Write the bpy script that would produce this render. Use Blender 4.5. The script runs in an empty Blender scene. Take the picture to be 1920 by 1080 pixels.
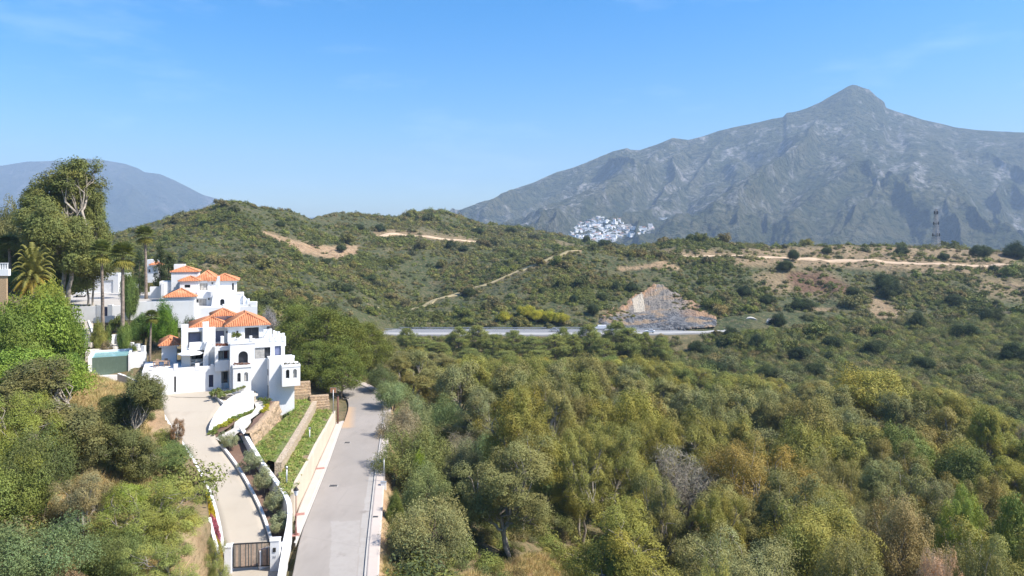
import bpy, math, random
import numpy as np
from mathutils import Vector, Matrix
from mathutils.bvhtree import BVHTree

R = math.radians
random.seed(7)
RNG = np.random.default_rng(7)
scene = bpy.context.scene
COL = scene.collection

# ---------------------------------------------------------------- camera
F, HX, HY = 1300.0, 960.0, 450.0          # focal length and eye level, in photo pixels (1920 wide)
cam_d = bpy.data.cameras.new("camera")
cam = bpy.data.objects.new("camera", cam_d)
COL.objects.link(cam)
cam.location = (0, 0, 0)
cam.rotation_euler = (R(90), 0, 0)
cam_d.sensor_width = 36.0
cam_d.lens = F / 1920 * 36.0
cam_d.shift_y = -(540 - HY) / 1920
cam_d.clip_start = 0.5
cam_d.clip_end = 40000
scene.camera = cam

# ---------------------------------------------------------------- sky, sun, exposure
SUN = Vector((0.62, -0.16, 0.77)).normalized()
world = bpy.data.worlds.new("World")
scene.world = world
world.use_nodes = True
wn = world.node_tree.nodes
wl = world.node_tree.links
wn.clear()
w_out = wn.new("ShaderNodeOutputWorld")
w_bg = wn.new("ShaderNodeBackground")
w_sky = wn.new("ShaderNodeTexSky")
w_sky.sky_type = 'NISHITA'
w_sky.sun_disc = False
w_sky.sun_elevation = math.asin(SUN.z)
w_sky.sun_rotation = math.atan2(SUN.x, SUN.y)
w_sky.altitude = 150
w_sky.air_density = 1.0
w_sky.dust_density = 1.7
w_sky.ozone_density = 2.5
w_hsv = wn.new("ShaderNodeHueSaturation")
w_hsv.inputs["Saturation"].default_value = 1.62
wl.new(w_sky.outputs[0], w_hsv.inputs["Color"])
w_tc = wn.new("ShaderNodeTexCoord"); w_mp = wn.new("ShaderNodeMapping"); w_mp.inputs["Scale"].default_value = (2.2, 2.2, 9.0); w_mp.inputs["Rotation"].default_value = (0, R(-24), 0)
w_no = wn.new("ShaderNodeTexNoise"); w_no.inputs["Scale"].default_value = 1.7; w_no.inputs["Detail"].default_value = 7; w_no.inputs["Roughness"].default_value = 0.62
w_mr = wn.new("ShaderNodeMapRange"); w_mr.inputs[1].default_value = 0.54; w_mr.inputs[2].default_value = 0.90; w_mr.inputs[4].default_value = 0.2
w_mx = wn.new("ShaderNodeMix"); w_mx.data_type = 'RGBA'; w_mx.inputs[7].default_value = (7.5, 8.2, 9.0, 1)
wl.new(w_tc.outputs["Generated"], w_mp.inputs[0]); wl.new(w_mp.outputs[0], w_no.inputs["Vector"]); wl.new(w_no.outputs["Fac"], w_mr.inputs[0]); wl.new(w_mr.outputs[0], w_mx.inputs[0])
wl.new(w_hsv.outputs[0], w_mx.inputs[6]); wl.new(w_mx.outputs[2], w_bg.inputs["Color"])
w_bg.inputs["Strength"].default_value = 0.132
wl.new(w_bg.outputs[0], w_out.inputs["Surface"])

sun_d = bpy.data.lights.new("sun", 'SUN')
sun_d.energy = 5.0
sun_d.angle = R(0.55)
sun_d.color = (1.0, 0.95, 0.87)
sun = bpy.data.objects.new("sun", sun_d)
COL.objects.link(sun)
sun.rotation_euler = SUN.to_track_quat('Z', 'Y').to_euler()

scene.view_settings.view_transform = 'Standard'
scene.view_settings.look = 'None'
scene.view_settings.gamma = 1.0
scene.view_settings.exposure = 0.86
scene.render.engine = 'CYCLES'
scene.cycles.max_bounces = 6
scene.cycles.diffuse_bounces = 3
scene.cycles.transparent_max_bounces = 8
scene.cycles.volume_bounces = 0
scene.cycles.use_denoising = True

# ---------------------------------------------------------------- tags and helpers
def tag(o, label=None, cat=None, group=None, kind=None):
    if label: o["label"] = label
    if cat: o["category"] = cat
    if group: o["group"] = group
    if kind: o["kind"] = kind
    return o

def P(px, py, Y):
    return Vector(((px - HX) / F * Y, Y, (HY - py) / F * Y))

def proj(p):
    return (HX + p[0] / p[1] * F, HY - p[2] / p[1] * F)

def empty(name, loc, rz=0.0, scale=(1, 1, 1)):
    o = bpy.data.objects.new(name, None)
    COL.objects.link(o)
    o.location = loc
    o.rotation_euler = (0, 0, rz)
    o.scale = scale
    o.empty_display_size = 0.3
    return o

def np_mesh(name, V, faces, mats=(), attrs=None, smooth=False, midx=None):
    """faces: (n,3) or (n,4) int array"""
    V = np.asarray(V, np.float32); faces = np.asarray(faces, np.int32)
    me = bpy.data.meshes.new(name)
    n, k = faces.shape
    me.vertices.add(len(V)); me.vertices.foreach_set("co", V.ravel())
    me.loops.add(n * k); me.loops.foreach_set("vertex_index", faces.ravel())
    me.polygons.add(n)
    me.polygons.foreach_set("loop_start", np.arange(0, n * k, k, dtype=np.int32))
    if smooth: me.polygons.foreach_set("use_smooth", np.ones(n, bool))
    for m in mats: me.materials.append(m)
    if midx is not None: me.polygons.foreach_set("material_index", np.asarray(midx, np.int32))
    for an, (dom, arr) in (attrs or {}).items():
        arr = np.asarray(arr, np.float32)
        if arr.ndim == 2:
            a = me.attributes.new(an, 'FLOAT_COLOR', dom)
            if arr.shape[1] == 3: arr = np.hstack([arr, np.ones((len(arr), 1), np.float32)])
            a.data.foreach_set("color", arr.ravel())
        else:
            a = me.attributes.new(an, 'FLOAT', dom)
            a.data.foreach_set("value", arr)
    me.update(calc_edges=True)
    me.validate()
    return me

def link(name, me, parent=None, loc=(0, 0, 0)):
    o = bpy.data.objects.new(name, me)
    COL.objects.link(o)
    o.location = loc
    if parent: o.parent = parent
    return o

def grid_faces(nr, nc):
    i = np.arange(nr - 1)[:, None] * nc + np.arange(nc - 1)[None, :]
    return np.stack([i, i + 1, i + nc + 1, i + nc], -1).reshape(-1, 4)

class MB:
    """collects polygons of one mesh"""
    def __init__(s): s.v = []; s.f = []; s.m = []; s.sm = []
    def poly(s, pts, mi=0, smooth=False):
        b = len(s.v); s.v += [tuple(p) for p in pts]; s.f.append(tuple(range(b, b + len(pts)))); s.m.append(mi); s.sm.append(smooth)
    def mesh_(s, pts, faces, mi=0, smooth=False):
        b = len(s.v); s.v += [tuple(p) for p in pts]
        for f in faces: s.f.append(tuple(b + i for i in f)); s.m.append(mi); s.sm.append(smooth)
    def box(s, x0, x1, y0, y1, z0, z1, mi=0, bev=0.0):
        p = [(x0, y0, z0), (x1, y0, z0), (x1, y1, z0), (x0, y1, z0), (x0, y0, z1), (x1, y0, z1), (x1, y1, z1), (x0, y1, z1)]
        s.mesh_(p, [(0, 3, 2, 1), (4, 5, 6, 7), (0, 1, 5, 4), (1, 2, 6, 5), (2, 3, 7, 6), (3, 0, 4, 7)], mi)
    def prism(s, poly, z0, z1, mi=0):
        n = len(poly)
        zt = z1 if hasattr(z1, '__len__') else [z1] * n
        zb = z0 if hasattr(z0, '__len__') else [z0] * n
        p = [(a[0], a[1], zb[i]) for i, a in enumerate(poly)] + [(a[0], a[1], zt[i]) for i, a in enumerate(poly)]
        fs = [tuple(range(n, 2 * n)), tuple(range(n - 1, -1, -1))] + [(i, (i + 1) % n, n + (i + 1) % n, n + i) for i in range(n)]
        s.mesh_(p, fs, mi)
    def tube(s, pts, rad, n=8, mi=0, cap=True, smooth=True):
        pts = [Vector(p) for p in pts]
        rad = rad if hasattr(rad, '__len__') else [rad] * len(pts)
        V = []; 
        for i, p in enumerate(pts):
            d = (pts[min(i + 1, len(pts) - 1)] - pts[max(i - 1, 0)]).normalized()
            a = d.cross(Vector((0.31, 0.95, 0.05))) if abs(d.y) < 0.9 else d.cross(Vector((1, 0, 0)))
            a.normalize(); b = d.cross(a)
            for k in range(n):
                t = 2 * math.pi * k / n
                V.append(p + (a * math.cos(t) + b * math.sin(t)) * rad[i])
        fs = []
        for i in range(len(pts) - 1):
            for k in range(n):
                fs.append((i * n + k, i * n + (k + 1) % n, (i + 1) * n + (k + 1) % n, (i + 1) * n + k))
        if cap:
            fs.append(tuple(range(n - 1, -1, -1))); fs.append(tuple((len(pts) - 1) * n + k for k in range(n)))
        s.mesh_(V, fs, mi, smooth)
    def lathe(s, c, prof, n=12, mi=0, smooth=True):
        V = []; c = Vector(c)
        for r, z in prof:
            for k in range(n):
                t = 2 * math.pi * k / n
                V.append((c.x + r * math.cos(t), c.y + r * math.sin(t), c.z + z))
        fs = []
        for i in range(len(prof) - 1):
            for k in range(n):
                fs.append((i * n + k, i * n + (k + 1) % n, (i + 1) * n + (k + 1) % n, (i + 1) * n + k))
        fs.append(tuple(range(n - 1, -1, -1))); fs.append(tuple((len(prof) - 1) * n + k for k in range(n)))
        s.mesh_(V, fs, mi, smooth)
    def build(s, name, mats, parent=None, loc=(0, 0, 0), rz=0.0):
        me = bpy.data.meshes.new(name)
        me.from_pydata(s.v, [], s.f)
        for m in (mats if isinstance(mats, (list, tuple)) else [mats]): me.materials.append(m)
        me.polygons.foreach_set("material_index", s.m)
        me.polygons.foreach_set("use_smooth", s.sm)
        me.update()
        o = link(name, me, parent, loc)
        o.rotation_euler = (0, 0, rz)
        return o

# ---------------------------------------------------------------- numpy noise
def _h(ix, iy, seed):
    n = (ix.astype(np.int64) * 374761393 + iy.astype(np.int64) * 668265263 + seed * 982451653) & 0xffffffff
    n = ((n ^ (n >> 13)) * 1274126177) & 0xffffffff
    return ((n ^ (n >> 16)) & 0xffff) / 65535.0

def vnoise(x, y, seed=0):
    ix, iy = np.floor(x), np.floor(y)
    fx, fy = x - ix, y - iy
    fx = fx * fx * fx * (fx * (fx * 6 - 15) + 10); fy = fy * fy * fy * (fy * (fy * 6 - 15) + 10)
    a, b = _h(ix, iy, seed), _h(ix + 1, iy, seed)
    c, d = _h(ix, iy + 1, seed), _h(ix + 1, iy + 1, seed)
    return (a * (1 - fx) + b * fx) * (1 - fy) + (c * (1 - fx) + d * fx) * fy

def fbm(x, y, oct=4, seed=0, gain=0.5):
    s = 0; a = 1; t = 0
    for i in range(oct):
        s = s + a * (vnoise(x, y, seed + i * 17) * 2 - 1); t += a; a *= gain
        x = x * 2.03 + 11.3; y = y * 2.03 + 5.7
    return s / t

def ridged(x, y, oct=4, seed=0, gain=0.55):
    s = 0; a = 1; t = 0
    for i in range(oct):
        n = 1 - np.abs(vnoise(x, y, seed + i * 31) * 2 - 1) * 1.0
        s = s + a * n * n; t += a; a *= gain
        x = x * 2.1 + 3.1; y = y * 2.1 + 7.9
    return s / t

def blur(A, k, axis):
    if k < 1: return A
    w = np.exp(-0.5 * (np.arange(-3 * k, 3 * k + 1) / k) ** 2); w /= w.sum()
    pad = [(0, 0)] * A.ndim; pad[axis] = (3 * k, 3 * k)
    B = np.pad(A, pad, mode='reflect', reflect_type='odd')
    return np.apply_along_axis(lambda v: np.convolve(v, w, 'valid'), axis, B)

def in_poly(px, py, poly):
    px = np.asarray(px); py = np.asarray(py)
    r = np.zeros(px.shape, bool)
    n = len(poly)
    for i in range(n):
        x0, y0 = poly[i][:2]; x1, y1 = poly[(i + 1) % n][:2]
        c = (y0 > py) != (y1 > py)
        with np.errstate(divide='ignore', invalid='ignore'):
            xi = (x1 - x0) * (py - y0) / (y1 - y0 if y1 != y0 else 1e-9) + x0
        r ^= c & (px < xi)
    return r

def dist_poly(px, py, poly, closed=True):
    d = np.full(np.shape(px), 1e9)
    n = len(poly)
    for i in range(n if closed else n - 1):
        x0, y0 = poly[i][:2]; x1, y1 = poly[(i + 1) % n][:2]
        L = (x1 - x0) ** 2 + (y1 - y0) ** 2 + 1e-9
        t = np.clip(((px - x0) * (x1 - x0) + (py - y0) * (y1 - y0)) / L, 0, 1)
        d = np.minimum(d, np.hypot(px - x0 - t * (x1 - x0), py - y0 - t * (y1 - y0)))
    return d

# ---------------------------------------------------------------- materials
def nmat(name):
    m = bpy.data.materials.new(name); m.use_nodes = True
    nt = m.node_tree
    b = nt.nodes["Principled BSDF"]
    b.inputs["Specular IOR Level"].default_value = 0.25
    return m, nt, b

def N(nt, t, **kw):
    n = nt.nodes.new(t)
    for k, v in kw.items():
        if k in n.inputs: n.inputs[k].default_value = v
        else: setattr(n, k, v)
    return n

def mixc(nt, fac, a, b, mode='MIX'):
    n = nt.nodes.new("ShaderNodeMix"); n.data_type = 'RGBA'; n.blend_type = mode
    for s, v in ((0, fac), (6, a), (7, b)):
        if isinstance(v, bpy.types.NodeSocket): nt.links.new(v, n.inputs[s])
        else: n.inputs[s].default_value = (*v, 1) if hasattr(v, '__len__') and len(v) == 3 else v
    return n.outputs[2]

def noise_fac(nt, scale, lo=0.4, hi=0.6, detail=4, co='Object', stretch=None, rough=0.55):
    tc = N(nt, "ShaderNodeTexCoord")
    src = tc.outputs[co]
    if stretch:
        mp = N(nt, "ShaderNodeMapping"); mp.inputs["Scale"].default_value = stretch
        nt.links.new(src, mp.inputs[0]); src = mp.outputs[0]
    n = N(nt, "ShaderNodeTexNoise", Scale=scale, Detail=detail, Roughness=rough)
    nt.links.new(src, n.inputs["Vector"])
    mr = N(nt, "ShaderNodeMapRange"); mr.interpolation_type = 'SMOOTHSTEP'
    mr.inputs[1].default_value = lo; mr.inputs[2].default_value = hi
    nt.links.new(n.outputs["Fac"], mr.inputs[0])
    return mr.outputs[0]

def bump(nt, b, src, strength=0.3, dist=0.05):
    bp = N(nt, "ShaderNodeBump", Strength=strength, Distance=dist)
    nt.links.new(src, bp.inputs["Height"])
    nt.links.new(bp.outputs[0], b.inputs["Normal"])

def simple(name, col, rough=0.7, var=0.12, scale=3.0, metal=0.0, bmp=0.0, spec=0.25):
    m, nt, b = nmat(name)
    b.inputs["Roughness"].default_value = rough; b.inputs["Metallic"].default_value = metal
    b.inputs["Specular IOR Level"].default_value = spec
    f = noise_fac(nt, scale, 0.3, 0.7, 5)
    c = mixc(nt, f, tuple(x * (1 - var) for x in col), tuple(min(1, x * (1 + var)) for x in col))
    nt.links.new(c, b.inputs["Base Color"])
    if bmp: bump(nt, b, noise_fac(nt, scale * 6, 0.2, 0.8), bmp, 0.03)
    return m

def stained(name, col, dirt, rough=0.8, scale=0.35, amt=0.35):
    """plaster or paving with broad patches, fine grain and a little streaky dirt"""
    m, nt, b = nmat(name)
    b.inputs["Roughness"].default_value = rough
    c = mixc(nt, noise_fac(nt, scale, 0.35, 0.7, 6), col, tuple(x * 0.93 for x in col))
    f = noise_fac(nt, scale * 2.2, 0.52, 0.75, 8, stretch=(1, 1, 0.35))
    mm = N(nt, "ShaderNodeMath", operation='MULTIPLY'); mm.inputs[1].default_value = amt
    nt.links.new(f, mm.inputs[0])
    c = mixc(nt, mm.outputs[0], c, dirt)
    g = noise_fac(nt, 14, 0.3, 0.7, 3)
    c = mixc(nt, g, c, mixc(nt, 0.06, c, (0.1, 0.09, 0.08)))
    nt.links.new(c, b.inputs["Base Color"])
    bump(nt, b, g, 0.15, 0.02)
    return m

def leaf_mat(name, instancer=False, tr=0.17, bark=False):
    m, nt, b = nmat(name)
    b.inputs["Roughness"].default_value = 0.6
    b.inputs["Specular IOR Level"].default_value = 0.18
    if instancer:
        a = N(nt, "ShaderNodeAttribute", attribute_type='INSTANCER', attribute_name="col"); base = a.outputs["Color"]
    else:
        a = N(nt, "ShaderNodeObjectInfo"); base = a.outputs["Color"]
    t = N(nt, "ShaderNodeAttribute", attribute_type='GEOMETRY', attribute_name="tint")
    c = mixc(nt, 1.0, mixc(nt, 1.0, base, (1.34, 1.32, 1.15), 'MULTIPLY'), t.outputs["Color"], 'MULTIPLY')
    nt.links.new(c, b.inputs["Base Color"])
    tl = N(nt, "ShaderNodeBsdfTranslucent")
    c2 = mixc(nt, 1.0, c, (1.15, 1.15, 0.6), 'MULTIPLY')
    nt.links.new(c2, tl.inputs["Color"])
    mx = N(nt, "ShaderNodeMixShader"); mx.inputs[0].default_value = tr
    out = nt.nodes["Material Output"]
    nt.links.new(b.outputs[0], mx.inputs[1]); nt.links.new(tl.outputs[0], mx.inputs[2])
    nt.links.new(mx.outputs[0], out.inputs["Surface"])
    return m

M = {}
M['white'] = stained("white_render", (0.74, 0.74, 0.735), (0.5, 0.47, 0.42), 0.85, 0.3, 0.16)
M['white2'] = stained("white_wall_paint", (0.70, 0.70, 0.69), (0.42, 0.39, 0.34), 0.85, 0.3, 0.3)
M['cream'] = stained("cream_render", (0.56, 0.47, 0.36), (0.75, 0.66, 0.52), 0.9, 0.25, 0.5)
M['concrete'] = stained("drive_concrete", (0.42, 0.37, 0.30), (0.33, 0.28, 0.22), 0.85, 0.12, 0.45)
M['paving'] = stained("pale_paving", (0.6, 0.55, 0.48), (0.45, 0.4, 0.33), 0.85, 0.5, 0.3)
M['sidewalk'] = stained("pink_pavement", (0.50, 0.43, 0.375), (0.40, 0.35, 0.30), 0.85, 0.4, 0.4)
M['kerb'] = stained("kerb_stone", (0.45, 0.42, 0.38), (0.3, 0.27, 0.23), 0.9, 0.6, 0.4)
M['tactile'] = simple("red_paver", (0.33, 0.17, 0.14), 0.8, 0.2, 8)
M['glass'] = simple("dark_glass", (0.028, 0.032, 0.04), 0.08, 0.3, 0.8, spec=0.5)
M['blind'] = simple("blue_grey_blind", (0.15, 0.17, 0.27), 0.35, 0.1, 1.5, spec=0.4)
M['curtain'] = simple("curtain_cloth", (0.42, 0.40, 0.37), 0.9, 0.2, 3)
M['frame'] = simple("dark_frame", (0.045, 0.045, 0.05), 0.5, 0.2, 6)
M['navy'] = simple("navy_door", (0.03, 0.035, 0.07), 0.4, 0.2, 4)
M['reddoor'] = simple("dark_red_door", (0.09, 0.02, 0.02), 0.5, 0.2, 4)
M['metal'] = simple("galvanised_metal", (0.45, 0.46, 0.47), 0.45, 0.15, 5, metal=0.6)
M['darkmetal'] = simple("dark_painted_metal", (0.03, 0.028, 0.028), 0.45, 0.2, 6)
M['brownmetal'] = simple("brown_painted_metal", (0.16, 0.07, 0.055), 0.5, 0.2, 6)
M['wood'] = simple("slat_wood", (0.34, 0.23, 0.16), 0.7, 0.25, 4)
M['bark'] = simple("grey_bark", (0.17, 0.135, 0.105), 0.9, 0.35, 2.5, bmp=0.4)
M['palebark'] = simple("pale_bark", (0.30, 0.26, 0.21), 0.85, 0.35, 2.0, bmp=0.3)
M['twig'] = simple("dead_twigs", (0.27, 0.225, 0.195), 0.9, 0.25, 2.0)
M['palmtrunk'] = simple("palm_trunk", (0.24, 0.19, 0.15), 0.9, 0.3, 3.0, bmp=0.4)
M['soil'] = stained("brown_soil", (0.17, 0.105, 0.075), (0.28, 0.19, 0.13), 0.95, 0.8, 0.7)
M['steel'] = simple("lattice_steel", (0.33, 0.32, 0.32), 0.6, 0.2, 1.0)
M['pot'] = simple("dark_planter", (0.05, 0.048, 0.05), 0.6, 0.2, 5)
M['canvas'] = simple("white_canvas", (0.72, 0.72, 0.72), 0.9, 0.06, 3)
M['carwhite'] = simple("white_car_paint", (0.72, 0.72, 0.73), 0.25, 0.03, 2, spec=0.5)
M['carsilver'] = simple("silver_car_paint", (0.36, 0.38, 0.41), 0.3, 0.05, 2, metal=0.4, spec=0.5)
M['cardark'] = simple("dark_car_paint", (0.03, 0.03, 0.035), 0.3, 0.1, 2, spec=0.5)
M['tyre'] = simple("tyre_rubber", (0.02, 0.02, 0.02), 0.9, 0.1, 8)
M['lamp'] = simple("headlight_glass", (0.7, 0.72, 0.75), 0.15, 0.05, 8, spec=0.5)
M['orange'] = simple("rusty_orange", (0.42, 0.20, 0.10), 0.7, 0.25, 5)
M['leaf'] = leaf_mat("leaves")
M['scrubleaf'] = leaf_mat("scrub_leaves", True, 0.15)

def tile_mat():
    m, nt, b = nmat("terracotta_tile")
    b.inputs["Roughness"].default_value = 0.8
    c = mixc(nt, noise_fac(nt, 2.5, 0.3, 0.7, 5), (0.45, 0.165, 0.075), (0.55, 0.25, 0.125))
    c = mixc(nt, noise_fac(nt, 9, 0.55, 0.8, 2), c, (0.33, 0.11, 0.06))
    c = mixc(nt, noise_fac(nt, 0.5, 0.5, 0.8, 4), c, (0.62, 0.36, 0.21))
    nt.links.new(c, b.inputs["Base Color"])
    return m
M['tile'] = tile_mat()
M['village'] = simple('village_whitewash', (0.88, 0.87, 0.85), .9, .04, .2)

def stone_mat(name, cols, scale, mortar=(0.36, 0.27, 0.18)):
    m, nt, b = nmat(name)
    b.inputs["Roughness"].default_value = 0.9
    tc = N(nt, "ShaderNodeTexCoord")
    vo = N(nt, "ShaderNodeTexVoronoi", Scale=scale); nt.links.new(tc.outputs["Object"], vo.inputs["Vector"])
    vd = N(nt, "ShaderNodeTexVoronoi", Scale=scale, feature='DISTANCE_TO_EDGE'); nt.links.new(tc.outputs["Object"], vd.inputs["Vector"])
    sp = N(nt, "ShaderNodeSeparateColor"); nt.links.new(vo.outputs["Color"], sp.inputs[0])
    c = mixc(nt, sp.outputs[0], cols[0], cols[1])
    c = mixc(nt, noise_fac(nt, scale * 1.5, 0.4, 0.7, 5), c, cols[2])
    mr = N(nt, "ShaderNodeMapRange"); mr.inputs[1].default_value = 0.0; mr.inputs[2].default_value = 0.09
    nt.links.new(vd.outputs["Distance"], mr.inputs[0])
    c = mixc(nt, mr.outputs[0], mortar, c)
    nt.links.new(c, b.inputs["Base Color"])
    bump(nt, b, mr.outputs[0], 0.8, 0.08)
    return m
M['stone'] = stone_mat("rubble_stone", [(0.50, 0.36, 0.22), (0.38, 0.27, 0.17), (0.30, 0.22, 0.15)], 2.2)
M['stone2'] = stone_mat("pale_rubble", [(0.55, 0.45, 0.32), (0.42, 0.32, 0.22), (0.36, 0.30, 0.24)], 2.6, (0.48, 0.36, 0.22))
# ================================================================ ROADS AND PLATFORMS (plan, metres)
ZR = -27.0
def on(px, py, z): 
    Y = F * -z / (py - HY)
    return ((px - HX) / F * Y, Y, z)
def Zd(Y): return min(max(-27.3 + (Y - 61) * 0.1676, -27.6), -21.55)
def ond(px, py):
    Y = 37.52 / ((py - HY) / F + 0.1676)
    if Y > 95.3: Y = 21.55 * F / (py - HY)
    return ((px - HX) / F * Y, Y, (HY - py) / F * Y)

KERB_L = [(-14.0, 30), (-15.6, 42), (-17.4, 55.7), (-19.2, 61.5), (-19.8, 66.5), (-21.2, 77), (-22.4, 85.6), (-24.0, 96), (-25.0, 103), (-25.9, 110), (-27.2, 116), (-29.5, 122), (-34.5, 129), (-42, 135)]
KERB_R = [(-6.5, 30), (-9.4, 42), (-11.9, 55.7), (-13.1, 62.7), (-14.7, 73), (-15.9, 80), (-16.6, 85.6), (-18.2, 96), (-19.2, 103), (-20.4, 111), (-22.4, 118.5), (-25.6, 125.5), (-30, 132), (-38, 140)]
WALK_R = [(-5.3, 30), (-8.2, 42), (-10.7, 55.7), (-11.9, 62.7), (-13.5, 73), (-14.7, 80), (-15.4, 85.6), (-17.0, 96), (-18.0, 103), (-19.2, 111), (-21.3, 119.2), (-24.7, 126.6), (-29.3, 133.2), (-37.3, 141.5)]
WALL_BASE = [(-17.9, 57), (-19.4, 62.2), (-20.6, 65), (-21.5, 69.7), (-22.4, 77), (-23.3, 83), (-24.6, 93), (-25.9, 102)]

DRIVE_L = [ond(*p) for p in [(436, 1072), (421, 1030), (416, 990), (402, 935), (378, 885), (347, 838), (319, 800), (301, 768), (290, 739)]]
DRIVE_R = [ond(*p) for p in [(509, 1066), (506, 1018), (495, 975), (470, 922), (441, 872), (413, 838), (396, 806), (409, 778), (440, 752)]]
GATE_FRONT = [(-23.6, 52.5, -27.5), (-18.4, 52.0, -27.2)]


def wpx(px, pt, pb, Y): p = P(px, pt, Y); return (p.x, p.y, P(px, pb, Y).z, p.z)
CW = [(-21.0, 66.8), (-21.5, 69.7), (-22.4, 77), (-23.3, 83), (-24.6, 93), (-25.9, 102)]
CZ = np.interp([c[1] for c in CW], [66.8, 70, 83, 93, 102], [-24.4, -24.2, -24.45, -24.75, -25.1])
T1a = [(x - .38, y, z - .12) for (x, y), z in zip(CW, CZ)]
ST = [(-24.5, 72.6, -24.3), (-25.8, 82, -24.5), (-27.6, 93, -24.8), (-29.3, 103, -25.0)]
RW = [wpx(466, 812, 846, 81), wpx(484, 797, 832, 84), wpx(501, 778, 812, 88.5), wpx(512, 762, 798, 92.5), wpx(520, 752, 788, 95.5)]
BW = [(-32.8, 84, -24.6, -22.6), (-27.6, 75.5, -25.6, -23.7), (-24.5, 71, -26.6, -24.15), (-21.9, 67, -27.3, -24.4), (-20.75, 64.9, -27.4, -24.7), (-20.0, 62.5, -27.5, -25.2), (-19.3, 59, -27.6, -25.7)]
CWL = [(394, 806, 812, 84.1), (397, 790, 807, 85.2), (411, 768, 798, 87.2), (425, 752, 791, 89), (436, 742, 784, 90.3), (455, 737, 777, 91.8), (474, 733, 771, 93.2)]
ST2 = [(x - .3, y, z + 1.0) for x, y, z in ST]
BED_L = [(x + .12, y, z - .12) for x, y, z in DRIVE_R[1:6]][::-1]
BED_R = [(x - .1, y, min(zb + 1.5, Zd(y) - .05)) for x, y, zb, zt in BW]
T1b = [(-22.6, 68.3, -24.3)] + ST
T2b = [(-27.8, 76.5, -23.9), (RW[0][0] + .5, RW[0][1], RW[0][2] + .55), (RW[2][0] + .5, RW[2][1], RW[2][2] + .5), (-31.2, 97, -24.35), (-33.8, 106, -24.0)]
PATH_L = [P(404, 822, 82.6), P(420, 812, 84), P(438, 803, 85.5), P(440, 792, 87), P(452, 783, 88.8), P(472, 775, 90.6), P(480, 764, 93), P(474, 750, 97)]
PATH_R = [P(424, 834, 80.6), P(445, 812, 82.8), P(463, 802, 84.2), P(471, 792, 86.2), P(470, 786, 87.4), P(484, 776, 89.6), P(497, 764, 92.6), P(492, 748, 97)]
def strip_pts(A, B, m=60, n=14):
    A, B = np.array([tuple(p) for p in A], float), np.array([tuple(p) for p in B], float)
    def rs(L): s = np.concatenate([[0], np.cumsum(np.hypot(*np.diff(L[:, :2], axis=0).T))]); q = np.linspace(0, s[-1], m); return np.stack([np.interp(q, s, L[:, k]) for k in range(3)], 1)
    x, y = rs(A), rs(B); return np.stack([x * (1 - t) + y * t for t in np.linspace(0, 1, n)], 1).reshape(-1, 3)
ROCK_L = [P(447, 816, 82.3), P(466, 803, 84), P(474, 792, 86), P(474, 787, 87.2), P(487, 777, 89.6), P(500, 764, 92.8), P(496, 749, 96.5)]
ROCK_R = [Vector((p[0] - .3, p[1], p[3] - .05)) for p in (RW[0], RW[0], RW[1], RW[1], RW[2], RW[3], RW[4])]
CLOUD = np.vstack([strip_pts(T1a, T1b), strip_pts(ST2, T2b), strip_pts(BED_L, BED_R), strip_pts(PATH_L, PATH_R), strip_pts(ROCK_L, ROCK_R),
    strip_pts([P(px, pb + 3, Y) for px, pt, pb, Y in CWL], PATH_L), strip_pts(DRIVE_L, DRIVE_R),
    strip_pts([(p[0], p[1], -21.6) for p in (DRIVE_L[8], (-50, 97), (-54, 99))], [(-36.5, 95.5, -21.6), (-37, 99, -21.6), (-40, 103, -21.6)])])

def gz_line(px, Y):
    if Y <= 104: return -(np.interp(px, [140, 172, 240, 290], [694, 706, 726, 748]) - HY) / F * Y
    return np.interp(Y, [104, 106, 110, 121, 124, 128, 132], [-20.2, -19.5, -18.6, -18.4, -17.3, -15.8, -14.9])
CLOUD2 = np.array([((px - HX) / F * Y, Y, gz_line(px, Y)) for Y in np.arange(84, 132.5, .9) for px in np.arange(150 if Y < 108 else 140, 300 if Y < 104 else 268, 9)])
CLOUD = np.vstack([CLOUD, CLOUD2])

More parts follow.
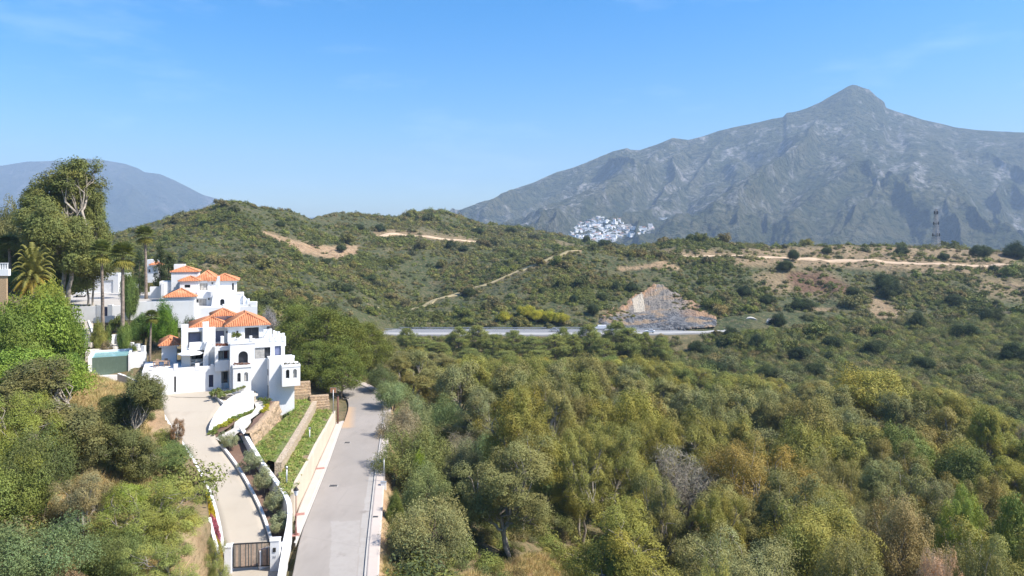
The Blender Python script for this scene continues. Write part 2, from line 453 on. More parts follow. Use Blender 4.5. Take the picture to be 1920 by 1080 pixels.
# ================================================================ NEAR GROUND
CP = [(-5, 50, -27.6), (5, 50, -30), (20, 50, -38), (45, 50, -43), (-7.5, 62, -27.6), (-8.5, 75, -28.5), (2, 75, -34), (15, 80, -43), (50, 80, -47), (100, 80, -45),
      (-12.5, 100, -29), (0, 100, -37), (15, 110, -46), (60, 120, -49), (120, 110, -47), (-15, 125, -31), (-5, 130, -39), (20, 150, -48), (80, 160, -50), (150, 150, -47),
      (-25, 150, -30), (-20, 165, -35), (10, 200, -48), (80, 210, -49), (160, 200, -47), (220, 200, -42), (-30, 200, -34), (-20, 240, -40), (20, 250, -50), (100, 250, -49),
      (180, 250, -45), (-60, 300, -43.5), (-90, 300, -40), (0, 288, -41.5), (60, 288, -42.5), (0, 274, -49), (60, 274, -50), (-35, 262, -46), (120, 300, -46), (200, 300, -40), (-60, 275, -43),
      (0, 25, -27), (-10, 30, -27), (30, 25, -34), (70, 30, -40), (-17, 40, -27), (-30, 45, -22), (-45, 45, -18), (-60, 60, -13),
      (-28.6, 47, -22.5), (-33, 45, -19.5), (-45.8, 62, -17), (-55, 75, -11.5), (-70, 95, -7.5), (-57, 85, -14), (-54, 92, -19.4), (-50, 95, -21.4), (-52, 100, -21.2), (-60, 101, -20.4), (-47, 91, -22.3), (-63, 104, -19.5), (-66, 100, -17), (-44, 75, -22), (-37, 66, -23.2), (-57.5, 98, -20.6),  (-29.5, 58, -25.3),
      (-88, 145, -12.8), (-70, 140, -14.5), (-100, 120, -6), (-120, 100, 0), (-130, 150, -5), (-148, 200, 2), (-64, 118, -18.8), (-66, 124, -15.5),
      (-60, 140, -15.5), (-122, 240, -26), (-140, 240, -21), (-81, 240, -30.5), (-64, 260, -35), (-67, 200, -25), (-36, 120, -25), (-45, 128, -22), (-50, 160, -24), (-40, 180, -29),
      (-24.0, 74, -24.4), (-26.5, 92, -24.9), (-28.5, 103, -25), (-27.3, 80, -23.8), (-31, 96, -24.6), (-33, 106, -23.6), (-30, 84, -23.2), (-29, 112, -25.2),
      (200, 40, -44), (330, 60, -40), (360, 200, -34), (330, 320, -30), (-200, 30, 6), (-300, 60, 14), (-350, 200, 14), (-330, 330, 2), (-200, 320, -10), (60, 18, -34), (-90, 30, -8)]
CP = np.array(CP, float)

def tps_fit(pts, vals, lam=0.02):
    n = len(pts); d = np.hypot(*(pts[:, None, :] - pts[None]).transpose(2, 0, 1))
    K = d * d * np.log(d + 1e-9); K[np.arange(n), np.arange(n)] = lam * 100
    Pm = np.hstack([np.ones((n, 1)), pts])
    A = np.block([[K, Pm], [Pm.T, np.zeros((3, 3))]])
    w = np.linalg.solve(A, np.concatenate([vals, np.zeros(3)]))
    return w
def tps_eval(w, pts, q):
    out = np.zeros(len(q)); n = len(pts)
    for i in range(0, len(q), 20000):
        qq = q[i:i + 20000]
        d = np.hypot(qq[:, None, 0] - pts[None, :, 0], qq[:, None, 1] - pts[None, :, 1])
        out[i:i + 20000] = (d * d * np.log(d + 1e-9)) @ w[:n] + w[n] + qq @ w[n + 1:]
    return out
S_ = 60.0
TW = tps_fit(CP[:, :2] / S_, CP[:, 2])

MW = [(-75, 306), (-40, 305), (0, 304.5), (40, 305), (72, 308), (110, 318), (135, 330)]
def off(line, d):
    L = np.array(line, float); t = np.gradient(L, axis=0); t /= np.hypot(*t.T)[:, None]
    return [tuple(p) for p in L + np.stack([-t[:, 1], t[:, 0]], 1) * d]
ZM = -40.3
def zip_poly(a, b): return list(a) + list(reversed(b))
ROAD_POLY = zip_poly([(x - 0.2, y) for x, y in WALL_BASE[:1]] + [(-19.5, 61.5)] + WALL_BASE[2:] + KERB_L[8:], WALK_R)
ROAD_POLY = [(-14.5, 28)] + ROAD_POLY + [(-4, 28)]
DRIVE_POLY = zip_poly(DRIVE_L, DRIVE_R)

def flat_z(q, poly3):
    pts = np.array(poly3, float)
    d = np.hypot(q[:, None, 0] - pts[None, :, 0], q[:, None, 1] - pts[None, :, 1]) + 0.3
    w = 1 / d ** 2.5
    return (w * pts[None, :, 2]).sum(1) / w.sum(1)

PLAZA_X = [ond(*p)[:2] + (-21.55,) for p in [(291, 741), (345, 776), (397, 803)]] + [(-39.5, 95, -21.55), (-36.5, 97, -21.55), (-37, 102, -21.55), (-44, 101, -21.55), (-52, 97.5, -21.55)]
FLATS = [([(x, y, ZR) for x, y in ROAD_POLY], 0.25, 1.2), 
         ([(-19.4, 62, -27.2), (-25, 61, -27.5), (-24.5, 50, -27.6), (-15.5, 50, -27.2)], 0.3, 0.8),
         ([(-96, 138, -12.8), (-72, 133, -12.8), (-70, 150, -12.8), (-84, 172, -12.6), (-104, 168, -12.6)], 0.2, 4),
         ([(x, y, ZM) for x, y in zip_poly(off(MW, -10), off(MW, 12))], .6, 14),
         ([(-68.5, 118, -18.3), (-52, 112, -18.3), (-51, 106, -18.3), (-60, 103, -18.3), (-68, 108, -18.3)], 1.2, 2.0)]

NC, NR = 460, 300
uu = np.linspace(-1.25, 1.15, NC); YY = np.exp(np.linspace(math.log(16), math.log(345), NR))
UX, UY = np.meshgrid(uu, YY); GX = (UX * UY).ravel(); GY = UY.ravel()
Q = np.stack([GX, GY], 1)
GZ = tps_eval(TW, CP[:, :2] / S_, Q / S_)
rough = np.ones(len(Q))
base_n = fbm(GX / 9, GY / 9, 4, 3) * 0.9 + fbm(GX / 2.3, GY / 2.3, 3, 9) * 0.25
GZ = GZ + base_n * np.clip(dist_poly(GX, GY, KERB_L, False) / 25, 0.15, 1)
for poly, dep, bl in FLATS:
    d = np.where(in_poly(GX, GY, poly), 0.0, dist_poly(GX, GY, poly))
    near = d < bl
    if not near.any(): continue
    t = np.clip(d[near] / bl, 0, 1); t = t * t * (3 - 2 * t)
    GZ[near] = (flat_z(Q[near], poly) - dep) * (1 - t) + GZ[near] * t
nr_ = np.flatnonzero((GX > -86) & (GX < -15) & (GY > 50) & (GY < 134))
for i0 in range(0, len(nr_), 2000):
    ii = nr_[i0:i0 + 2000]; d2 = (GX[ii, None] - CLOUD[None, :, 0]) ** 2 + (GY[ii, None] - CLOUD[None, :, 1]) ** 2; j = d2.argmin(1); dm = np.sqrt(d2[np.arange(len(ii)), j])
    k = dm < 1.3; GZ[ii[k]] = np.minimum(GZ[ii[k]], CLOUD[j[k], 2] - .45)
bare = np.clip(fbm(GX / 14, GY / 14, 4, 41) * 1.5 + 0.35, 0, 1)
# dry bank on the left, and the dusty verge along the right pavement
PXg, PYg = HX + GX / GY * F, HY - GZ / GY * F
def soft_poly(px, py, poly, w): 
    return np.where(in_poly(px, py, poly), 1.0, np.clip(1 - dist_poly(px, py, poly) / w, 0, 1))
dry = np.maximum.reduce([
    np.clip(1 - dist_poly(GX, GY, WALK_R, False) / 5.0, 0, 1) ** 0.6,
    soft_poly(GX, GY, [(-62, 100), (-55, 101), (-40, 76), (-33, 62), (-24, 50), (-28, 40), (-40, 60)], 6),
    soft_poly(GX, GY, [(-9, 48), (4, 52), (14, 66), (10, 80), (-2, 62)], 6)])
gmat, nt, b_ = nmat("ground_soil")
b_.inputs["Roughness"].default_value = 0.95
at = N(nt, "ShaderNodeAttribute", attribute_name="dry")
c = mixc(nt, noise_fac(nt, 0.35, 0.35, 0.65, 6), (0.085, 0.075, 0.035), (0.17, 0.13, 0.07))
c = mixc(nt, noise_fac(nt, 1.6, 0.45, 0.7, 5), c, (0.06, 0.068, 0.025))
c2 = mixc(nt, noise_fac(nt, 0.5, 0.35, 0.65, 6), (0.40, 0.29, 0.165), (0.33, 0.21, 0.12))
c2 = mixc(nt, noise_fac(nt, 2.2, 0.5, 0.7, 5), c2, (0.24, 0.17, 0.09))
ad = N(nt, "ShaderNodeMath", operation='MULTIPLY'); nt.links.new(at.outputs["Fac"], ad.inputs[0]); ad.inputs[1].default_value = 1.0
c = mixc(nt, ad.outputs[0], c, c2)
nt.links.new(c, b_.inputs["Base Color"])
bump(nt, b_, noise_fac(nt, 1.8, 0.2, 0.8, 6), 0.6, 0.25)
near_V = np.stack([GX, GY, GZ], 1)
ground = link("ground", np_mesh("ground", near_V, grid_faces(NR, NC), [gmat], {"dry": ('POINT', dry)}, True))
tag(ground, "dry valley floor and bank around the road and villas", kind="structure")
GB = BVHTree.FromPolygons([tuple(v) for v in near_V], [tuple(int(i) for i in f) for f in grid_faces(NR, NC)])

# ================================================================ HILLS (columns of stations, each distance and photo height)
HC = {
 -250: [(220,470),(260,465),(300,450),(320,452),(350,445),(400,435),(430,434),(520,425)],
 0:    [(230,520),(270,500),(300,480),(320,482),(350,468),(400,450),(430,446),(500,430)],
 200:  [(240,565),(290,530),(330,500),(345,498),(380,480),(420,462),(430,458),(470,445)],
 300:  [(240,595),(290,545),(330,510),(345,502),(380,470),(420,445),(435,438),(480,413)],
 380:  [(240,600),(290,550),(330,512),(345,505),(390,462),(430,425),(445,412),(490,389)],
 450:  [(240,605),(290,555),(330,515),(345,508),(390,465),(430,420),(450,402),(490,374)],
 490:  [(240,608),(290,560),(330,522),(345,515),(390,472),(430,432),(455,415),(498,390)],
 530:  [(240,610),(290,565),(330,530),(345,522),(390,480),(430,445),(460,426),(505,398)],
 550:  [(242,612),(292,568),(333,535),(348,527),(395,486),(440,450),(470,430),(515,397)],
 580:  [(245,615),(295,572),(335,540),(350,530),(400,490),(450,455),(490,436),(540,410)],
 610:  [(252,618),(300,577),(338,548),(352,538),(405,495),(450,465),(495,444),(600,402)],
 650:  [(260,620),(305,582),(340,555),(355,545),(410,500),(450,474),(500,450),(650,397)],
 690:  [(298,621),(318,590),(348,568),(365,566),(415,515),(470,472),(540,443),(665,402)],
 740:  [(312,617),(328,596),(355,582),(375,588),(420,530),(490,470),(570,437),(680,409)],
 780:  [(312,617),(332,595),(362,571),(385,580),(425,535),(495,466),(570,441),(688,400)],
 812:  [(312,617),(337,595),(370,560),(395,572),(430,540),(500,462),(570,445),(690,393)],
 850:  [(312,617),(344,585),(382,545),(406,557),(440,525),(510,463),(585,452),(695,405)],
 900:  [(310,617),(350,575),(395,530),(418,542),(450,510),(520,466),(600,459),(700,417)],
 980:  [(312,616),(355,560),(410,494),(435,504),(470,484),(540,464),(620,457),(720,423)],
 1040: [(312,616),(358,560),(420,479),(447,488),(485,478),(550,466),(620,461),(720,436)],
 1080: [(312,616),(360,560),(430,470),(460,476),(500,472),(560,468),(620,464),(720,451)],
 1150: [(312,616),(360,565),(425,490),(445,478),(460,472),(475,470),(520,469),(700,462)],
 1200: [(310,618),(355,570),(410,505),(432,485),(450,474),(465,471),(490,470),(560,459)],
 1260: [(306,622),(345,575),(390,525),(420,495),(440,482),(455,475),(465,472),(510,446)],
 1345: [(290,640),(335,585),(390,525),(420,500),(440,487),(455,478),(465,475),(510,445)],
 1380: [(285,648),(332,588),(388,530),(417,502),(437,488),(453,479),(463,476),(513,460)],
 1480: [(275,660),(325,600),(385,545),(415,512),(440,494),(458,484),(468,481),(520,462)],
 1600: [(265,685),(320,610),(380,555),(410,522),(440,500),(460,489),(470,486),(530,460)],
 1750: [(250,705),(310,625),(370,565),(405,530),(435,508),(455,498),(465,495),(540,462)],
 1840: [(245,712),(305,632),(365,572),(402,538),(432,514),(452,504),(463,501),(530,474)],
 1920: [(240,720),(300,640),(360,580),(400,545),(430,520),(450,510),(462,506),(520,478)],
 2200: [(230,740),(290,660),(350,600),(390,560),(420,535),(440,522),(452,517),(520,485)],
 2600: [(225,750),(285,670),(345,610),(385,570),(415,545),(438,530),(450,524),(520,492)]}
hpx = np.array(sorted(HC))
NST = 10
Hs = np.zeros((len(hpx), NST, 2))
for i, k in enumerate(hpx):
    c = HC[k]
    Y0, p0 = c[0]; z0 = (HY - p0) / F * Y0
    Hs[i, 0] = (Y0 - 16, z0 - 9)
    for j, (y, p) in enumerate(c): Hs[i, j + 1] = (y, (HY - p) / F * y)
    Hs[i, 9] = (2900, -70)
NCH = 1050
SUB = [8, 22, 30, 12, 26, 34, 14, 30, 24]
hx = np.linspace(-250, 2600, NCH)
Hc = np.stack([[np.interp(hx, hpx, Hs[:, j, k]) for k in range(2)] for j in range(NST)])   # st,2,cols
rows = []; tt = []
for j in range(NST - 1):
    for q in range(SUB[j]):
        t = q / SUB[j]
        if j == NST - 2: t = t ** 2.2
        rows.append(Hc[j] * (1 - t) + Hc[j + 1] * t); tt.append(j + t)
rows.append(Hc[-1]); tt.append(NST - 1.0)
HGr = np.stack(rows); tt = np.array(tt)        # rows,2,cols
HYr, HZr = HGr[:, 0, :], HGr[:, 1, :]
HZr = blur(blur(HZr, 3, 0), 5, 1); HYr = blur(HYr, 5, 1)
HXr = (hx[None, :] - HX) / F * HYr
amp = np.clip((HYr - 240) / 120, 0.25, 1.0) * np.clip((3200 - HYr) / 2000, 0.2, 1)
HZr = HZr + amp * ((ridged(HXr / 70 + fbm(HXr / 50, HYr / 50, 3, 4) * .6, HYr / 95, 3, 77) - 0.5) * 5.5 + fbm(HXr / 14, HYr / 14, 4, 5) * 1.1 + fbm(HXr / 3.2, HYr / 3.2, 2, 8) * 0.35)
HVx = np.stack([HXr, HYr, HZr], -1)
hp_x = HX + HXr / HYr * F; hp_y = HY - HZr / HYr * F
TT = np.repeat(tt[:, None], NCH, 1)
# bare earth: worked slopes, scrapes and dry patches
wob = fbm(HXr / 9, HYr / 9, 4, 21) * 7
def hp(poly, w): return soft_poly(hp_x + wob, hp_y + wob * .6, poly, w)
hbare = np.maximum.reduce([
    hp([(495,436),(530,447),(545,452),(570,456),(600,463),(630,466),(668,462),(664,472),(640,484),(600,477),(565,470),(545,458)], 7) * (TT < 8),
    hp([(1160,503),(1215,497),(1240,488),(1262,497),(1275,503),(1230,500),(1165,507)], 4) * .8,
    hp([(1420,520),(1500,512),(1560,520),(1590,545),(1540,550),(1450,540)], 16) * .55,
    hp([(1640,560),(1690,590),(1685,625),(1640,610)], 14) * .7,
    hp([(1825,525),(1920,530),(1920,560),(1850,548)], 16) * .45,
    hp([(500,590),(540,585),(550,612),(510,616)], 12) * .5,
    hp([(1380,492),(1600,500),(1900,515),(1900,470),(1600,465),(1390,468)], 10) * .62,
    np.exp(-((TT - 3.0) / 0.1) ** 2) * ((hp_x > 690) & (hp_x < 1090)) * .8,
    np.exp(-((TT - 7.0) / 0.35) ** 2) * ((hp_x > 1040)) * .75,
    np.exp(-((TT - 7.0) / 0.2) ** 2) * ((hp_x > 700) & (hp_x < 920)) * .6,
    np.clip(fbm(HXr / 22, HYr / 22, 5, 61) * 2.4 - 0.75, 0, .75) * np.where(hp_x > 1240, .9, .55)])
reds = np.maximum(hp([(1480,518),(1530,512),(1590,535),(1600,550),(1500,545)], 10), hp([(490,432),(540,400),(560,420)], 14) * .0)
hmat, nt, b_ = nmat("hill_scrub_soil")
b_.inputs["Roughness"].default_value = 0.95
ab = N(nt, "ShaderNodeAttribute", attribute_name="bare"); ar = N(nt, "ShaderNodeAttribute", attribute_name="reds")
g = mixc(nt, noise_fac(nt, 0.035, 0.35, 0.65, 6), (0.062, 0.072, 0.026), (0.088, 0.084, 0.036))
g = mixc(nt, noise_fac(nt, 0.16, 0.42, 0.62, 6), g, (0.042, 0.055, 0.021))
g = mixc(nt, noise_fac(nt, 0.5, 0.50, 0.66, 5), g, (0.115, 0.10, 0.05))
e = mixc(nt, noise_fac(nt, 0.2, 0.35, 0.65, 6), (0.36, 0.25, 0.15), (0.27, 0.175, 0.10))
e = mixc(nt, noise_fac(nt, 0.6, 0.5, 0.7, 5), e, (0.16, 0.13, 0.07))
e = mixc(nt, ar.outputs["Fac"], e, (0.17, 0.075, 0.055))
g = mixc(nt, ab.outputs["Fac"], g, e)
nt.links.new(g, b_.inputs["Base Color"])
bump(nt, b_, noise_fac(nt, 0.35, 0.2, 0.8, 7), 0.7, 1.6)
hf = grid_faces(len(tt), NCH)
hills = link("hills", np_mesh("hills", HVx.reshape(-1, 3), hf, [hmat], {"bare": ('POINT', hbare.ravel()), "reds": ('POINT', reds.ravel())}, True))
tag(hills, "scrub covered hills beyond the motorway", kind="structure")
HB = BVHTree.FromPolygons([tuple(v) for v in HVx.reshape(-1, 3)], [tuple(int(i) for i in f) for f in hf])

def ground_z(x, y):
    z = -1e9
    for T in (GB, HB):
        h = T.ray_cast(Vector((x, y, 500)), Vector((0, 0, -1)))
        if h[0] is not None: z = max(z, h[0].z)
    return z if z > -1e8 else -45.0

def hit(px, py):
    """where the sight line through a photo pixel meets the land"""
    d = P(px, py, 1.0).normalized(); best = None
    for T in (GB, HB):
        h = T.ray_cast(Vector((0, 0, 0)), d)
        if h[0] is not None and (best is None or h[3] < best[1]): best = (h[0], h[3])
    return best[0] if best else None

def ribbon(name, left, right, z, mat, label, thick=0.25, zfun=None, sub=4, nw=7, attr=None):
    """a sheet between two plan lines, with a skirt so that it has thickness"""
    def res(L):
        L = np.array([p[:2] for p in L], float); s = np.concatenate([[0], np.cumsum(np.hypot(*np.diff(L, axis=0).T))]); return L, s / s[-1]
    (A, sa), (B, sb) = res(left), res(right)
    ts = np.linspace(0, 1, max(len(A), len(B)) * sub)
    def sm(Lx, s): return np.stack([blur(np.interp(ts, s, Lx[:, k]), max(1, sub // 2), 0) for k in (0, 1)], 1)
    a, bb = sm(A, sa), sm(B, sb)
    V = np.zeros((len(ts), nw + 2, 3))
    for j in range(nw):
        f = j / (nw - 1); V[:, j + 1, :2] = a * (1 - f) + bb * f
    V[:, 0] = V[:, 1]; V[:, -1] = V[:, -2]
    if zfun: V[:, :, 2] = np.array([[zfun(*V[i, j, :2]) for j in range(nw + 2)] for i in range(len(ts))])
    else: V[:, :, 2] = z
    V[:, 0, 2] -= thick; V[:, -1, 2] -= thick
    o = link(name, np_mesh(name, V.reshape(-1, 3), grid_faces(len(ts), nw + 2)[:, ::-1], [mat], attr(V.reshape(-1, 3), nw + 2) if attr else None))
    tag(o, label, kind="structure")
    return o

# road surface: worn asphalt with patches laid in the surface
rm, nt, b_ = nmat("worn_asphalt")
b_.inputs["Roughness"].default_value = 0.85
c = mixc(nt, noise_fac(nt, 0.12, 0.35, 0.65, 6), (0.275, 0.245, 0.213), (0.315, 0.28, 0.245))
c = mixc(nt, noise_fac(nt, 0.5, 0.45, 0.8, 7, stretch=(1.6, .5, 1)), c, (0.26, 0.23, 0.2))
c = mixc(nt, noise_fac(nt, 20, 0.3, 0.7, 2), c, mixc(nt, 0.10, c, (0.1, 0.1, 0.1)))
nt.links.new(c, b_.inputs["Base Color"])
bump(nt, b_, noise_fac(nt, 25, 0.3, 0.7, 2), 0.15, 0.02)
def on_road(px, py): return on(px, py, ZR)[:2]
def road_attr(V, n):
    X, Y = V[:, 0], V[:, 1]; w = fbm(X / 1.5, Y / 1.5, 2, 3) * .06
    p1 = in_poly(X + w, Y + w, [on_road(*p) for p in [(617, 1140), (621, 978), (676, 975), (664, 1140)]]) * .55
    p2 = in_poly(X + w, Y + w, [on_road(*p) for p in [(666, 1140), (678, 975), (691, 900), (699, 850), (706, 850), (701, 905), (692, 985), (680, 1140)]]) * .8
    f = (np.arange(len(V)) % n) / n; wear = np.exp(-((f - .28) / .07) ** 2) + np.exp(-((f - .72) / .07) ** 2)
    dust = soft_poly(X, Y, [on_road(*p) for p in [(640, 800), (648, 765), (655, 765), (652, 800)]], 1.2)
    return {"patch": ('POINT', np.maximum(p1, p2)), "wear": ('POINT', wear), "dust": ('POINT', dust)}
ap = N(nt, "ShaderNodeAttribute", attribute_name="patch"); aw = N(nt, "ShaderNodeAttribute", attribute_name="wear"); adu = N(nt, "ShaderNodeAttribute", attribute_name="dust")
wm = N(nt, "ShaderNodeMath", operation='MULTIPLY'); nt.links.new(aw.outputs["Fac"], wm.inputs[0]); nt.links.new(noise_fac(nt, .35, .3, .7, 5), wm.inputs[1])
wm2 = N(nt, "ShaderNodeMath", operation='MULTIPLY'); nt.links.new(wm.outputs[0], wm2.inputs[0]); wm2.inputs[1].default_value = .45
c = mixc(nt, wm2.outputs[0], c, (0.27, 0.24, 0.21))
c = mixc(nt, ap.outputs["Fac"], c, mixc(nt, noise_fac(nt, 1.5, .4, .7, 5), (0.36, 0.335, 0.305), (0.32, 0.295, 0.265)))
c = mixc(nt, noise_fac(nt, .28, .63, .72, 6), c, (0.24, 0.21, 0.185))
c = mixc(nt, adu.outputs["Fac"], c, (0.42, 0.29, 0.18))
tcv = N(nt, "ShaderNodeTexCoord"); vc = N(nt, "ShaderNodeTexVoronoi", Scale=.1, feature='DISTANCE_TO_EDGE'); nt.links.new(tcv.outputs["Object"], vc.inputs["Vector"])
mrc = N(nt, "ShaderNodeMapRange"); mrc.inputs[1].default_value = 0.0; mrc.inputs[2].default_value = 0.006; mrc.inputs[3].default_value = .22; mrc.inputs[4].default_value = 0.0
nt.links.new(vc.outputs["Distance"], mrc.inputs[0])
c = mixc(nt, mrc.outputs[0], c, (0.16, 0.145, 0.13))
nt.links.new(c, b_.inputs["Base Color"])
ribbon("road", KERB_L, KERB_R, ZR, rm, "worn grey road running past the villas", sub=26, nw=61, attr=road_attr)
ribbon("pavement_right", [(x + .16, y) for x, y in KERB_R], WALK_R, ZR + 0.14, M['sidewalk'], "pale pavement on the valley side of the road", 0.4)
ribbon("kerb_right", KERB_R, [(x + .16, y) for x, y in KERB_R], ZR + 0.136, M['kerb'], "stone kerb of the valley side pavement", 0.4)
ribbon("pavement_left", WALL_BASE[1:], [(x - .16, y) for x, y in [(-19.15, 61.5), (-19.8, 66.5), (-21.2, 77), (-22.4, 85.6), (-24.0, 96), (-25.0, 103)]], ZR + 0.14, M['sidewalk'], "pale pink pavement below the cream wall", 0.4)
ribbon("kerb_left", [(x - .16, y) for x, y in KERB_L[3:9]], KERB_L[3:9], ZR + 0.136, M['kerb'], "stone kerb of the villa side pavement", 0.4)

def dz(x, y): return Zd(y) 
ribbon("driveway", DRIVE_L, DRIVE_R, 0, M['concrete'], "sand coloured concrete drive climbing to the villa", 0.5, dz, 6)
mb = MB(); mb.prism([(-24.3, 51), (-17.0, 50.5), (-18.9, 57.5), (-19.9, 60.8), (-24.1, 58.4)], [-27.9] * 5, [-27.3, -27.05, -27.1, -27.3, -27.45])
tag(mb.build("gate_apron", M['concrete']), "concrete apron outside the slatted gate", kind="structure")

# ================================================================ MOTORWAY
mwm = stained("motorway_asphalt", (0.19, 0.19, 0.195), (0.26, 0.26, 0.26), 0.85, 0.08, 0.5)
ribbon("motorway", off(MW, -9.6), off(MW, 9.6)[::1], ZM, mwm, "grey motorway crossing below the hills", 2.5)
ribbon("motorway_shoulder", off(MW, -9.4), off(MW, -3.2), ZM + 0.05, stained("pale_shoulder", (0.36, 0.35, 0.33), (0.28, 0.27, 0.25), 0.9, 0.1, 0.3), "pale concrete hard shoulder of the motorway", 0.1)
for d in (-1.2, 2.6, 6.2):
    ribbon("lane_marking", off(MW, d), off(MW, d + 0.2), ZM + 0.02, M['white2'], "white painted lane line of the motorway", 0.01)
def guard(name, line, z, label):
    root = empty(name, (line[0][0], line[0][1], z)); tag(root, label, "guard rail")
    L = np.array(line); s = np.concatenate([[0], np.cumsum(np.hypot(*np.diff(L, axis=0).T))])
    q = np.arange(0, s[-1], 2.0); X = np.interp(q, s, L[:, 0]); Y_ = np.interp(q, s, L[:, 1])
    b0 = Vector((line[0][0], line[0][1], z)); mb = MB()
    for i in range(len(q) - 1):
        a = Vector((X[i], Y_[i], z)) - b0; c = Vector((X[i + 1], Y_[i + 1], z)) - b0
        for z0, z1, o in ((.45, .6, 0), (.6, .68, .06), (.68, .82, 0)):
            mb.poly([a + Vector((0, o, z0)), c + Vector((0, o, z0)), c + Vector((0, o, z1)), a + Vector((0, o, z1))])
    mb.build("rail", M['metal'], root)
    mb = MB()
    for i in range(0, len(q), 2):
        a = Vector((X[i], Y_[i], z)) - b0; mb.box(a.x - .06, a.x + .06, a.y + .05, a.y + .17, 0, .8)
    o = mb.build("support_posts", M['metal'], root); o["kind"] = "stuff"
guard("guard_rail", off(MW, 3.9), ZM, "grey steel guard rail between the motorway carriageways")
guard("guard_rail", off(MW, 9.2), ZM, "grey steel guard rail at the foot of the scrub hill")

# ================================================================ DIRT TRACKS
trm = stained("pale_dirt_track", (0.50, 0.37, 0.25), (0.36, 0.26, 0.17), 0.95, 0.05, 0.5)
def track(name, t0, cols, halfw, label, mat=trm, jit=0.0, lift=0.35):
    ta = t0(hx[cols]) if callable(t0) else np.full(len(cols), t0)
    Yc = np.array([np.interp(t_, tt, HYr[:, c]) for t_, c in zip(ta, cols)])
    Xc = (hx[cols] - HX) / F * Yc
    Yc = blur(Yc, 3, 0); Xc = (hx[cols] - HX) / F * Yc
    Lp = np.stack([Xc, Yc], 1); t = np.gradient(Lp, axis=0); t /= np.hypot(*t.T)[:, None]; nrm = np.stack([-t[:, 1], t[:, 0]], 1)
    hw = halfw * (1 + jit * fbm(Xc / 6, Yc / 6, 3, 3))
    V = []
    for k in np.linspace(-1, 1, 9):
        q = Lp + nrm * (hw * k)[:, None]
        V.append([(x, y, ground_z(x, y) + (lift if abs(k) < .95 else -.4)) for x, y in q])
    V = np.array(V).transpose(1, 0, 2).copy()
    ed = V[:, [0, -1], 2].copy()
    V[:, :, 2] = blur(V[:, :, 2], 2, 0); V[:, 1:-1, 2] = np.maximum(V[:, 1:-1, 2], V[:, 1:-1, 2].mean(1, keepdims=True)); V[:, [0, -1], 2] = np.minimum(ed, V[:, [0, -1], 2])
    tag(link(name, np_mesh(name, V.reshape(-1, 3), grid_faces(len(V), 9), [mat], None, True)), label, kind="structure")
cidx = lambda a, b, s=1: np.arange(np.searchsorted(hx, a), np.searchsorted(hx, b), s)
track("dirt_track", lambda x: np.interp(x, [1085, 1100, 1240, 1340], [4.2, 5.6, 6.0, 7.0]), cidx(1085, 2100), 3.0, "pale dirt track along the ridge below the mountain", jit=.25)
track("dirt_track", 7.0, cidx(712, 905), 2.6, "pale dirt track curving round the wooded hilltop", jit=.4)
fbm_mat = stained("dry_firebreak", (0.33, 0.27, 0.145), (0.13, 0.12, 0.055), 0.95, 0.12, 0.9)
track("firebreak", 3.0, cidx(700, 1082), 2.8, "dry grass firebreak descending the spur to the motorway", fbm_mat, jit=.8, lift=.25)

# ================================================================ ROCK CUTTING above the motorway
qx = np.linspace(1120, 1350, 200)
top = np.interp(qx, [1120, 1128, 1150, 1174, 1183, 1190, 1202, 1214, 1228, 1243, 1258, 1275, 1288, 1300, 1318, 1335, 1350], [602, 592, 581, 570, 556, 551, 547, 539, 531, 531, 541, 545, 552, 563, 570, 586, 600])
bot = np.interp(qx, [1120, 1150, 1165, 1230, 1270, 1300, 1350], [606, 612, 621, 623, 621, 614, 610])
bench = np.interp(qx, [1120, 1155, 1200, 1250, 1290, 1315, 1350], [590, 592, 586, 583, 581, 584, 598])
rows = []
nv = 90
top = top + fbm(qx / 9, qx * 0, 4, 77) * 5
bench = bench + fbm(qx / 14, qx * 0 + 3, 3, 78) * 3
for i in range(nv):
    v = i / (nv - 1)
    py = np.where(v < .42, bot + (bench - bot) * v / .42, bench + (top - bench) * (v - .42) / .58)
    Yh = []
    for x_, y_ in zip(qx, py):
        h = HB.ray_cast(Vector((0, 0, 0)), P(x_, y_, 1).normalized()); Yh.append(min(max(h[0].y, 313), 420) if h[0] is not None else 313)
    Yh = np.array(Yh) - 1.6
    rows.append(np.stack([qx, py, Yh + 0 * qx], -1))
G = np.array(rows); G[..., 2] = blur(blur(G[..., 2], 2, 0), 2, 1)
xx = (G[..., 0] - HX) / F * G[..., 2]; zz = (HY - G[..., 1]) / F * G[..., 2]
vv = np.linspace(0, 1, nv)[:, None] * np.ones((1, 200))
edge = np.minimum.reduce([(G[..., 0] - 1120) / 12, (1350 - G[..., 0]) / 12, (1 - vv) * 10]).clip(0, 1)
dy = -.6 - ridged(xx / 6 + zz * .12, zz / 11, 4, 15) * 2.2 * (.4 + .6 * (vv < .45)) - fbm(xx / 1.3, zz / 1.3, 3, 19) * .8 - ridged(xx / 2.2 + zz * .2, zz / 14, 3, 29) * 1.6 * (vv < .45)
slab = in_poly(G[..., 0], G[..., 1], [(1184, 560), (1204, 548), (1208, 583), (1188, 586)])
dy = np.where(slab, -2.4, dy)
yy = G[..., 2] + dy * edge + (1 - edge) * 4.5
Vq = np.stack([xx, yy, zz], -1)
orange_m = np.clip(1.3 - dist_poly(G[..., 0] + fbm(xx / 3, zz / 3, 3, 6) * 9, G[..., 1] + fbm(xx / 2, zz / 2, 3, 8) * 6, [(1125, 592), (1150, 580), (1182, 566), (1205, 545), (1222, 534)], False) / 9, 0, 1) * (vv > .36)
orange_m = np.maximum(orange_m, np.clip((G[..., 0] - 1268) / 40, 0, 1) * (vv > .3) * .75)
orange_m[slab] = 0
qm, nt, b_ = nmat("cut_rock")
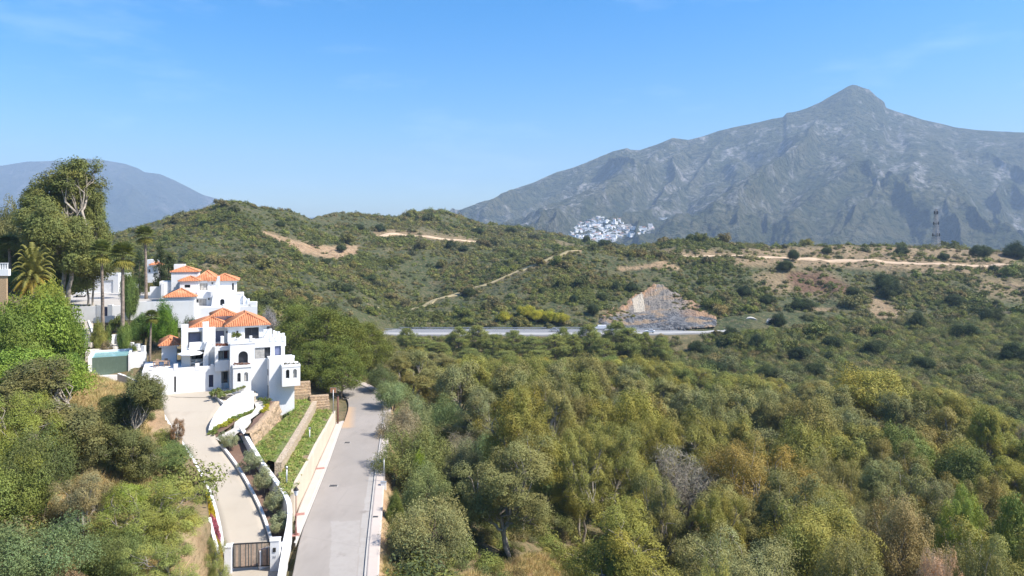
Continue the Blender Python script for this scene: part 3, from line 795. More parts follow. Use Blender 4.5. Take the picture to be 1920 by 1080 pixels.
b_.inputs["Roughness"].default_value = 0.9
ao = N(nt, "ShaderNodeAttribute", attribute_name="ochre"); asl = N(nt, "ShaderNodeAttribute", attribute_name="slab")
c = mixc(nt, noise_fac(nt, 0.22, 0.35, 0.65, 8, stretch=(1, 1, .45)), (0.20, 0.18, 0.155), (0.34, 0.29, 0.235))
adk = N(nt, "ShaderNodeAttribute", attribute_name="dark")
c = mixc(nt, adk.outputs["Fac"], c, mixc(nt, noise_fac(nt, 0.45, 0.4, 0.6, 7, stretch=(1.3, 1, .2)), (0.07, 0.074, 0.082), (0.20, 0.20, 0.20)))
c = mixc(nt, noise_fac(nt, 0.6, 0.52, 0.66, 7, stretch=(1.2, 1, .4)), c, (0.085, 0.083, 0.083))
c = mixc(nt, noise_fac(nt, 0.11, 0.5, 0.62, 6), c, (0.33, 0.24, 0.155))
o_ = mixc(nt, noise_fac(nt, 0.6, 0.35, 0.65, 6), (0.50, 0.28, 0.14), (0.38, 0.24, 0.15))
o_ = mixc(nt, noise_fac(nt, 1.2, 0.55, 0.7, 5), o_, (0.14, 0.12, 0.06))
c = mixc(nt, ao.outputs["Fac"], c, o_)
c = mixc(nt, asl.outputs["Fac"], c, mixc(nt, noise_fac(nt, 0.7, 0.4, 0.7, 6), (0.50, 0.44, 0.35), (0.42, 0.35, 0.26)))
nt.links.new(c, b_.inputs["Base Color"])
bump(nt, b_, noise_fac(nt, 1.2, 0.3, 0.7, 7), 0.9, 0.8)
tag(link("rock_cutting", np_mesh("rock_cutting", Vq.reshape(-1, 3), grid_faces(nv, 200), [qm], {"dark": ('POINT', np.clip((.45 - vv) * 9, 0, 1).ravel()), "ochre": ('POINT', orange_m.ravel()), "slab": ('POINT', slab.astype(float).ravel())}, False)),
    "grey and ochre rock cutting above the motorway", kind="structure")

# ================================================================ MOUNTAINS
def mountain(name, sky, Yb, Yc, pyb, cols, nrows, label, mat, relief, seed, fan):
    px = np.linspace(*cols); sk = np.interp(px, [p[0] for p in sky], [p[1] for p in sky])
    s = np.linspace(0, 1.12, nrows)[:, None]          # 0 at the foot, 1 on the crest, then down behind
    se = np.minimum(s, 1)
    Yg = Yb + (Yc - Yb) * s + 0 * px[None]
    zc = (HY - sk)[None] / F * Yc; zb = (HY - pyb) / F * Yb
    Zg = zb + (zc - zb) * (0.62 * se ** 1.0 + 0.38 * se ** 2.0) - np.clip(s - 1, 0, 1) * 2600
    A = (px[None] - fan) / (0.55 + 0.6 * (1 - se))     # ridges fan out from under the summit
    wx = fbm(px[None] / 160 + 0 * s, se * 3, 3, seed + 2)
    gul = ridged(A / 210 + wx * .7, se * 1.1 + wx * .3, 2, seed)
    iso = ridged(px[None] / 60 + wx * 1.5, se * 7.0 + wx, 4, seed + 9)
    fade = np.clip((1 - se) * 4.0, 0.0, 1) * np.clip(se * 5, 0.15, 1)
    Zg = Zg + relief * fade * ((gul - .5) * 1.3 + (iso - .5) * .22)
    Yg = Yg - relief * fade * (gul - .5) * 1.2
    Zg = Zg + fbm(px[None] / 14, se * 26, 4, seed + 5) * relief * .11 * np.clip(1.12 - se, .12, 1) * np.clip((1.04 - s) * 20, 0, 1)
    iso = ridged(px[None] / 34 + wx * 2, se * 15 + wx, 5, seed + 19)
    Xg = (px[None] - HX) / F * Yg
    V = np.stack([Xg, Yg, Zg], -1)
    rock = np.clip((iso - .45) * 1.6 + fbm(px[None] / 40, se * 14, 5, seed + 3) * .9 + fbm(px[None] / 7, se * 60, 3, seed + 13) * .6, 0, 1) * np.clip(se * 4 - .45, 0, 1)
    o = link(name, np_mesh(name, V.reshape(-1, 3), grid_faces(nrows, len(px)), [mat], {"rock": ('POINT', rock.ravel())}, True))
    tag(o, label, kind="structure")
    return o, V

def mount_mat(name, rockc, scrub, sc):
    m, nt, b = nmat(name)
    b.inputs["Roughness"].default_value = 1.0
    b.inputs["Specular IOR Level"].default_value = 0.0
    a = N(nt, "ShaderNodeAttribute", attribute_name="rock")
    s = mixc(nt, noise_fac(nt, sc, 0.35, 0.65, 7), scrub[0], scrub[1])
    s = mixc(nt, noise_fac(nt, sc * 6, 0.48, 0.6, 6), s, scrub[2])
    r = mixc(nt, noise_fac(nt, sc * 3, 0.35, 0.65, 7), rockc[0], rockc[1])
    f = N(nt, "ShaderNodeMath", operation='MULTIPLY'); nt.links.new(a.outputs["Fac"], f.inputs[0]); nt.links.new(noise_fac(nt, sc * 7, 0.36, 0.6, 8, rough=.65), f.inputs[1])
    c = mixc(nt, f.outputs[0], s, r)
    nt.links.new(c, b.inputs["Base Color"])
    bump(nt, b, noise_fac(nt, sc * 5, 0.2, 0.8, 9, rough=.65), 1.0, 40)
    return m
SKY_R = [(560,470),(700,440),(800,418),(845,402),(870,394),(900,385),(930,370),(960,355),(1000,342),(1020,333),(1045,322),(1070,315),(1100,304),(1130,291),(1150,283),(1176,277),(1182,280),(1200,281),(1230,271),(1262,258),(1290,262),(1320,254),(1350,244),(1385,236),(1420,229),(1450,222),(1468,219),(1475,211),(1490,209),(1510,203),(1540,190),(1560,178),(1578,168),(1590,161),(1598,158),(1606,159),(1616,163),(1630,167),(1642,179),(1655,188),(1659,192),(1661,201),(1680,208),(1700,214),(1730,224),(1760,230),(1790,238),(1830,243),(1870,246),(1920,248),(2000,256),(2100,275),(2250,300),(2500,350),(2800,430)]
mm1 = mount_mat("limestone_mountain", [(0.42, 0.40, 0.38), (0.33, 0.31, 0.29)], [(0.082, 0.092, 0.045), (0.125, 0.122, 0.068), (0.042, 0.054, 0.027)], 0.0045)
mtn, MV = mountain("mountain", SKY_R, 2500, 5200, 505, (560, 2800, 1100), 330, "grey limestone mountain with a pointed summit", mm1, 165, 3, 1600)
SKY_L = [(-700,420),(-400,380),(-200,340),(-60,318),(0,311),(50,303),(90,302),(125,300),(150,298),(175,298),(200,301),(235,307),(258,315),(272,323),(300,326),(325,337),(355,352),(380,365),(420,376),(455,392),(500,402),(560,409),(620,406),(700,410),(735,406),(800,411),(900,425)]
mm2 = mount_mat("distant_mountain", [(0.20, 0.19, 0.18), (0.16, 0.15, 0.14)], [(0.045, 0.055, 0.032), (0.06, 0.066, 0.04), (0.035, 0.045, 0.026)], 0.0025)
mtl, ML = mountain("mountain_left", SKY_L, 5600, 9200, 520, (-700, 900, 420), 150, "hazy blue rounded mountain behind the tall tree", mm2, 200, 23, 200)
MBv = BVHTree.FromPolygons([tuple(v) for v in MV.reshape(-1, 3)], [tuple(int(i) for i in f) for f in grid_faces(330, 1100)])

# ================================================================ HAZE
HAZE = 1.08e-4
hz = MB(); hz.box(-11000, 11000, -400, 10800, -260, 1290)
hm = bpy.data.materials.new("haze_air"); hm.use_nodes = True
ht = hm.node_tree; ht.nodes.clear()
ho = ht.nodes.new("ShaderNodeOutputMaterial"); hv = ht.nodes.new("ShaderNodeVolumePrincipled")
hv.inputs["Color"].default_value = (0.52, 0.70, 0.95, 1); hv.inputs["Density"].default_value = HAZE; hv.inputs["Anisotropy"].default_value = 0.0
ht.links.new(hv.outputs[0], ho.inputs["Volume"])
hm.cycles.homogeneous_volume = True if hasattr(hm.cycles, "homogeneous_volume") else True
haze = hz.build("haze", hm); tag(haze, "pale blue air over the far land", kind="stuff")
# ================================================================ PLANT PROTOTYPES
def unit(v): return v / (np.linalg.norm(v, axis=-1, keepdims=True) + 1e-9)

def leaves(centers, normals, size, rng, aspect=0.45, droop=0.0, jit=0.7):
    """diamond leaf sprays, one quad each"""
    n = len(centers)
    nn = unit(normals + jit * rng.normal(size=(n, 3)))
    a = rng.normal(size=(n, 3)); a[:, 2] -= droop
    t = unit(a - (a * nn).sum(1, keepdims=True) * nn)
    b = np.cross(nn, t)
    L = (size * rng.uniform(0.65, 1.35, n))[:, None]
    V = np.stack([centers - t * L * .5, centers + b * L * aspect * .5 - t * L * .05, centers + t * L * .5, centers - b * L * aspect * .5 - t * L * .05], 1).reshape(-1, 3)
    return V, np.arange(4 * n).reshape(n, 4)

def clump_leaves(cc, cr, per, size, rng, flat=0.75, droop=0.0, aspect=0.45, fill=0.35, tintv=0.16, jit=0.36):
    Cs = []; Ns = []; T = []; mid = np.mean(np.asarray(cc, float), 0) - np.array([0, 0, .8 * np.mean(cr)])
    for (c, r) in zip(cc, cr):
        k = max(8, int(per * (r / np.mean(cr)) ** 2))
        d = unit(rng.normal(size=(k, 3)))
        rad = rng.uniform(fill, 1.0, k)[:, None] ** 0.6
        p = d * rad * r; p[:, 2] *= flat
        if droop: p[:, 2] -= droop * r * (np.hypot(p[:, 0], p[:, 1]) / r) ** 2
        lump = 1 + .25 * np.sin(d @ rng.normal(size=3) * 4 + rng.uniform(0, 6))[:, None]
        Cs.append(np.asarray(c) + p * lump); Ns.append(unit(d + np.array([0, 0, .3]) + .55 * unit(np.asarray(c, float) - mid)))
        base = rng.uniform(1 - tintv, 1 + tintv); warm = rng.uniform(-.08, .10)
        col = np.array([base * (1 + warm), base, base * (1 - warm)])
        T.append(np.clip(col[None] * rng.uniform(.88, 1.12, (k, 1)), 0.2, 2.0))
    Cs = np.vstack(Cs); Ns = np.vstack(Ns); T = np.vstack(T)
    V, Fc = leaves(Cs, Ns, size, rng, aspect, droop, jit)
    return V, Fc, np.repeat(T, 4, 0)

def crown_mesh(name, V, Fc, T): return np_mesh(name, V, Fc, [M['leaf']], {"tint": ('POINT', T)})

def limb(mb, a, b, r0, r1, rng, wig=.12, n=5, sides=6, sag=0.0):
    a = np.asarray(a, float); b = np.asarray(b, float); L = np.linalg.norm(b - a)
    pts = []
    for i in range(n + 1):
        t = i / n; p = a * (1 - t) + b * t
        if 0 < i < n: p = p + rng.normal(size=3) * wig * L * .3
        p[2] += sag * L * math.sin(math.pi * t)
        pts.append(tuple(p))
    mb.tube(pts, [r0 + (r1 - r0) * i / n for i in range(n + 1)], sides, 0, False)
    return pts

def gum(seed, H=14.0, W=9.0, ncl=58, per=230, size=.36, stems=1, lowfill=.25, droop=.35, nlob=0, zlo=.42, bark='palebark', cr0=1.15):
    """gum tree: forking pale limbs, each carrying separate drooping leaf masses"""
    rng = np.random.default_rng(seed)
    mb = MB()
    lobes = []
    nl = nlob or rng.integers(7, 11)
    for i in range(nl):
        an = i * 2.4 + rng.uniform(-.5, .5); rr = W * .5 * rng.uniform(.30, .80) if i else W * .08
        zc = H * ((zlo + (.84 - zlo) * ((i * .618) % 1)) if nlob > 15 else rng.uniform(zlo, .84)) if i else H * .84
        lobes.append((np.array([rr * math.cos(an), rr * math.sin(an), zc]), W * rng.uniform(.14, .22) if i else W * .18))
    cc = []; cr = []; own = []
    tries = 0
    while len(cc) < ncl and tries < 5000:
        tries += 1
        i = rng.integers(nl); c, r = lobes[i]
        d = unit(rng.normal(size=3)); d[2] = d[2] * 1.25 + .12
        p = c + d * r * rng.uniform(.55, 1.1)
        if p[2] < H * lowfill or p[2] > H * .985 or np.hypot(p[0], p[1]) > W * .56: continue
        rad = cr0 * rng.uniform(.65, 1.25) * W / 9.0
        if any(np.linalg.norm(p - q) < rad * .50 for q in cc): continue
        cc.append(p); cr.append(rad); own.append(i)
    fork = []
    for s in range(stems):
        bx = rng.normal(size=2) * .35 * (stems > 1)
        top = np.array([bx[0] * 3, bx[1] * 3, H * rng.uniform(.26, .36)])
        limb(mb, (bx[0], bx[1], -1.2), top, .022 * H / math.sqrt(stems), .017 * H / math.sqrt(stems), rng, .06, 5, 8)
        fork.append(top)
    hubs = []
    for i, (c, r) in enumerate(lobes):
        f = fork[i % len(fork)]
        h = c - np.array([0, 0, r * .35])
        pts = limb(mb, f, h, .012 * H, .006 * H, rng, .18, 6, 6, .05)
        hubs.append(pts)
    for p, i in zip(cc, own):
        pts = hubs[i]; q = pts[rng.integers(2, len(pts))]
        limb(mb, q, p, .0045 * H, .0012 * H, rng, .2, 3, 4, .06)
    V, Fc, T = clump_leaves(cc, cr, per, size, rng, .8, droop, .36, .3)
    trunk = mb; 
    return crown_mesh("crown", V, Fc, T), trunk, H, W, bark

def mb_mesh(mb, name, mat):
    me = bpy.data.meshes.new(name); me.from_pydata(mb.v, [], mb.f); me.materials.append(mat)
    me.polygons.foreach_set("use_smooth", [True] * len(mb.f)); me.update(); return me

def bushy(seed, H=5.0, W=6.0, ncl=40, per=200, size=.26, low=.05, flat=.85, cr0=.95, droop=.15, bark='bark', aspect=.45, stems=3, jit=.7):
    """broad rounded tree or tall shrub, foliage nearly to the ground"""
    rng = np.random.default_rng(seed); mb = MB(); cc = []; cr = []
    ph = rng.uniform(0, 6, 4); tries = 0
    while len(cc) < ncl and tries < 4000:
        tries += 1
        d = unit(rng.normal(size=3)); d[2] = abs(d[2]) * rng.choice([1, 1, 1, -.35])
        an = math.atan2(d[1], d[0]); lob = 1 + .16 * math.sin(2 * an + ph[0]) + .12 * math.sin(3 * an + ph[1]) + .1 * math.sin(5 * d[2] + ph[2])
        rr = rng.uniform(.55, .9) * lob
        p = np.array([d[0] * W * .5 * rr, d[1] * W * .5 * rr, H * .42 + d[2] * H * .52 * rr])
        rad = cr0 * rng.uniform(.6, 1.25) * W / 6
        if p[2] < H * low or any(np.linalg.norm(p - q) < rad * .55 for q in cc): continue
        cc.append(p); cr.append(rad)
    for s in range(stems):
        bx = rng.normal(size=2) * .12 * W / 6
        f = np.array([bx[0] * 3, bx[1] * 3, H * .25])
        limb(mb, (bx[0], bx[1], -.8), f, .028 * H, .018 * H, rng, .1, 3, 6)
        for p in cc[s::stems]: limb(mb, f, p, .009 * H, .002 * H, rng, .2, 3, 4, .05)
    V, Fc, T = clump_leaves(cc, cr, per, size, rng, flat, droop, aspect, .25, .2, jit)
    return crown_mesh("crown", V, Fc, T), mb, H, W, bark

def pine(seed, H=9.0, W=6.6, ncl=80, per=260, size=.26, low=.16, top=.75):
    """Aleppo pine: rounded cone of upturned needle tufts"""
    rng = np.random.default_rng(seed); mb = MB(); cc = []; cr = []
    limb(mb, (0, 0, -1.0), (rng.normal() * .3, rng.normal() * .3, H * .9), .024 * H, .006 * H, rng, .04, 7, 8)
    tries = 0
    while len(cc) < ncl and tries < 4000:
        tries += 1
        z = rng.uniform(low, .96); an = rng.uniform(0, 6.283)
        prof = (math.sin(math.pi * min(1, (z - low * .6) / (1.0 - low * .6)) ** top) ** .75)
        r = W * .5 * prof * rng.uniform(.55, .95) * (1 + .15 * math.sin(3 * an + seed))
        p = np.array([r * math.cos(an), r * math.sin(an), z * H]); rad = rng.uniform(.65, 1.15) * W / 7
        if any(np.linalg.norm(p - q) < rad * .45 for q in cc): continue
        cc.append(p); cr.append(rad)
    for p in cc: limb(mb, (0, 0, max(.1 * H, p[2] - .22 * np.hypot(p[0], p[1]))), p, .007 * H, .002 * H, rng, .12, 3, 4)
    V, Fc, T = clump_leaves(cc, cr, per, size, rng, .7, -.15, .28, .3, .2, .8)
    return crown_mesh("crown", V, Fc, T), mb, H, W, 'bark'

def cypress(seed, H=12.0, W=3.4):
    rng = np.random.default_rng(seed); mb = MB(); cc = []; cr = []
    limb(mb, (0, 0, -.8), (0, 0, H * .9), .02 * H, .004 * H, rng, .01, 4, 6)
    for i in range(90):
        z = rng.uniform(.03, .98); an = rng.uniform(0, 6.283)
        r = W * .5 * min(1, (1 - z) * 2.2 + .05) ** .7 * rng.uniform(.45, .8)
        cc.append((r * math.cos(an), r * math.sin(an), z * H)); cr.append(rng.uniform(.4, .7))
    V, Fc, T = clump_leaves(cc, cr, 90, .26, rng, 1.3, -.2, .35, .3, .15)
    return crown_mesh("crown", V, Fc, T), mb, H, W, 'bark'

def bare_tree(seed, H=13.0, W=10.0):
    """leafless tree: repeated forking down to fine twigs"""
    rng = np.random.default_rng(seed); mb = MB(); tips = []
    def grow(p, d, L, r, lev):
        q = p + d * L
        limb(mb, p, q, r, r * .62, rng, .1, 3, 5 if lev < 2 else 3, 0)
        if lev >= 3: tips.append((q, lev)); tips.append(((p + q) / 2, lev))
        if lev >= 5: return
        for k in range(rng.integers(2, 4) + (lev > 2)):
            nd = unit(d + rng.normal(size=3) * (.42 + .06 * lev) + np.array([0, 0, .12]))
            grow(p + (q - p) * rng.uniform(.65, 1.0), nd, L * rng.uniform(.62, .85), r * .58, lev + 1)
    for k in range(2):
        grow(np.array([rng.normal() * .2, rng.normal() * .2, -.5]), unit(np.array([rng.normal() * .16, rng.normal() * .16, 1])), H * .27, .02 * H, 0)
    pts = np.array([v for v, k in tips]); k = rng.integers(0, len(pts), 5200)
    V, Fc = leaves(pts[k] + rng.normal(size=(5200, 3)) * .42, rng.normal(size=(5200, 3)), .75, rng, .035, 0, 1.0)
    return crown_mesh("crown", V, Fc, np.repeat(rng.uniform(.75, 1.25, (5200, 1)) * np.ones((1, 3)), 4, 0)), mb, H, W, 'twig'

def frond(base, d, L, droop, rng, V, Fa, T, nl=22, lw=.05, ll=.55, tint=(1, 1, 1)):
    """feather palm frond: a curved rib with leaflets"""
    d = unit(np.asarray(d, float)); side = unit(np.cross(d, [0, 0, 1])); p = np.array(base, float); prev = p.copy(); step = L / nl
    for i in range(nl):
        t = i / nl
        dd = unit(d + np.array([0, 0, -droop * (t ** 1.5) * 2.2]))
        p = p + dd * step
        w = ll * math.sin(math.pi * (.12 + .85 * t)) ** .7
        for sgn in (-1, 1):
            q = p + side * sgn * w + dd * w * .55 + np.array([0, 0, -.22 * w - .05 * rng.random()])
            b = len(V); V += [p, p + dd * lw * 2, q, p - dd * lw]
            Fa.append((b, b + 1, b + 2, b + 3)); T += [np.array(tint) * rng.uniform(.8, 1.2)] * 4

def feather_palm(seed, H=5.0, W=6.0):
    rng = np.random.default_rng(seed); V = []; Fa = []; T = []; mb = MB()
    mb.tube([(0, 0, -.6), (0, 0, H * .55)], [.42, .36], 12, 0)
    for i in range(64):
        an = i * 2.399; el = math.radians(80 - 95 * i / 64)
        d = (math.cos(an) * math.cos(el), math.sin(an) * math.cos(el), math.sin(el))
        tn = (1.05, 1.0, .8) if i < 44 else (1.5, 1.1, .55)
        frond((0, 0, H * .55), d, W * .5 * rng.uniform(.92, 1.1), .55, rng, V, Fa, T, 22, .05, .5, tn)
    return crown_mesh("crown", np.array(V), np.array(Fa), np.array(T)), mb, H, W, 'palmtrunk'

def fan_palm(seed, H=14.0, W=4.2):
    """tall fan palm: stiff round fans above a skirt of hanging dead ones"""
    rng = np.random.default_rng(seed); V = []; Fa = []; T = []; mb = MB()
    lean = rng.normal(size=2) * .3
    pts = [(lean[0] * (z ** 2), lean[1] * (z ** 2), z * (H - 1.6) - .6 * (1 - z)) for z in np.linspace(0, 1, 9)]
    mb.tube(pts, list(np.linspace(.30, .17, 9)), 10, 0)
    top = np.array(pts[-1])
    for i in range(46):
        an = i * 2.399 + rng.uniform(-.2, .2); f = i / 46
        el = math.radians(78 - 130 * f); 
        d = np.array([math.cos(an) * math.cos(el), math.sin(an) * math.cos(el), math.sin(el)])
        dead = f > .72
        stem = W * .25 * (1 if not dead else .8); c = top + d * stem + np.array([0, 0, .25 - (.5 if dead else 0)])
        side = unit(np.cross(d, [0, 0, 1])); up = np.cross(side, d); R_ = W * .27 * rng.uniform(.85, 1.1)
        tn = np.array((1.45, 1.15, .8) if dead else (1, 1, 1)) * rng.uniform(.8, 1.2)
        b = len(V); V += [top, top + side * .04, c, c - side * .04]; Fa.append((b, b + 1, b + 2, b + 3)); T += [tn] * 4
        for k in range(13):
            a = math.radians(-118 + 236 * k / 12)
            dr = d * math.cos(a) + side * math.sin(a) + np.array([0, 0, -.35 * (1 if not dead else 1.2)])
            tip = c + dr * R_ * rng.uniform(.85, 1.05); w = np.cross(unit(dr), up) * .085
            mid = c + dr * R_ * .5 + up * .06
            b = len(V); V += [c, mid + w, tip, mid - w]; Fa.append((b, b + 1, b + 2, b + 3)); T += [tn * rng.uniform(.85, 1.15)] * 4
    return crown_mesh("crown", np.array(V), np.array(Fa), np.array(T)), mb, H, W, 'palmtrunk'

def spiky(seed, H=1.2, W=1.6, n=60, fl=.12):
    """rosette of sword leaves (agave, yucca, dracaena heads)"""
    rng = np.random.default_rng(seed); V = []; Fa = []; T = []; mb = MB(); mb.tube([(0, 0, -.2), (0, 0, H * .3)], [.08, .06], 6, 0)
    for i in range(n):
        an = i * 2.399; el = rng.uniform(.15, 1.45); d = np.array([math.cos(an) * math.cos(el), math.sin(an) * math.cos(el), math.sin(el)])
        side = unit(np.cross(d, [0, 0, 1])); c = np.array([0, 0, H * .28]); L = max(H, W) * .55 * rng.uniform(.8, 1.1)
        mid = c + d * L * .5; tip = c + d * L + np.array([0, 0, -.12 * L * math.cos(el)])
        b = len(V); V += [c, mid + side * fl * .5, tip, mid - side * fl * .5]; Fa.append((b, b + 1, b + 2, b + 3)); T += [np.ones(3) * rng.uniform(.75, 1.25)] * 4
    return crown_mesh("crown", np.array(V), np.array(Fa), np.array(T)), mb, H, W, 'bark'

PROTO = {}
def reg(kind, items): PROTO[kind] = [(c, mb_mesh(mb, "trunk", M[bk]), h, w) for c, mb, h, w, bk in items]
reg('gum', [gum(100 + i, 14, 8.6 + .4 * (i % 3), 62 + 4 * (i % 4), 420, .26, 1 + (i % 2)) for i in range(8)])
reg('gumnear', [gum(140 + i, 14, 9.4 + .4 * (i % 2), 110, 760, .155, 2, .2, .55, 11, .36, cr0=.92) for i in range(4)])
reg('widenear', [gum(150 + i, 12, 11, 110, 760, .16, 2, .2, .45, 11, .36, cr0=1.05) for i in range(3)])
reg('gumwide', [gum(160 + i, 12, 11, 84, 420, .25, 2, .2, .4, cr0=1.2) for i in range(3)])
reg('tallgum', [gum(175, 24, 14.5, 380, 330, .36, 2, .08, .3, 26, .20, cr0=.85), gum(176, 24, 15.5, 360, 330, .36, 3, .08, .3, 24, .18, cr0=.9)])
reg('airy', [gum(180 + i, 12, 9.5, 100, 560, .16, 3, .14, .5, 12, .28, cr0=.95) for i in range(3)])
reg('bushy', [bushy(200 + i, 5.0, 6.0, 56, 520, .17) for i in range(4)])
reg('mimosa', [bushy(220 + i, 6.0, 7.0, 60, 620, .16, .04, .75, .95, .4, 'bark', .3) for i in range(3)])
reg('pine', [pine(240 + i) for i in range(4)])
reg('bigpine', [pine(260 + i, 14, 12, 120, 330, .32, .2, .62) for i in range(3)])
reg('olive', [bushy(280 + i, 3.2, 3.4, 34, 200, .17, .22, .85, .95, .1, 'palebark', .3, 1) for i in range(3)])
reg('cypress', [cypress(300 + i) for i in range(2)])
reg('bare', [bare_tree(320 + i) for i in range(3)])
reg('featherpalm', [feather_palm(340)])
reg('fanpalm', [fan_palm(350 + i) for i in range(3)])
reg('spiky', [spiky(360 + i) for i in range(2)])
reg('shrub', [bushy(380 + i, 2.0, 3.0, 20, 130, .22, .0, .8, 1.0, .1, 'bark', .5, 2) for i in range(4)])
reg('lowbush', [bushy(400 + i, .8, 1.2, 12, 90, .12, .0, .8, 1.0, .1, 'bark', .5, 2) for i in range(2)])

CROWN_SHAPE = {}
def vary(c, k=.12):
    f = random.uniform(1 - k, 1 + k); w = random.uniform(-k * .5, k * .5)
    return (c[0] * f * (1 + w), c[1] * f, c[2] * f * (1 - w), 1)

def plant_at(kind, loc, H, W, color, label, cat, name, group=None, rz=None, var=None, parts=True):
    ps = PROTO[kind]; c, t, h0, w0 = ps[random.randrange(len(ps)) if var is None else var % len(ps)]
    e = empty(name, loc, random.uniform(0, 6.28) if rz is None else rz, (W / w0, W / w0, H / h0))
    tag(e, label, cat, group)
    if c is not None:
        o = link("crown", c, e); o.color = color
    tr = link("trunk" if c is not None else "branches", t, e)
    return e

def plant(kind, px, py_top, Y, wpx, color, label, cat='tree', name='tree', group=None, hmin=None, **kw):
    x = (px - HX) / F * Y; zt = (HY - py_top) / F * Y
    zg = ground_z(x, Y)
    H = zt - zg
    if hmin is not None: H = max(H, hmin)
    if H < .3: H = .3
    return plant_at(kind, (x, Y, zg), H, wpx / F * Y, color, label, cat, name, group, **kw)

# foliage colours
OLIVE = (0.172, 0.166, 0.042); YELLOW = (0.200, 0.192, 0.042); BRONZE = (0.186, 0.158, 0.050); GREYG = (0.172, 0.164, 0.062)
GREEN = (0.122, 0.145, 0.036); DARKG = (0.065, 0.088, 0.03); BRIGHT = (0.20, 0.26, 0.04); BLUEG = (0.13, 0.155, 0.09); OLIVEG = (0.21, 0.225, 0.135)
PINEC = (0.155, 0.172, 0.05); BIGPINE = (0.108, 0.126, 0.028); DUSTY = (0.26, 0.225, 0.155); PINK = (0.42, 0.28, 0.21)
# ================================================================ FOREST AND VERGE TREES
GUMS = "gum trees of the valley forest"
def T(kind, px, py, Y, w, col, label, name='gum_tree', cat='tree', group=None, **kw):
    return plant(kind, px, py, Y, w, vary(col, .08), label, cat, name, group, **kw)

taken = []       # plan positions already planted
def TT_(kind, px, py, Y, w, *a, **kw):
    taken.append(((px - HX) / F * Y, Y, w / F * Y * .5)); return T(kind, px, py, Y, w, *a, **kw)

# --- single trees one can pick out, nearest first
TT_('gumnear', 958, 822, 72, 205, GREYG, "tall airy gum tree with two dark trunks, standing alone in front of the forest", var=0, rz=.4)
TT_('mimosa', 808, 922, 62, 165, (0.203, 0.189, 0.081), "rounded grey-olive tree at the road bend of dry grass, nearest the road", 'tree', var=0)
TT_('bushy', 765, 968, 64, 70, GREEN, "dark green shrub between the pavement and the rounded grey-olive tree", 'shrub', 'shrub', var=0)
TT_('mimosa', 772, 792, 82, 130, (0.169, 0.182, 0.063), "large weeping green tree leaning over the far pavement", 'tree', var=1)
TT_('mimosa', 800, 868, 73, 105, (0.155, 0.182, 0.075), "mid green weeping tree behind the rounded grey-olive tree", 'tree', var=2)
TT_('bushy', 741, 925, 69, 40, GREEN, "small green shrub behind the white cabinet", 'shrub', 'shrub', var=1)
TT_('bushy', 786, 843, 79, 26, BRIGHT, "narrow lime green sapling in front of the weeping tree", 'tree', 'sapling', var=2)
TT_('mimosa', 862, 812, 84, 90, (0.169, 0.163, 0.086), "dull grey-green tree between the weeping tree and the airy gum", 'tree', var=0)
TT_('bare', 845, 775, 92, 80, DUSTY, "leafless grey bush among the roadside trees", 'shrub', 'bare_shrub', var=0)
TT_('mimosa', 748, 755, 96, 75, DUSTY, "dusty pinkish-grey bush at the road's right kerb", 'shrub', 'shrub', var=1)
TT_('mimosa', 775, 742, 101, 85, (0.169, 0.195, 0.098), "silvery green tree beside the far bend of the road", 'tree', var=2)
TT_('mimosa', 735, 708, 112, 72, (0.162, 0.195, 0.086), "pale green feathery tree at the far bend of the road", 'tree', var=0)
TT_('mimosa', 715, 682, 124, 60, (0.101, 0.124, 0.052), "dark rounded tree above the end of the road", 'tree', var=1)
TT_('mimosa', 840, 738, 108, 90, (0.135, 0.176, 0.075), "blue-green weeping tree in the hollow beyond the road", 'tree', var=1)
TT_('mimosa', 905, 815, 92, 80, (0.121, 0.169, 0.081), "deep green weeping tree behind the airy gum's left side", 'tree', var=2)
TT_('mimosa', 1020, 800, 95, 90, (0.135, 0.182, 0.081), "pale sea-green tree behind the airy gum's right side", 'tree', var=0)
TT_('gumnear', 1085, 800, 84, 120, (0.182, 0.182, 0.052), "upright dark gum tree right of the airy gum", var=2)
TT_('bare', 1275, 775, 92, 190, (.25, .22, .185), "tall leafless grey tree with white dead limbs", 'bare_tree', var=1)
TT_('widenear', 1425, 820, 90, 190, (0.250, 0.182, 0.052), "broad bronze gum tree with spreading dark limbs", var=0)
TT_('gumnear', 1235, 885, 72, 120, GREYG, "grey-olive gum tree below the leafless tree", var=5)
TT_('gumnear', 1345, 915, 70, 110, OLIVE, "olive gum tree under the broad bronze gum", var=6)
TT_('widenear', 1530, 958, 66, 215, (0.230, 0.215, 0.057), "wide yellow-olive gum tree in the front rank of the forest", var=1)
TT_('widenear', 1590, 1000, 60, 170, GREYG, "grey-brown gum crown at the lower edge, in front of the wide yellow-olive gum", var=2)
TT_('widenear', 1690, 925, 72, 170, (0.230, 0.182, 0.086), "big rust-brown and grey tree with thin foliage", var=2)
TT_('mimosa', 1345, 1035, 55, 80, (0.324, 0.312, 0.103), "pale yellow-green bush at the lower edge of the frame", 'shrub', 'shrub', var=1)
TT_('airy', 1758, 1028, 57, 80, PINK, "pink-tinged feathery shrub at the lower edge of the forest", 'shrub', 'shrub', var=1)
TT_('pine', 1895, 935, 70, 105, GREEN, "dark green pine at the right edge of the forest", 'tree', 'pine_tree', var=0)
TT_('gumnear', 1805, 905, 76, 110, (0.203, 0.234, 0.046), "fresh green gum tree beside the dark pine", var=3)
TT_('widenear', 1850, 1010, 58, 150, GREYG, "pale grey-green gum in the lower right corner of the forest", var=0)
TT_('gumwide', 1640, 694, 165, 150, (0.257, 0.234, 0.052), "big domed yellow-green gum on the forest's upper edge", var=0)
TT_('gum', 1850, 755, 128, 70, YELLOW, "bright yellow-green gum standing apart near the scrub slope", var=1)
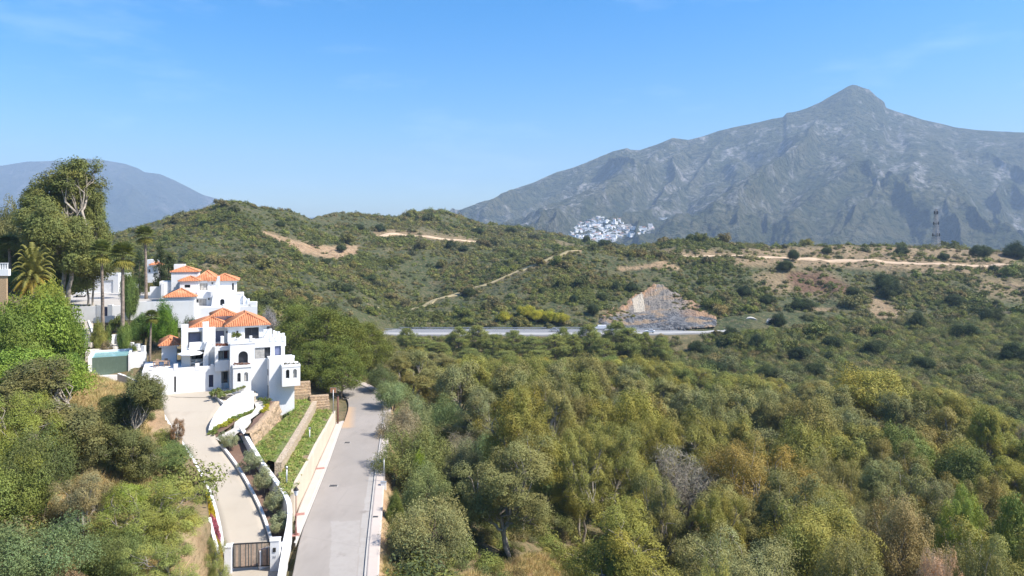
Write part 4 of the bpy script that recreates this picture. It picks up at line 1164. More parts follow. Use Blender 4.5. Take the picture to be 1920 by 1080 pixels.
TT_('bare', 1725, 702, 178, 50, DUSTY, "small leafless grey tree behind the domed yellow-green gum", 'bare_tree', var=2)
TT_('bare', 1905, 752, 145, 50, DUSTY, "small leafless grey tree on the right edge of the scrub slope", 'bare_tree', var=0)
TT_('gum', 820, 690, 150, 110, YELLOW, "yellow-green gum tree left of the forest, below the motorway", var=4)

# --- pines beside the motorway
k = 0
ordn = ["first", "second", "third", "fourth", "fifth", "sixth", "seventh", "eighth", "ninth", "tenth", "eleventh", "twelfth", "thirteenth", "fourteenth", "fifteenth", "sixteenth", "seventeenth", "eighteenth", "nineteenth", "twentieth"]
def nth(i):
    if i < 20: return ordn[i]
    tens = ["", "", "twenty", "thirty", "forty", "fifty", "sixty"][(i + 1) // 10]
    u = (i + 1) % 10
    return tens.replace("ty", "tieth") if u == 0 else tens + "-" + ordn[u - 1]
PM = [(762, 622, 272, 42), (790, 640, 266, 52), (822, 648, 262, 48), (860, 620, 276, 46), (896, 617, 278, 52), (925, 634, 272, 50), (962, 626, 276, 48), (1000, 638, 270, 56), (1040, 634, 272, 60), (1056, 620, 280, 36),
      (1075, 634, 274, 40), (1105, 615, 280, 58), (1130, 640, 268, 60), (1156, 609, 284, 56), (1178, 622, 276, 72), (1210, 630, 276, 34), (880, 660, 255, 52), (950, 664, 252, 60), (1010, 662, 255, 60), (1240, 640, 272, 44)]
for i, (px, py, Y, w) in enumerate(PM):
    TT_('pine', px, py - 7, Y, w, PINEC, "green pine just below the motorway, %s from the left of the pine row" % nth(i), 'pine_tree', group="pines below the motorway")
# --- the big pines between the villa and the road
for px, py, Y, w, lb in [(560, 572, 134, 105, "darker umbrella pine, leftmost, rising behind the villa's corner terrace"), (612, 580, 128, 120, "broad sunlit yellow-green pine behind the rusty backed sign"),
                         (655, 596, 133, 100, "yellow-green pine over the road's left bend"), (585, 640, 122, 90, "shaded pine low beside the villa's hanging oriel"), (640, 650, 119, 88, "low dark pine overhanging the end of the cream wall"), (690, 606, 150, 90, "olive pine behind the end of the road")]:
    TT_('bigpine', px, py, Y, w, BIGPINE if 'shaded' not in lb and 'dark' not in lb else (0.115, 0.143, 0.034), lb, 'pine_tree', group="big pines beside the villa")
# --- yellow flowering trees above the motorway
for i, (px, py, Y, w) in enumerate([(945, 585, 322, 30), (985, 572, 328, 34), (1008, 578, 325, 34), (1030, 582, 324, 38), (1050, 583, 322, 32)]):
    TT_('bushy', px, py, Y, w, (0.270, 0.260, 0.034), "yellow-green tree at the hill foot above the motorway, %s from the left" % nth(i), 'tree', group="yellow-green trees above the motorway")

# --- the forest: crowns at a natural spacing across the valley floor
def top_limit(px):
    return np.interp(px, [600, 690, 760, 860, 960, 1080, 1200, 1300, 1400, 1500, 1600, 1700, 1790, 1850, 1920, 2100], [630, 612, 648, 664, 666, 666, 664, 686, 702, 710, 704, 698, 733, 762, 782, 830])
cand = []
rngf = np.random.default_rng(11)
for q in range(14000):
    Y = math.exp(rngf.uniform(math.log(57), math.log(284))); px = rngf.uniform(690, 2010)
    x = (px - HX) / F * Y
    cand.append((px, Y, x))
forest = []
for px, Y, x in cand:
    if len(forest) >= 292: break
    if dist_poly(np.array([x]), np.array([Y]), WALK_R, False)[0] < 5.5 or x < np.interp(Y, [p[1] for p in WALK_R], [p[0] for p in WALK_R]): continue
    if Y < 92 and 1205 < px < 1345: continue             # room for the bare tree to show
    if Y < 80 and px < 1150: continue                # clearing of dry grass beside the airy gum
    sp = np.interp(Y, [57, 120, 270], [7.6, 8.2, 10.0])
    if any((x - a) ** 2 + (Y - b) ** 2 < max(sp, r * 1.05) ** 2 for a, b, r in taken): continue
    zg = ground_z(x, Y)
    H = rngf.uniform(11.5, 18.5) * np.interp(px, [690, 800, 900], [.62, .72, 1.0])
    py = HY - (zg + H) / Y * F
    lim = top_limit(px)
    if py < lim:
        py = lim + rngf.uniform(0, 10); H = (HY - py) / F * Y - zg
        if H < 6: continue
    hue = vnoise(np.array([x / 26]), np.array([Y / 38]), 5)[0] + rngf.normal() * .17
    right = np.clip((px - 1300) / 500, 0, 1)
    if hue < .25: c, cn = (0.172, 0.17, 0.075) if rngf.random() < .3 else GREYG, "grey-green"
    elif hue < .45: c, cn = OLIVE, "olive"
    elif hue < .53: c, cn = BRONZE, "bronze"
    elif hue < .80: c, cn = (YELLOW if rngf.random() < .35 + .4 * right else (.19, .178, .043)), "yellow-green"
    else: c, cn = GREEN if rngf.random() < .5 else (.142, .155, .038), "fresh green"
    taken.append((x, Y, sp * .5)); forest.append((px, py, Y, zg, H, c, cn))
BANDS = [(0, 85, "front rank of the forest"), (85, 120, "second rank of the forest"), (120, 165, "middle of the forest"), (165, 215, "far half of the forest"), (215, 999, "farthest forest rank")]
cnt = {}
for b, (y0, y1, bn) in enumerate(BANDS):
    for px, py, Y, zg, H, c, cn in sorted(f for f in forest if y0 <= f[2] < y1):
        k = cnt[(b, cn)] = cnt.get((b, cn), -1) + 1
        x = (px - HX) / F * Y
        W = rngf.uniform(8.4, 12.4) * min(1, .35 + H / 18)
        kd = ('widenear' if rngf.random() < .28 else 'gumnear') if Y < 112 else ('gumwide' if rngf.random() < .28 else 'gum')
        plant_at(kd, (x, Y, zg), H, W * (1.1 if kd in ('gumwide', 'widenear') else 1), vary(c, .14), "%s gum, %s of that tint from left, %s" % (cn, nth(k), bn), 'tree', 'gum_tree', GUMS)

# ================================================================ THE BANK LEFT OF THE DRIVE AND THE VILLA GARDENS
BK = "trees of the bank left of the drive"
for a in [
    ('tallgum', 250, 702, 63.5, 125, (0.098, .106, .042), "grey-olive tree with several thin trunks on the dry bank beside the drive", 1),
    ('tallgum', 88, 672, 58, 205, (0.115, .112, .046), "wide brownish gum on the upper left bank, thin enough to see the dry slope", 0),
    ('gumnear', 30, 725, 52, 190, (0.189, 0.208, 0.046), "yellow-green tree cut by the left edge, halfway down the bank", 1),
    ('mimosa', 55, 965, 42, 205, (0.105, .135, .058), "blue-green rounded bush in the lower left corner", 1),
    ('bushy', 75, 545, 84, 150, (0.12, .17, .03), "bright green leafy tree below the brick wall at the left edge", 0),
    ('bushy', 25, 590, 78, 130, (0.115, .155, .032), "bright green tree cut by the left edge below the brick wall", 1),
    ('bushy', 104, 588, 84, 92, (0.108, 0.169, 0.028), "deep green leafy tree left of the pool", 2),
    ('bushy', 60, 640, 72, 170, (0.135, 0.195, 0.034), "mid green leafy tree in the middle of the left hedge-like mass", 3),
    ('bushy', 128, 655, 82, 56, (0.108, 0.163, 0.034), "narrow deep green tree in front of the pool's left end", 0),
    ('bushy', 92, 690, 76, 86, (0.101, 0.143, 0.032), "dark green tree lowest of the leafy mass left of the pool", 1),
    ('bushy', 88, 525, 95, 80, (0.165, .195, .035), "yellow-green pointed tree above the leafy mass at the left", 2),
    ('bushy', 190, 722, 86, 26, (0.13, .15, .06), "small grey-green shrub on the dry bank below the pool", 2),
    ('mimosa', 312, 835, 66, 105, (0.101, 0.137, 0.046), "dark green dense tree at the drive's outer kerb", 2),
    ('airy', 318, 915, 52, 140, (0.203, 0.215, 0.057), "tall yellow-olive gum hiding the drive's left kerb near the gate", 0),
    ('airy', 262, 905, 50, 160, (0.169, 0.195, 0.052), "feathery olive-green tree in the middle of the lower bank", 1),
    ('bushy', 232, 905, 56, 90, (0.189, 0.240, 0.034), "bright green bush on the dry grass of the bank", 3),
    ('airy', 160, 880, 50, 115, (0.189, 0.163, 0.086), "small brownish tree above the patch of dry grass", 2),
    ('bushy', 195, 1030, 46, 80, (0.095, 0.130, 0.032), "dark green bush at the lower edge beside the dry grass", 0),
    ('mimosa', 60, 800, 50, 130, (0.10, .118, .042), "dense olive tree below the brownish gum, near the left edge", 2),
    ('mimosa', 225, 985, 46, 120, (0.105, .13, .045), "dense green bush at the lower edge left of the olive gum", 0),
    ('bushy', 150, 812, 60, 75, (0.115, .115, .05), "olive bush on the dry bank below the brownish gum", 2),
    ('bushy', 205, 742, 78, 46, (0.085, .105, .035), "dark green bush high on the dry bank near the pool", 1),
    ('airy', 404, 1010, 47, 48, (0.196, 0.208, 0.069), "thin pale gum in front of the gate's left post", 2),
    ('airy', 300, 1010, 45, 150, (0.182, 0.195, 0.057), "olive gum with pale stems at the lower edge", 0),
    ('bushy', 175, 815, 66, 40, (0.176, 0.163, 0.069), "small olive bush on the crest of the dry bank", 1),
    ('bushy', 20, 870, 48, 130, (0.121, 0.150, 0.040), "dark olive shrub at the left edge under the yellow-green tree", 2),
    ('bushy', 128, 1060, 42, 60, (0.216, 0.156, 0.103), "small brownish bush at the lower edge", 3)]:
    TT_(a[0], a[1], a[2], a[3], a[4], a[5], a[6], 'shrub' if 'bush' in a[6] or 'shrub' in a[6] else 'tree', 'shrub' if 'bush' in a[6] or 'shrub' in a[6] else 'tree', BK, var=a[7])

for a in [
    ('tallgum', 116, 285, 128, 165, (0.115, .128, .04), "very tall gum tree towering over the car park, against the blue mountain", 0, 'tree', 'gum_tree', {}),
    ('gum', 172, 342, 135, 84, (0.115, .13, .04), "shorter gum crown filling the right side of the very tall gum", 1, 'tree', 'gum_tree', {}),
    ('widenear', 82, 385, 134, 150, (0.095, .112, .036), "broad dark gum behind the feather palm, under the very tall gum", 0, 'tree', 'gum_tree', {}),
    ('bushy', 10, 388, 150, 70, (0.162, 0.163, 0.069), "olive tree at the left edge behind the very tall gum", 1, 'tree', 'tree', {}),
    ('gumwide', 108, 482, 138, 100, (0.074, 0.111, 0.025), "dark spreading tree leaning over the white car", 0, 'tree', 'tree', {'hmin': 5}),
    ('bushy', 55, 500, 128, 90, (0.081, 0.124, 0.029), "dark leafy tree under the feather palm", 2, 'tree', 'tree', {}),
    ('bushy', 105, 470, 140, 110, (0.081, 0.111, 0.028), "dark tree filling the foot of the very tall gum", 3, 'tree', 'tree', {}),
    ('bushy', 20, 470, 140, 70, (0.081, 0.111, 0.029), "dark bush at the left edge above the white balustrade", 1, 'shrub', 'shrub', {}),
    ('featherpalm', 62, 462, 112, 82, (0.135, .135, .045), "feather palm with arching golden fronds", 0, 'palm', 'palm_tree', {}),
    ('fanpalm', 20, 442, 128, 50, (0.105, 0.125, 0.042), "short fan palm at the left edge behind the feather palm", 2, 'palm', 'palm_tree', {}),
    ('fanpalm', 193, 450, 122, 50, (0.105, 0.125, 0.042), "leftmost of the tall fan palms, in front of the garage", 0, 'palm', 'palm_tree', {}),
    ('fanpalm', 230, 455, 118, 58, (0.105, 0.125, 0.042), "thickest tall fan palm with a hanging dry skirt, beside the garden slope", 1, 'palm', 'palm_tree', {}),
    ('fanpalm', 274, 425, 150, 44, (0.105, 0.125, 0.042), "tallest fan palm rising beside the dark cypress", 2, 'palm', 'palm_tree', {}),
    ('fanpalm', 281, 582, 110, 34, (0.105, 0.125, 0.042), "shorter fan palm standing on the lower villa's dining terrace", 0, 'palm', 'palm_tree', {}),
    ('cypress', 300, 458, 152, 30, (0.035, 0.049, 0.021), "tallest dark cypress beside the upper villa", 0, 'cypress', 'cypress', {}),
    ('cypress', 316, 476, 156, 40, (0.038, 0.055, 0.023), "dark cypress touching the upper villa's roof", 1, 'cypress', 'cypress', {}),
    ('cypress', 262, 470, 160, 26, (0.035, 0.052, 0.021), "dark cypress left of the tallest fan palm", 1, 'cypress', 'cypress', {}),
    ('bushy', 243, 505, 128, 34, (0.081, 0.117, 0.034), "slender dark garden tree between the palms", 2, 'tree', 'tree', {}),
    ('bushy', 308, 570, 117, 54, (0.101, 0.176, 0.023), "round glossy green tree behind the lower villa's side roof", 1, 'tree', 'tree', {}),
    ('bushy', 268, 578, 119, 50, (0.074, 0.117, 0.029), "dark garden tree against the white retaining wall", 3, 'tree', 'tree', {}),
    ('bushy', 358, 590, 118, 30, (0.047, 0.072, 0.023), "small dark tree just behind the lower villa's flat roof", 0, 'tree', 'tree', {}),
    ('bushy', 330, 596, 120, 8, (0.041, 0.058, 0.023), "thin dark conifer against the white retaining wall", 0, 'tree', 'tree', {}),
    ('bushy', 505, 585, 142, 50, (0.216, 0.208, 0.241), "mauve flowering tree behind the villa's corner terrace", 1, 'tree', 'tree', {}),
    ('bushy', 488, 592, 150, 40, (0.121, 0.143, 0.034), "green bush beside the upper villa's stepped terrace", 2, 'shrub', 'shrub', {}),
    ('bushy', 232, 605, 113, 26, (0.121, 0.169, 0.046), "green garden shrub at the foot of the thickest fan palm", 2, 'shrub', 'shrub', {}),
    ('bushy', 186, 604, 116, 30, (0.176, 0.182, 0.052), "yellowish garden shrub beside the steps to the pool", 1, 'shrub', 'shrub', {}),
    ('olive', 258, 690, 101, 36, OLIVEG, "small olive tree at the corner of the long white wall", 0, 'tree', 'olive_tree', {}),
    ('olive', 198, 637, 112, 26, (0.203, 0.156, 0.092), "small sparse tree on the pool terrace", 1, 'tree', 'olive_tree', {})]:
    TT_(a[0], a[1], a[2], a[3], a[4], a[5], a[6], a[8], a[9], None, var=a[7], **a[10])

# olive trees in the bed beside the drive
for i, (px, py, Y, w) in enumerate([(430, 806, 80, 38), (468, 842, 74.5, 42), (494, 876, 70.5, 44), (514, 912, 67, 48), (524, 957, 63.5, 50)]):
    x = (px - HX) / F * Y; zg = Zd(Y) - .1; H = (HY - py) / F * Y - zg
    plant_at('olive', (x, Y, zg), max(H, 2.2), w / F * Y, vary(OLIVEG, .06), ["farthest olive tree of the drive bed, nearest the villa path", "second olive tree from the villa in the drive bed", "middle olive tree of the five in the drive bed", "fourth olive tree from the villa, in the drive bed", "nearest olive tree of the drive bed, beside the gate pillar"][i], 'tree', 'olive_tree', "olive trees beside the drive", var=i)
    taken.append((x, Y, 2))

# ================================================================ HILL SCRUB
# bigger bushes and carob trees one can tell apart
BIGB = [(1472, 497, 420, 30, 20), (1488, 478, 455, 22, 20), (1663, 530, 420, 46, 34), (1670, 545, 385, 40, 26), (1862, 505, 430, 16, 17), (1840, 470, 505, 36, 26), (1905, 470, 490, 50, 26), (1720, 600, 300, 34, 26),
        (1600, 545, 385, 26, 18), (1505, 570, 340, 44, 24), (1440, 560, 350, 30, 20), (1130, 555, 372, 20, 15), (1112, 580, 335, 22, 20), (1185, 537, 400, 22, 18), (1460, 600, 310, 30, 22), (1100, 448, 760, 14, 16), (1135, 455, 700, 26, 12),
        (845, 458, 515, 22, 14), (870, 465, 500, 16, 12), (895, 432, 690, 26, 12), (958, 432, 700, 26, 12), (1004, 487, 418, 16, 14), (880, 546, 392, 24, 18), (640, 465, 480, 22, 12), (525, 420, 470, 20, 10), (672, 425, 610, 24, 12), (712, 427, 600, 22, 12),
        (610, 490, 415, 22, 12), (575, 560, 330, 22, 16), (690, 520, 410, 30, 16), (650, 540, 370, 26, 16), (1015, 545, 370, 14, 12), (1075, 560, 345, 16, 18), (1550, 470, 510, 18, 12), (1690, 470, 512, 26, 14), (1770, 480, 500, 20, 14), (1395, 545, 375, 26, 16),
        (1350, 560, 360, 20, 14), (1790, 560, 380, 34, 20), (1860, 590, 340, 40, 24), (1810, 620, 300, 44, 26), (1900, 660, 270, 50, 30), (1640, 650, 280, 40, 24), (1560, 640, 285, 36, 24), (1500, 660, 270, 40, 24), (1420, 640, 280, 36, 22), (1370, 625, 292, 30, 20), (1310, 650, 275, 40, 24), (1340, 690, 250, 44, 26), (1440, 700, 240, 44, 26), (1530, 690, 240, 40, 24), (1730, 680, 255, 40, 24)]
RB = np.random.default_rng(33)
bush_items = []
def hill_pt(px, py):
    h = hit(px, py); return h
for px, py, Y, w, h in BIGB:
    p = hill_pt(px, min(py + h * .5, 760))
    if p is None: continue
    bush_items.append((p, w / F * p.y, h / F * p.y * 1.25, (0.045, .062, .024), True))
# scattered scrub
rc = (HXr[1:, 1:] - HXr[:-1, :-1]); 
cellA = np.abs((HXr[:-1, 1:] - HXr[:-1, :-1]) * (HYr[1:, :-1] - HYr[:-1, :-1]))
cy = HYr[:-1, :-1]; cpx = hp_x[:-1, :-1]; cb = hbare[:-1, :-1]
wgt = cellA * np.minimum(1, (380 / cy) ** 1.3) * (cy < 1000) * (cpx > -60) * (cpx < 2250) * np.clip(1.0 - cb * 1.25, .06, 1)
dens = np.clip(.55 + fbm(HXr[:-1, :-1] / 30, HYr[:-1, :-1] / 30, 4, 91) * 1.6, .12, 1.6); wgt = wgt * dens
NS = 110000
sel = RB.choice(wgt.size, NS, p=(wgt / wgt.sum()).ravel())
ri, ci = np.unravel_index(sel, wgt.shape); fu, fv = RB.random(NS), RB.random(NS)
def lerp2(A): return (A[ri, ci] * (1 - fu) * (1 - fv) + A[ri, ci + 1] * fu * (1 - fv) + A[ri + 1, ci] * (1 - fu) * fv + A[ri + 1, ci + 1] * fu * fv)
SP = np.stack([lerp2(HXr), lerp2(HYr), lerp2(HZr)], 1)
SS = np.exp(RB.normal(-.30, .46, NS)) * np.interp(SP[:, 1], [240, 420, 800], [.95, 1.0, 1.5])
pal = np.array([(0.100, 0.112, 0.032), (0.068, 0.080, 0.030), (0.130, 0.145, 0.038), (0.145, 0.122, 0.056), (0.165, 0.158, 0.05), (0.105, 0.104, 0.046)])
cid = np.clip((vnoise(SP[:, 0] / 45, SP[:, 1] / 45, 71) * 6 + RB.normal(0, 1.3, NS)), 0, 5.99).astype(int)
SC = pal[cid] * RB.uniform(.75, 1.25, (NS, 1))
SPX = HX + SP[:, 0] / SP[:, 1] * F; SPY = HY - SP[:, 2] / SP[:, 1] * F
clear = np.zeros(NS, bool)
for o in [o for o in COL.objects if o.name.startswith(("dirt_track", "firebreak"))]:
    Vt = np.array([v.co[:] for v in o.data.vertices]); L = Vt.reshape(-1, 9, 3)[::2, 4]
    clear |= dist_poly(SP[:, 0], SP[:, 1], [tuple(p) for p in L], False) < (4.6 + SS * .9 if o.name.startswith("dirt") else 2.0)
clear |= in_poly(SPX, SPY, [(1130, 608), (1166, 578), (1204, 548), (1228, 532), (1258, 544), (1306, 570), (1336, 602), (1300, 626), (1150, 626)]) & (SP[:, 1] < 430)
clear |= dist_poly(SP[:, 0], SP[:, 1], MW, False) < 10.5
keep = ~clear; SP, SS, SC = SP[keep], SS[keep], SC[keep]
# the ones that show largest are things of their own
shown = SS / SP[:, 1] * ((SP[:, 0] / SP[:, 1] * F + HX > 230) & (SP[:, 0] / SP[:, 1] * F + HX < 1900))
order = np.argsort(-shown)
NBIG = 240
SHR = "bushes of the scrub hillsides"
def region(p):
    px, py = proj(p)
    if px < 560: return "on the rounded left hill"
    if px < 760: return "on the dark middle slope"
    if px < 1100: return "on the firebreak spur"
    if px < 1380: return "on the rock cutting hill"
    if py > 600: return "on the lower right slope"
    return "on the right upper slope"
for i in order[:NBIG]: bush_items.append((Vector(SP[i]), SS[i] * 3.0, SS[i] * 2.0, tuple(SC[i]), False))
rk = {}
def tone(c): 
    return "dark green" if c[1] < .075 else ("brownish olive" if c[0] > c[1] * .92 else "mid green")
bush_items.sort(key=lambda b: proj(b[0])[0])
for p, w, h, c, big in bush_items:
    key = ("big carob-like tree" if big else "rounded bush", tone(c), region(p)); n = rk[key] = rk.get(key, -1) + 1
    ps = PROTO['shrub' if not big else 'bushy']; cm, tm, h0, w0 = ps[random.randrange(len(ps))]
    o = link('hill_tree' if big else 'scrub_bush', cm); o.location = p - Vector((0, 0, .15 * h)); o.rotation_euler = (0, 0, random.uniform(0, 6.28)); o.scale = (w / w0, w / w0, h / h0)
    o.color = vary(c, .12)
    tag(o, "%s %s, %s of its kind from left %s" % (key[1], key[0], nth(n), key[2]), 'tree' if big else 'bush', SHR if not big else "single trees of the scrub hillsides")

def scatter(name, pts, scl, cols, protos, label, rots=None):
    """one object: points carrying instances of a few plant meshes"""
    me = bpy.data.meshes.new(name); n = len(pts)
    me.vertices.add(n); me.vertices.foreach_set("co", np.asarray(pts, np.float32).ravel())
    for an, arr, ty in (("scl", scl, 'FLOAT'), ("rot", RB.uniform(0, 6.28, n), 'FLOAT'), ("idx", RB.integers(0, len(protos), n), 'INT')):
        a = me.attributes.new(an, ty, 'POINT'); a.data.foreach_set("value", np.asarray(arr, np.int32 if ty == 'INT' else np.float32))
    a = me.attributes.new("col", 'FLOAT_COLOR', 'POINT'); a.data.foreach_set("color", np.hstack([cols, np.ones((n, 1))]).astype(np.float32).ravel())
    o = link(name, me); tag(o, label, kind="stuff")
    cl = bpy.data.collections.new(name + "_kinds")
    for k, pm_ in enumerate(protos):
        m2 = pm_.copy(); m2.materials.clear(); m2.materials.append(M['scrubleaf'])
        cl.objects.link(bpy.data.objects.new(name + "_kind", m2))
    ng = bpy.data.node_groups.new(name, 'GeometryNodeTree')
    ng.interface.new_socket("Geometry", in_out='INPUT', socket_type='NodeSocketGeometry'); ng.interface.new_socket("Geometry", in_out='OUTPUT', socket_type='NodeSocketGeometry')
    nd = ng.nodes; lk = ng.links
    gi = nd.new("NodeGroupInput"); go = nd.new("NodeGroupOutput"); ins = nd.new("GeometryNodeInstanceOnPoints"); ci_ = nd.new("GeometryNodeCollectionInfo")
    ci_.inputs["Collection"].default_value = cl; ci_.inputs["Separate Children"].default_value = True; ci_.inputs["Reset Children"].default_value = True
    ins.inputs["Pick Instance"].default_value = True
    def na(nm, ty): 
        x = nd.new("GeometryNodeInputNamedAttribute"); x.data_type = ty; x.inputs["Name"].default_value = nm; return [s for s in x.outputs if s.enabled and s.name == "Attribute"][0]
    cx = nd.new("ShaderNodeCombineXYZ"); lk.new(na("rot", 'FLOAT'), cx.inputs["Z"])
    lk.new(gi.outputs[0], ins.inputs["Points"]); lk.new(ci_.outputs[0], ins.inputs["Instance"]); lk.new(na("idx", 'INT'), ins.inputs["Instance Index"])
    lk.new(cx.outputs[0], ins.inputs["Rotation"]); lk.new(na("scl", 'FLOAT'), ins.inputs["Scale"]); lk.new(ins.outputs[0], go.inputs[0])
    md = o.modifiers.new("scatter", 'NODES'); md.node_group = ng
    return o
rest = order[NBIG:]
qk = np.flatnonzero((((G[..., 0] < 1186) & (G[..., 1] > 581) & (G[..., 1] < 603)) | ((G[..., 0] > 1262) & (vv > .5)) | ((vv > .42) & (vv < .5) & (G[..., 0] > 1240))).ravel() & (~slab.ravel()))
qk = RB.choice(qk, 170); qp = Vq.reshape(-1, 3)[qk]
small_shrub = [crown_mesh("shrub_kind", *(lambda rng, s: clump_leaves([np.array(c) for c in [(0, 0, .8), (.8, .2, .6), (-.6, .5, .55), (-.2, -.8, .6), (.4, .9, .45)]], [.8 + .1 * s, .6, .65, .6, .55], 60, .34, rng, .85, .1, .55, .3, .2))(np.random.default_rng(500 + s), s)) for s in range(4)]
SPs = np.vstack([SP[rest], qp]); SPs[:, 2] -= .15
scatter("hillside_scrub", SPs, np.concatenate([SS[rest], RB.uniform(.35, .95, len(qp))]), np.vstack([SC[rest], pal[RB.integers(0, 6, len(qp))]]), small_shrub, "low scrub covering the hills")

# undergrowth under the forest, on the verge and the bank
UP = []; UC = []; US = []
n_try = 9000
for q in range(n_try):
    Y = math.exp(RB.uniform(math.log(46), math.log(300))); px = RB.uniform(-60, 2000); x = (px - HX) / F * Y
    UP.append((x, Y)); 
for q in range(11000):
    Y = math.sqrt(RB.uniform(150 ** 2, 330 ** 2)); px = RB.uniform(1180, 2060); 
    if px < 1350 and Y > 285: continue
    UP.append(((px - HX) / F * Y, Y))
for q in range(1300):
    Y = RB.uniform(255, 295); px = RB.uniform(690, 1270); UP.append(((px - HX) / F * Y, Y))
UP = np.array(UP)
ok = dist_poly(UP[:, 0], UP[:, 1], WALK_R, False) > 2.2
ok &= ~in_poly(UP[:, 0], UP[:, 1], ROAD_POLY); 
for poly, off_, bl in FLATS: ok &= (~in_poly(UP[:, 0], UP[:, 1], poly)) & (dist_poly(UP[:, 0], UP[:, 1], poly) > 1.5)
xr = np.interp(UP[:, 1], [p[1] for p in WALK_R], [p[0] for p in WALK_R])
right_side = UP[:, 0] > xr + 1.0
left_out = (UP[:, 0] < np.interp(UP[:, 1], [p[1] for p in sorted(DRIVE_L, key=lambda a: a[1])], [p[0] for p in sorted(DRIVE_L, key=lambda a: a[1])]) - 3) & (UP[:, 1] < 96)
far_left = (UP[:, 1] > 150) & ~right_side
ok &= right_side | left_out | far_left
dd = soft_poly(UP[:, 0], UP[:, 1], [(-9, 48), (4, 52), (14, 66), (10, 80), (-2, 62)], 5)
dl = soft_poly(UP[:, 0], UP[:, 1], [(-62, 100), (-55, 101), (-40, 76), (-33, 62), (-24, 50), (-28, 40), (-40, 60)], 3)
ok &= RB.random(len(UP)) > np.maximum(dd * .75, dl * .96)
UP = UP[ok]; UZ = np.array([ground_z(x, y) for x, y in UP])
US = np.exp(RB.normal(-.25, .4, len(UP))) * np.where((UP[:, 0] / UP[:, 1] > .17) & (UP[:, 1] > 150), 1.25, 1.0); UCc = pal[RB.integers(0, 6, len(UP))] * RB.uniform(.8, 1.35, (len(UP), 1))
fine_shrub = [crown_mesh("shrub_kind", *(lambda rng, s: clump_leaves([np.array(c) for c in [(0, 0, .75), (.8, .2, .55), (-.6, .5, .5), (-.2, -.8, .55), (.4, .9, .4), (-.9, -.3, .3)]], [.75 + .1 * s, .6, .65, .6, .55, .5], 300, .14, rng, .85, .1, .45, .3, .2))(np.random.default_rng(540 + s), s)) for s in range(4)]
scatter("undergrowth", np.column_stack([UP, UZ - .1]), US, UCc, fine_shrub, "green undergrowth below the trees")

# dry grass
def tuft(seed):
    rng = np.random.default_rng(seed); V = []; Fa = []; T_ = []
    for i in range(46):
        an = rng.uniform(0, 6.28); r = rng.uniform(0, .35); b0 = np.array([r * math.cos(an), r * math.sin(an), -.05]); L = rng.uniform(.35, .8)
        d = unit(np.array([rng.normal() * .35, rng.normal() * .35, 1])); s = unit(np.cross(d, rng.normal(size=3))) * .018
        tip = b0 + d * L + np.array([d[0], d[1], -.2]) * L * .3; b = len(V); V += [b0 - s, b0 + s, tip + s * .3, tip - s * .3]; Fa.append((b, b + 1, b + 2, b + 3)); T_ += [np.ones(3) * rng.uniform(.7, 1.3)] * 4
    return crown_mesh("tuft", np.array(V), np.array(Fa), np.array(T_))
tufts = [tuft(700 + i) for i in range(3)]
gp = []
for poly, n in (([(-10.2, 48), (-3, 47), (6, 52), (15, 64), (12, 80), (2, 74), (-6, 60), (-11.5, 66)], 5200), ([(-64, 101), (-56, 101), (-41, 78), (-33, 64), (-25, 52), (-26, 40), (-38, 44), (-42, 62)], 6500), ([(-12.5, 72), (-11.5, 72), (-15, 100), (-16, 100)], 350)):
    A = np.array(poly); lo, hi = A.min(0), A.max(0); q = RB.uniform(lo, hi, (n * 3, 2)); q = q[in_poly(q[:, 0], q[:, 1], poly)][:n]; gp.append(q)
gp = np.vstack(gp); gp = gp[dist_poly(gp[:, 0], gp[:, 1], WALK_R, False) > .4]
okd = ~in_poly(gp[:, 0], gp[:, 1], DRIVE_POLY) & (dist_poly(gp[:, 0], gp[:, 1], DRIVE_POLY) > .6); gp = gp[okd]
gz = np.array([ground_z(x, y) for x, y in gp])
gc = np.array([(0.42, .33, .18), (0.36, .26, .14), (0.30, .26, .12)])[RB.integers(0, 3, len(gp))] * RB.uniform(.75, 1.2, (len(gp), 1))
scatter("dry_grass", np.column_stack([gp, gz]), RB.uniform(.6, 1.3, len(gp)), gc, tufts, "bleached dry grass on the bank and verge")
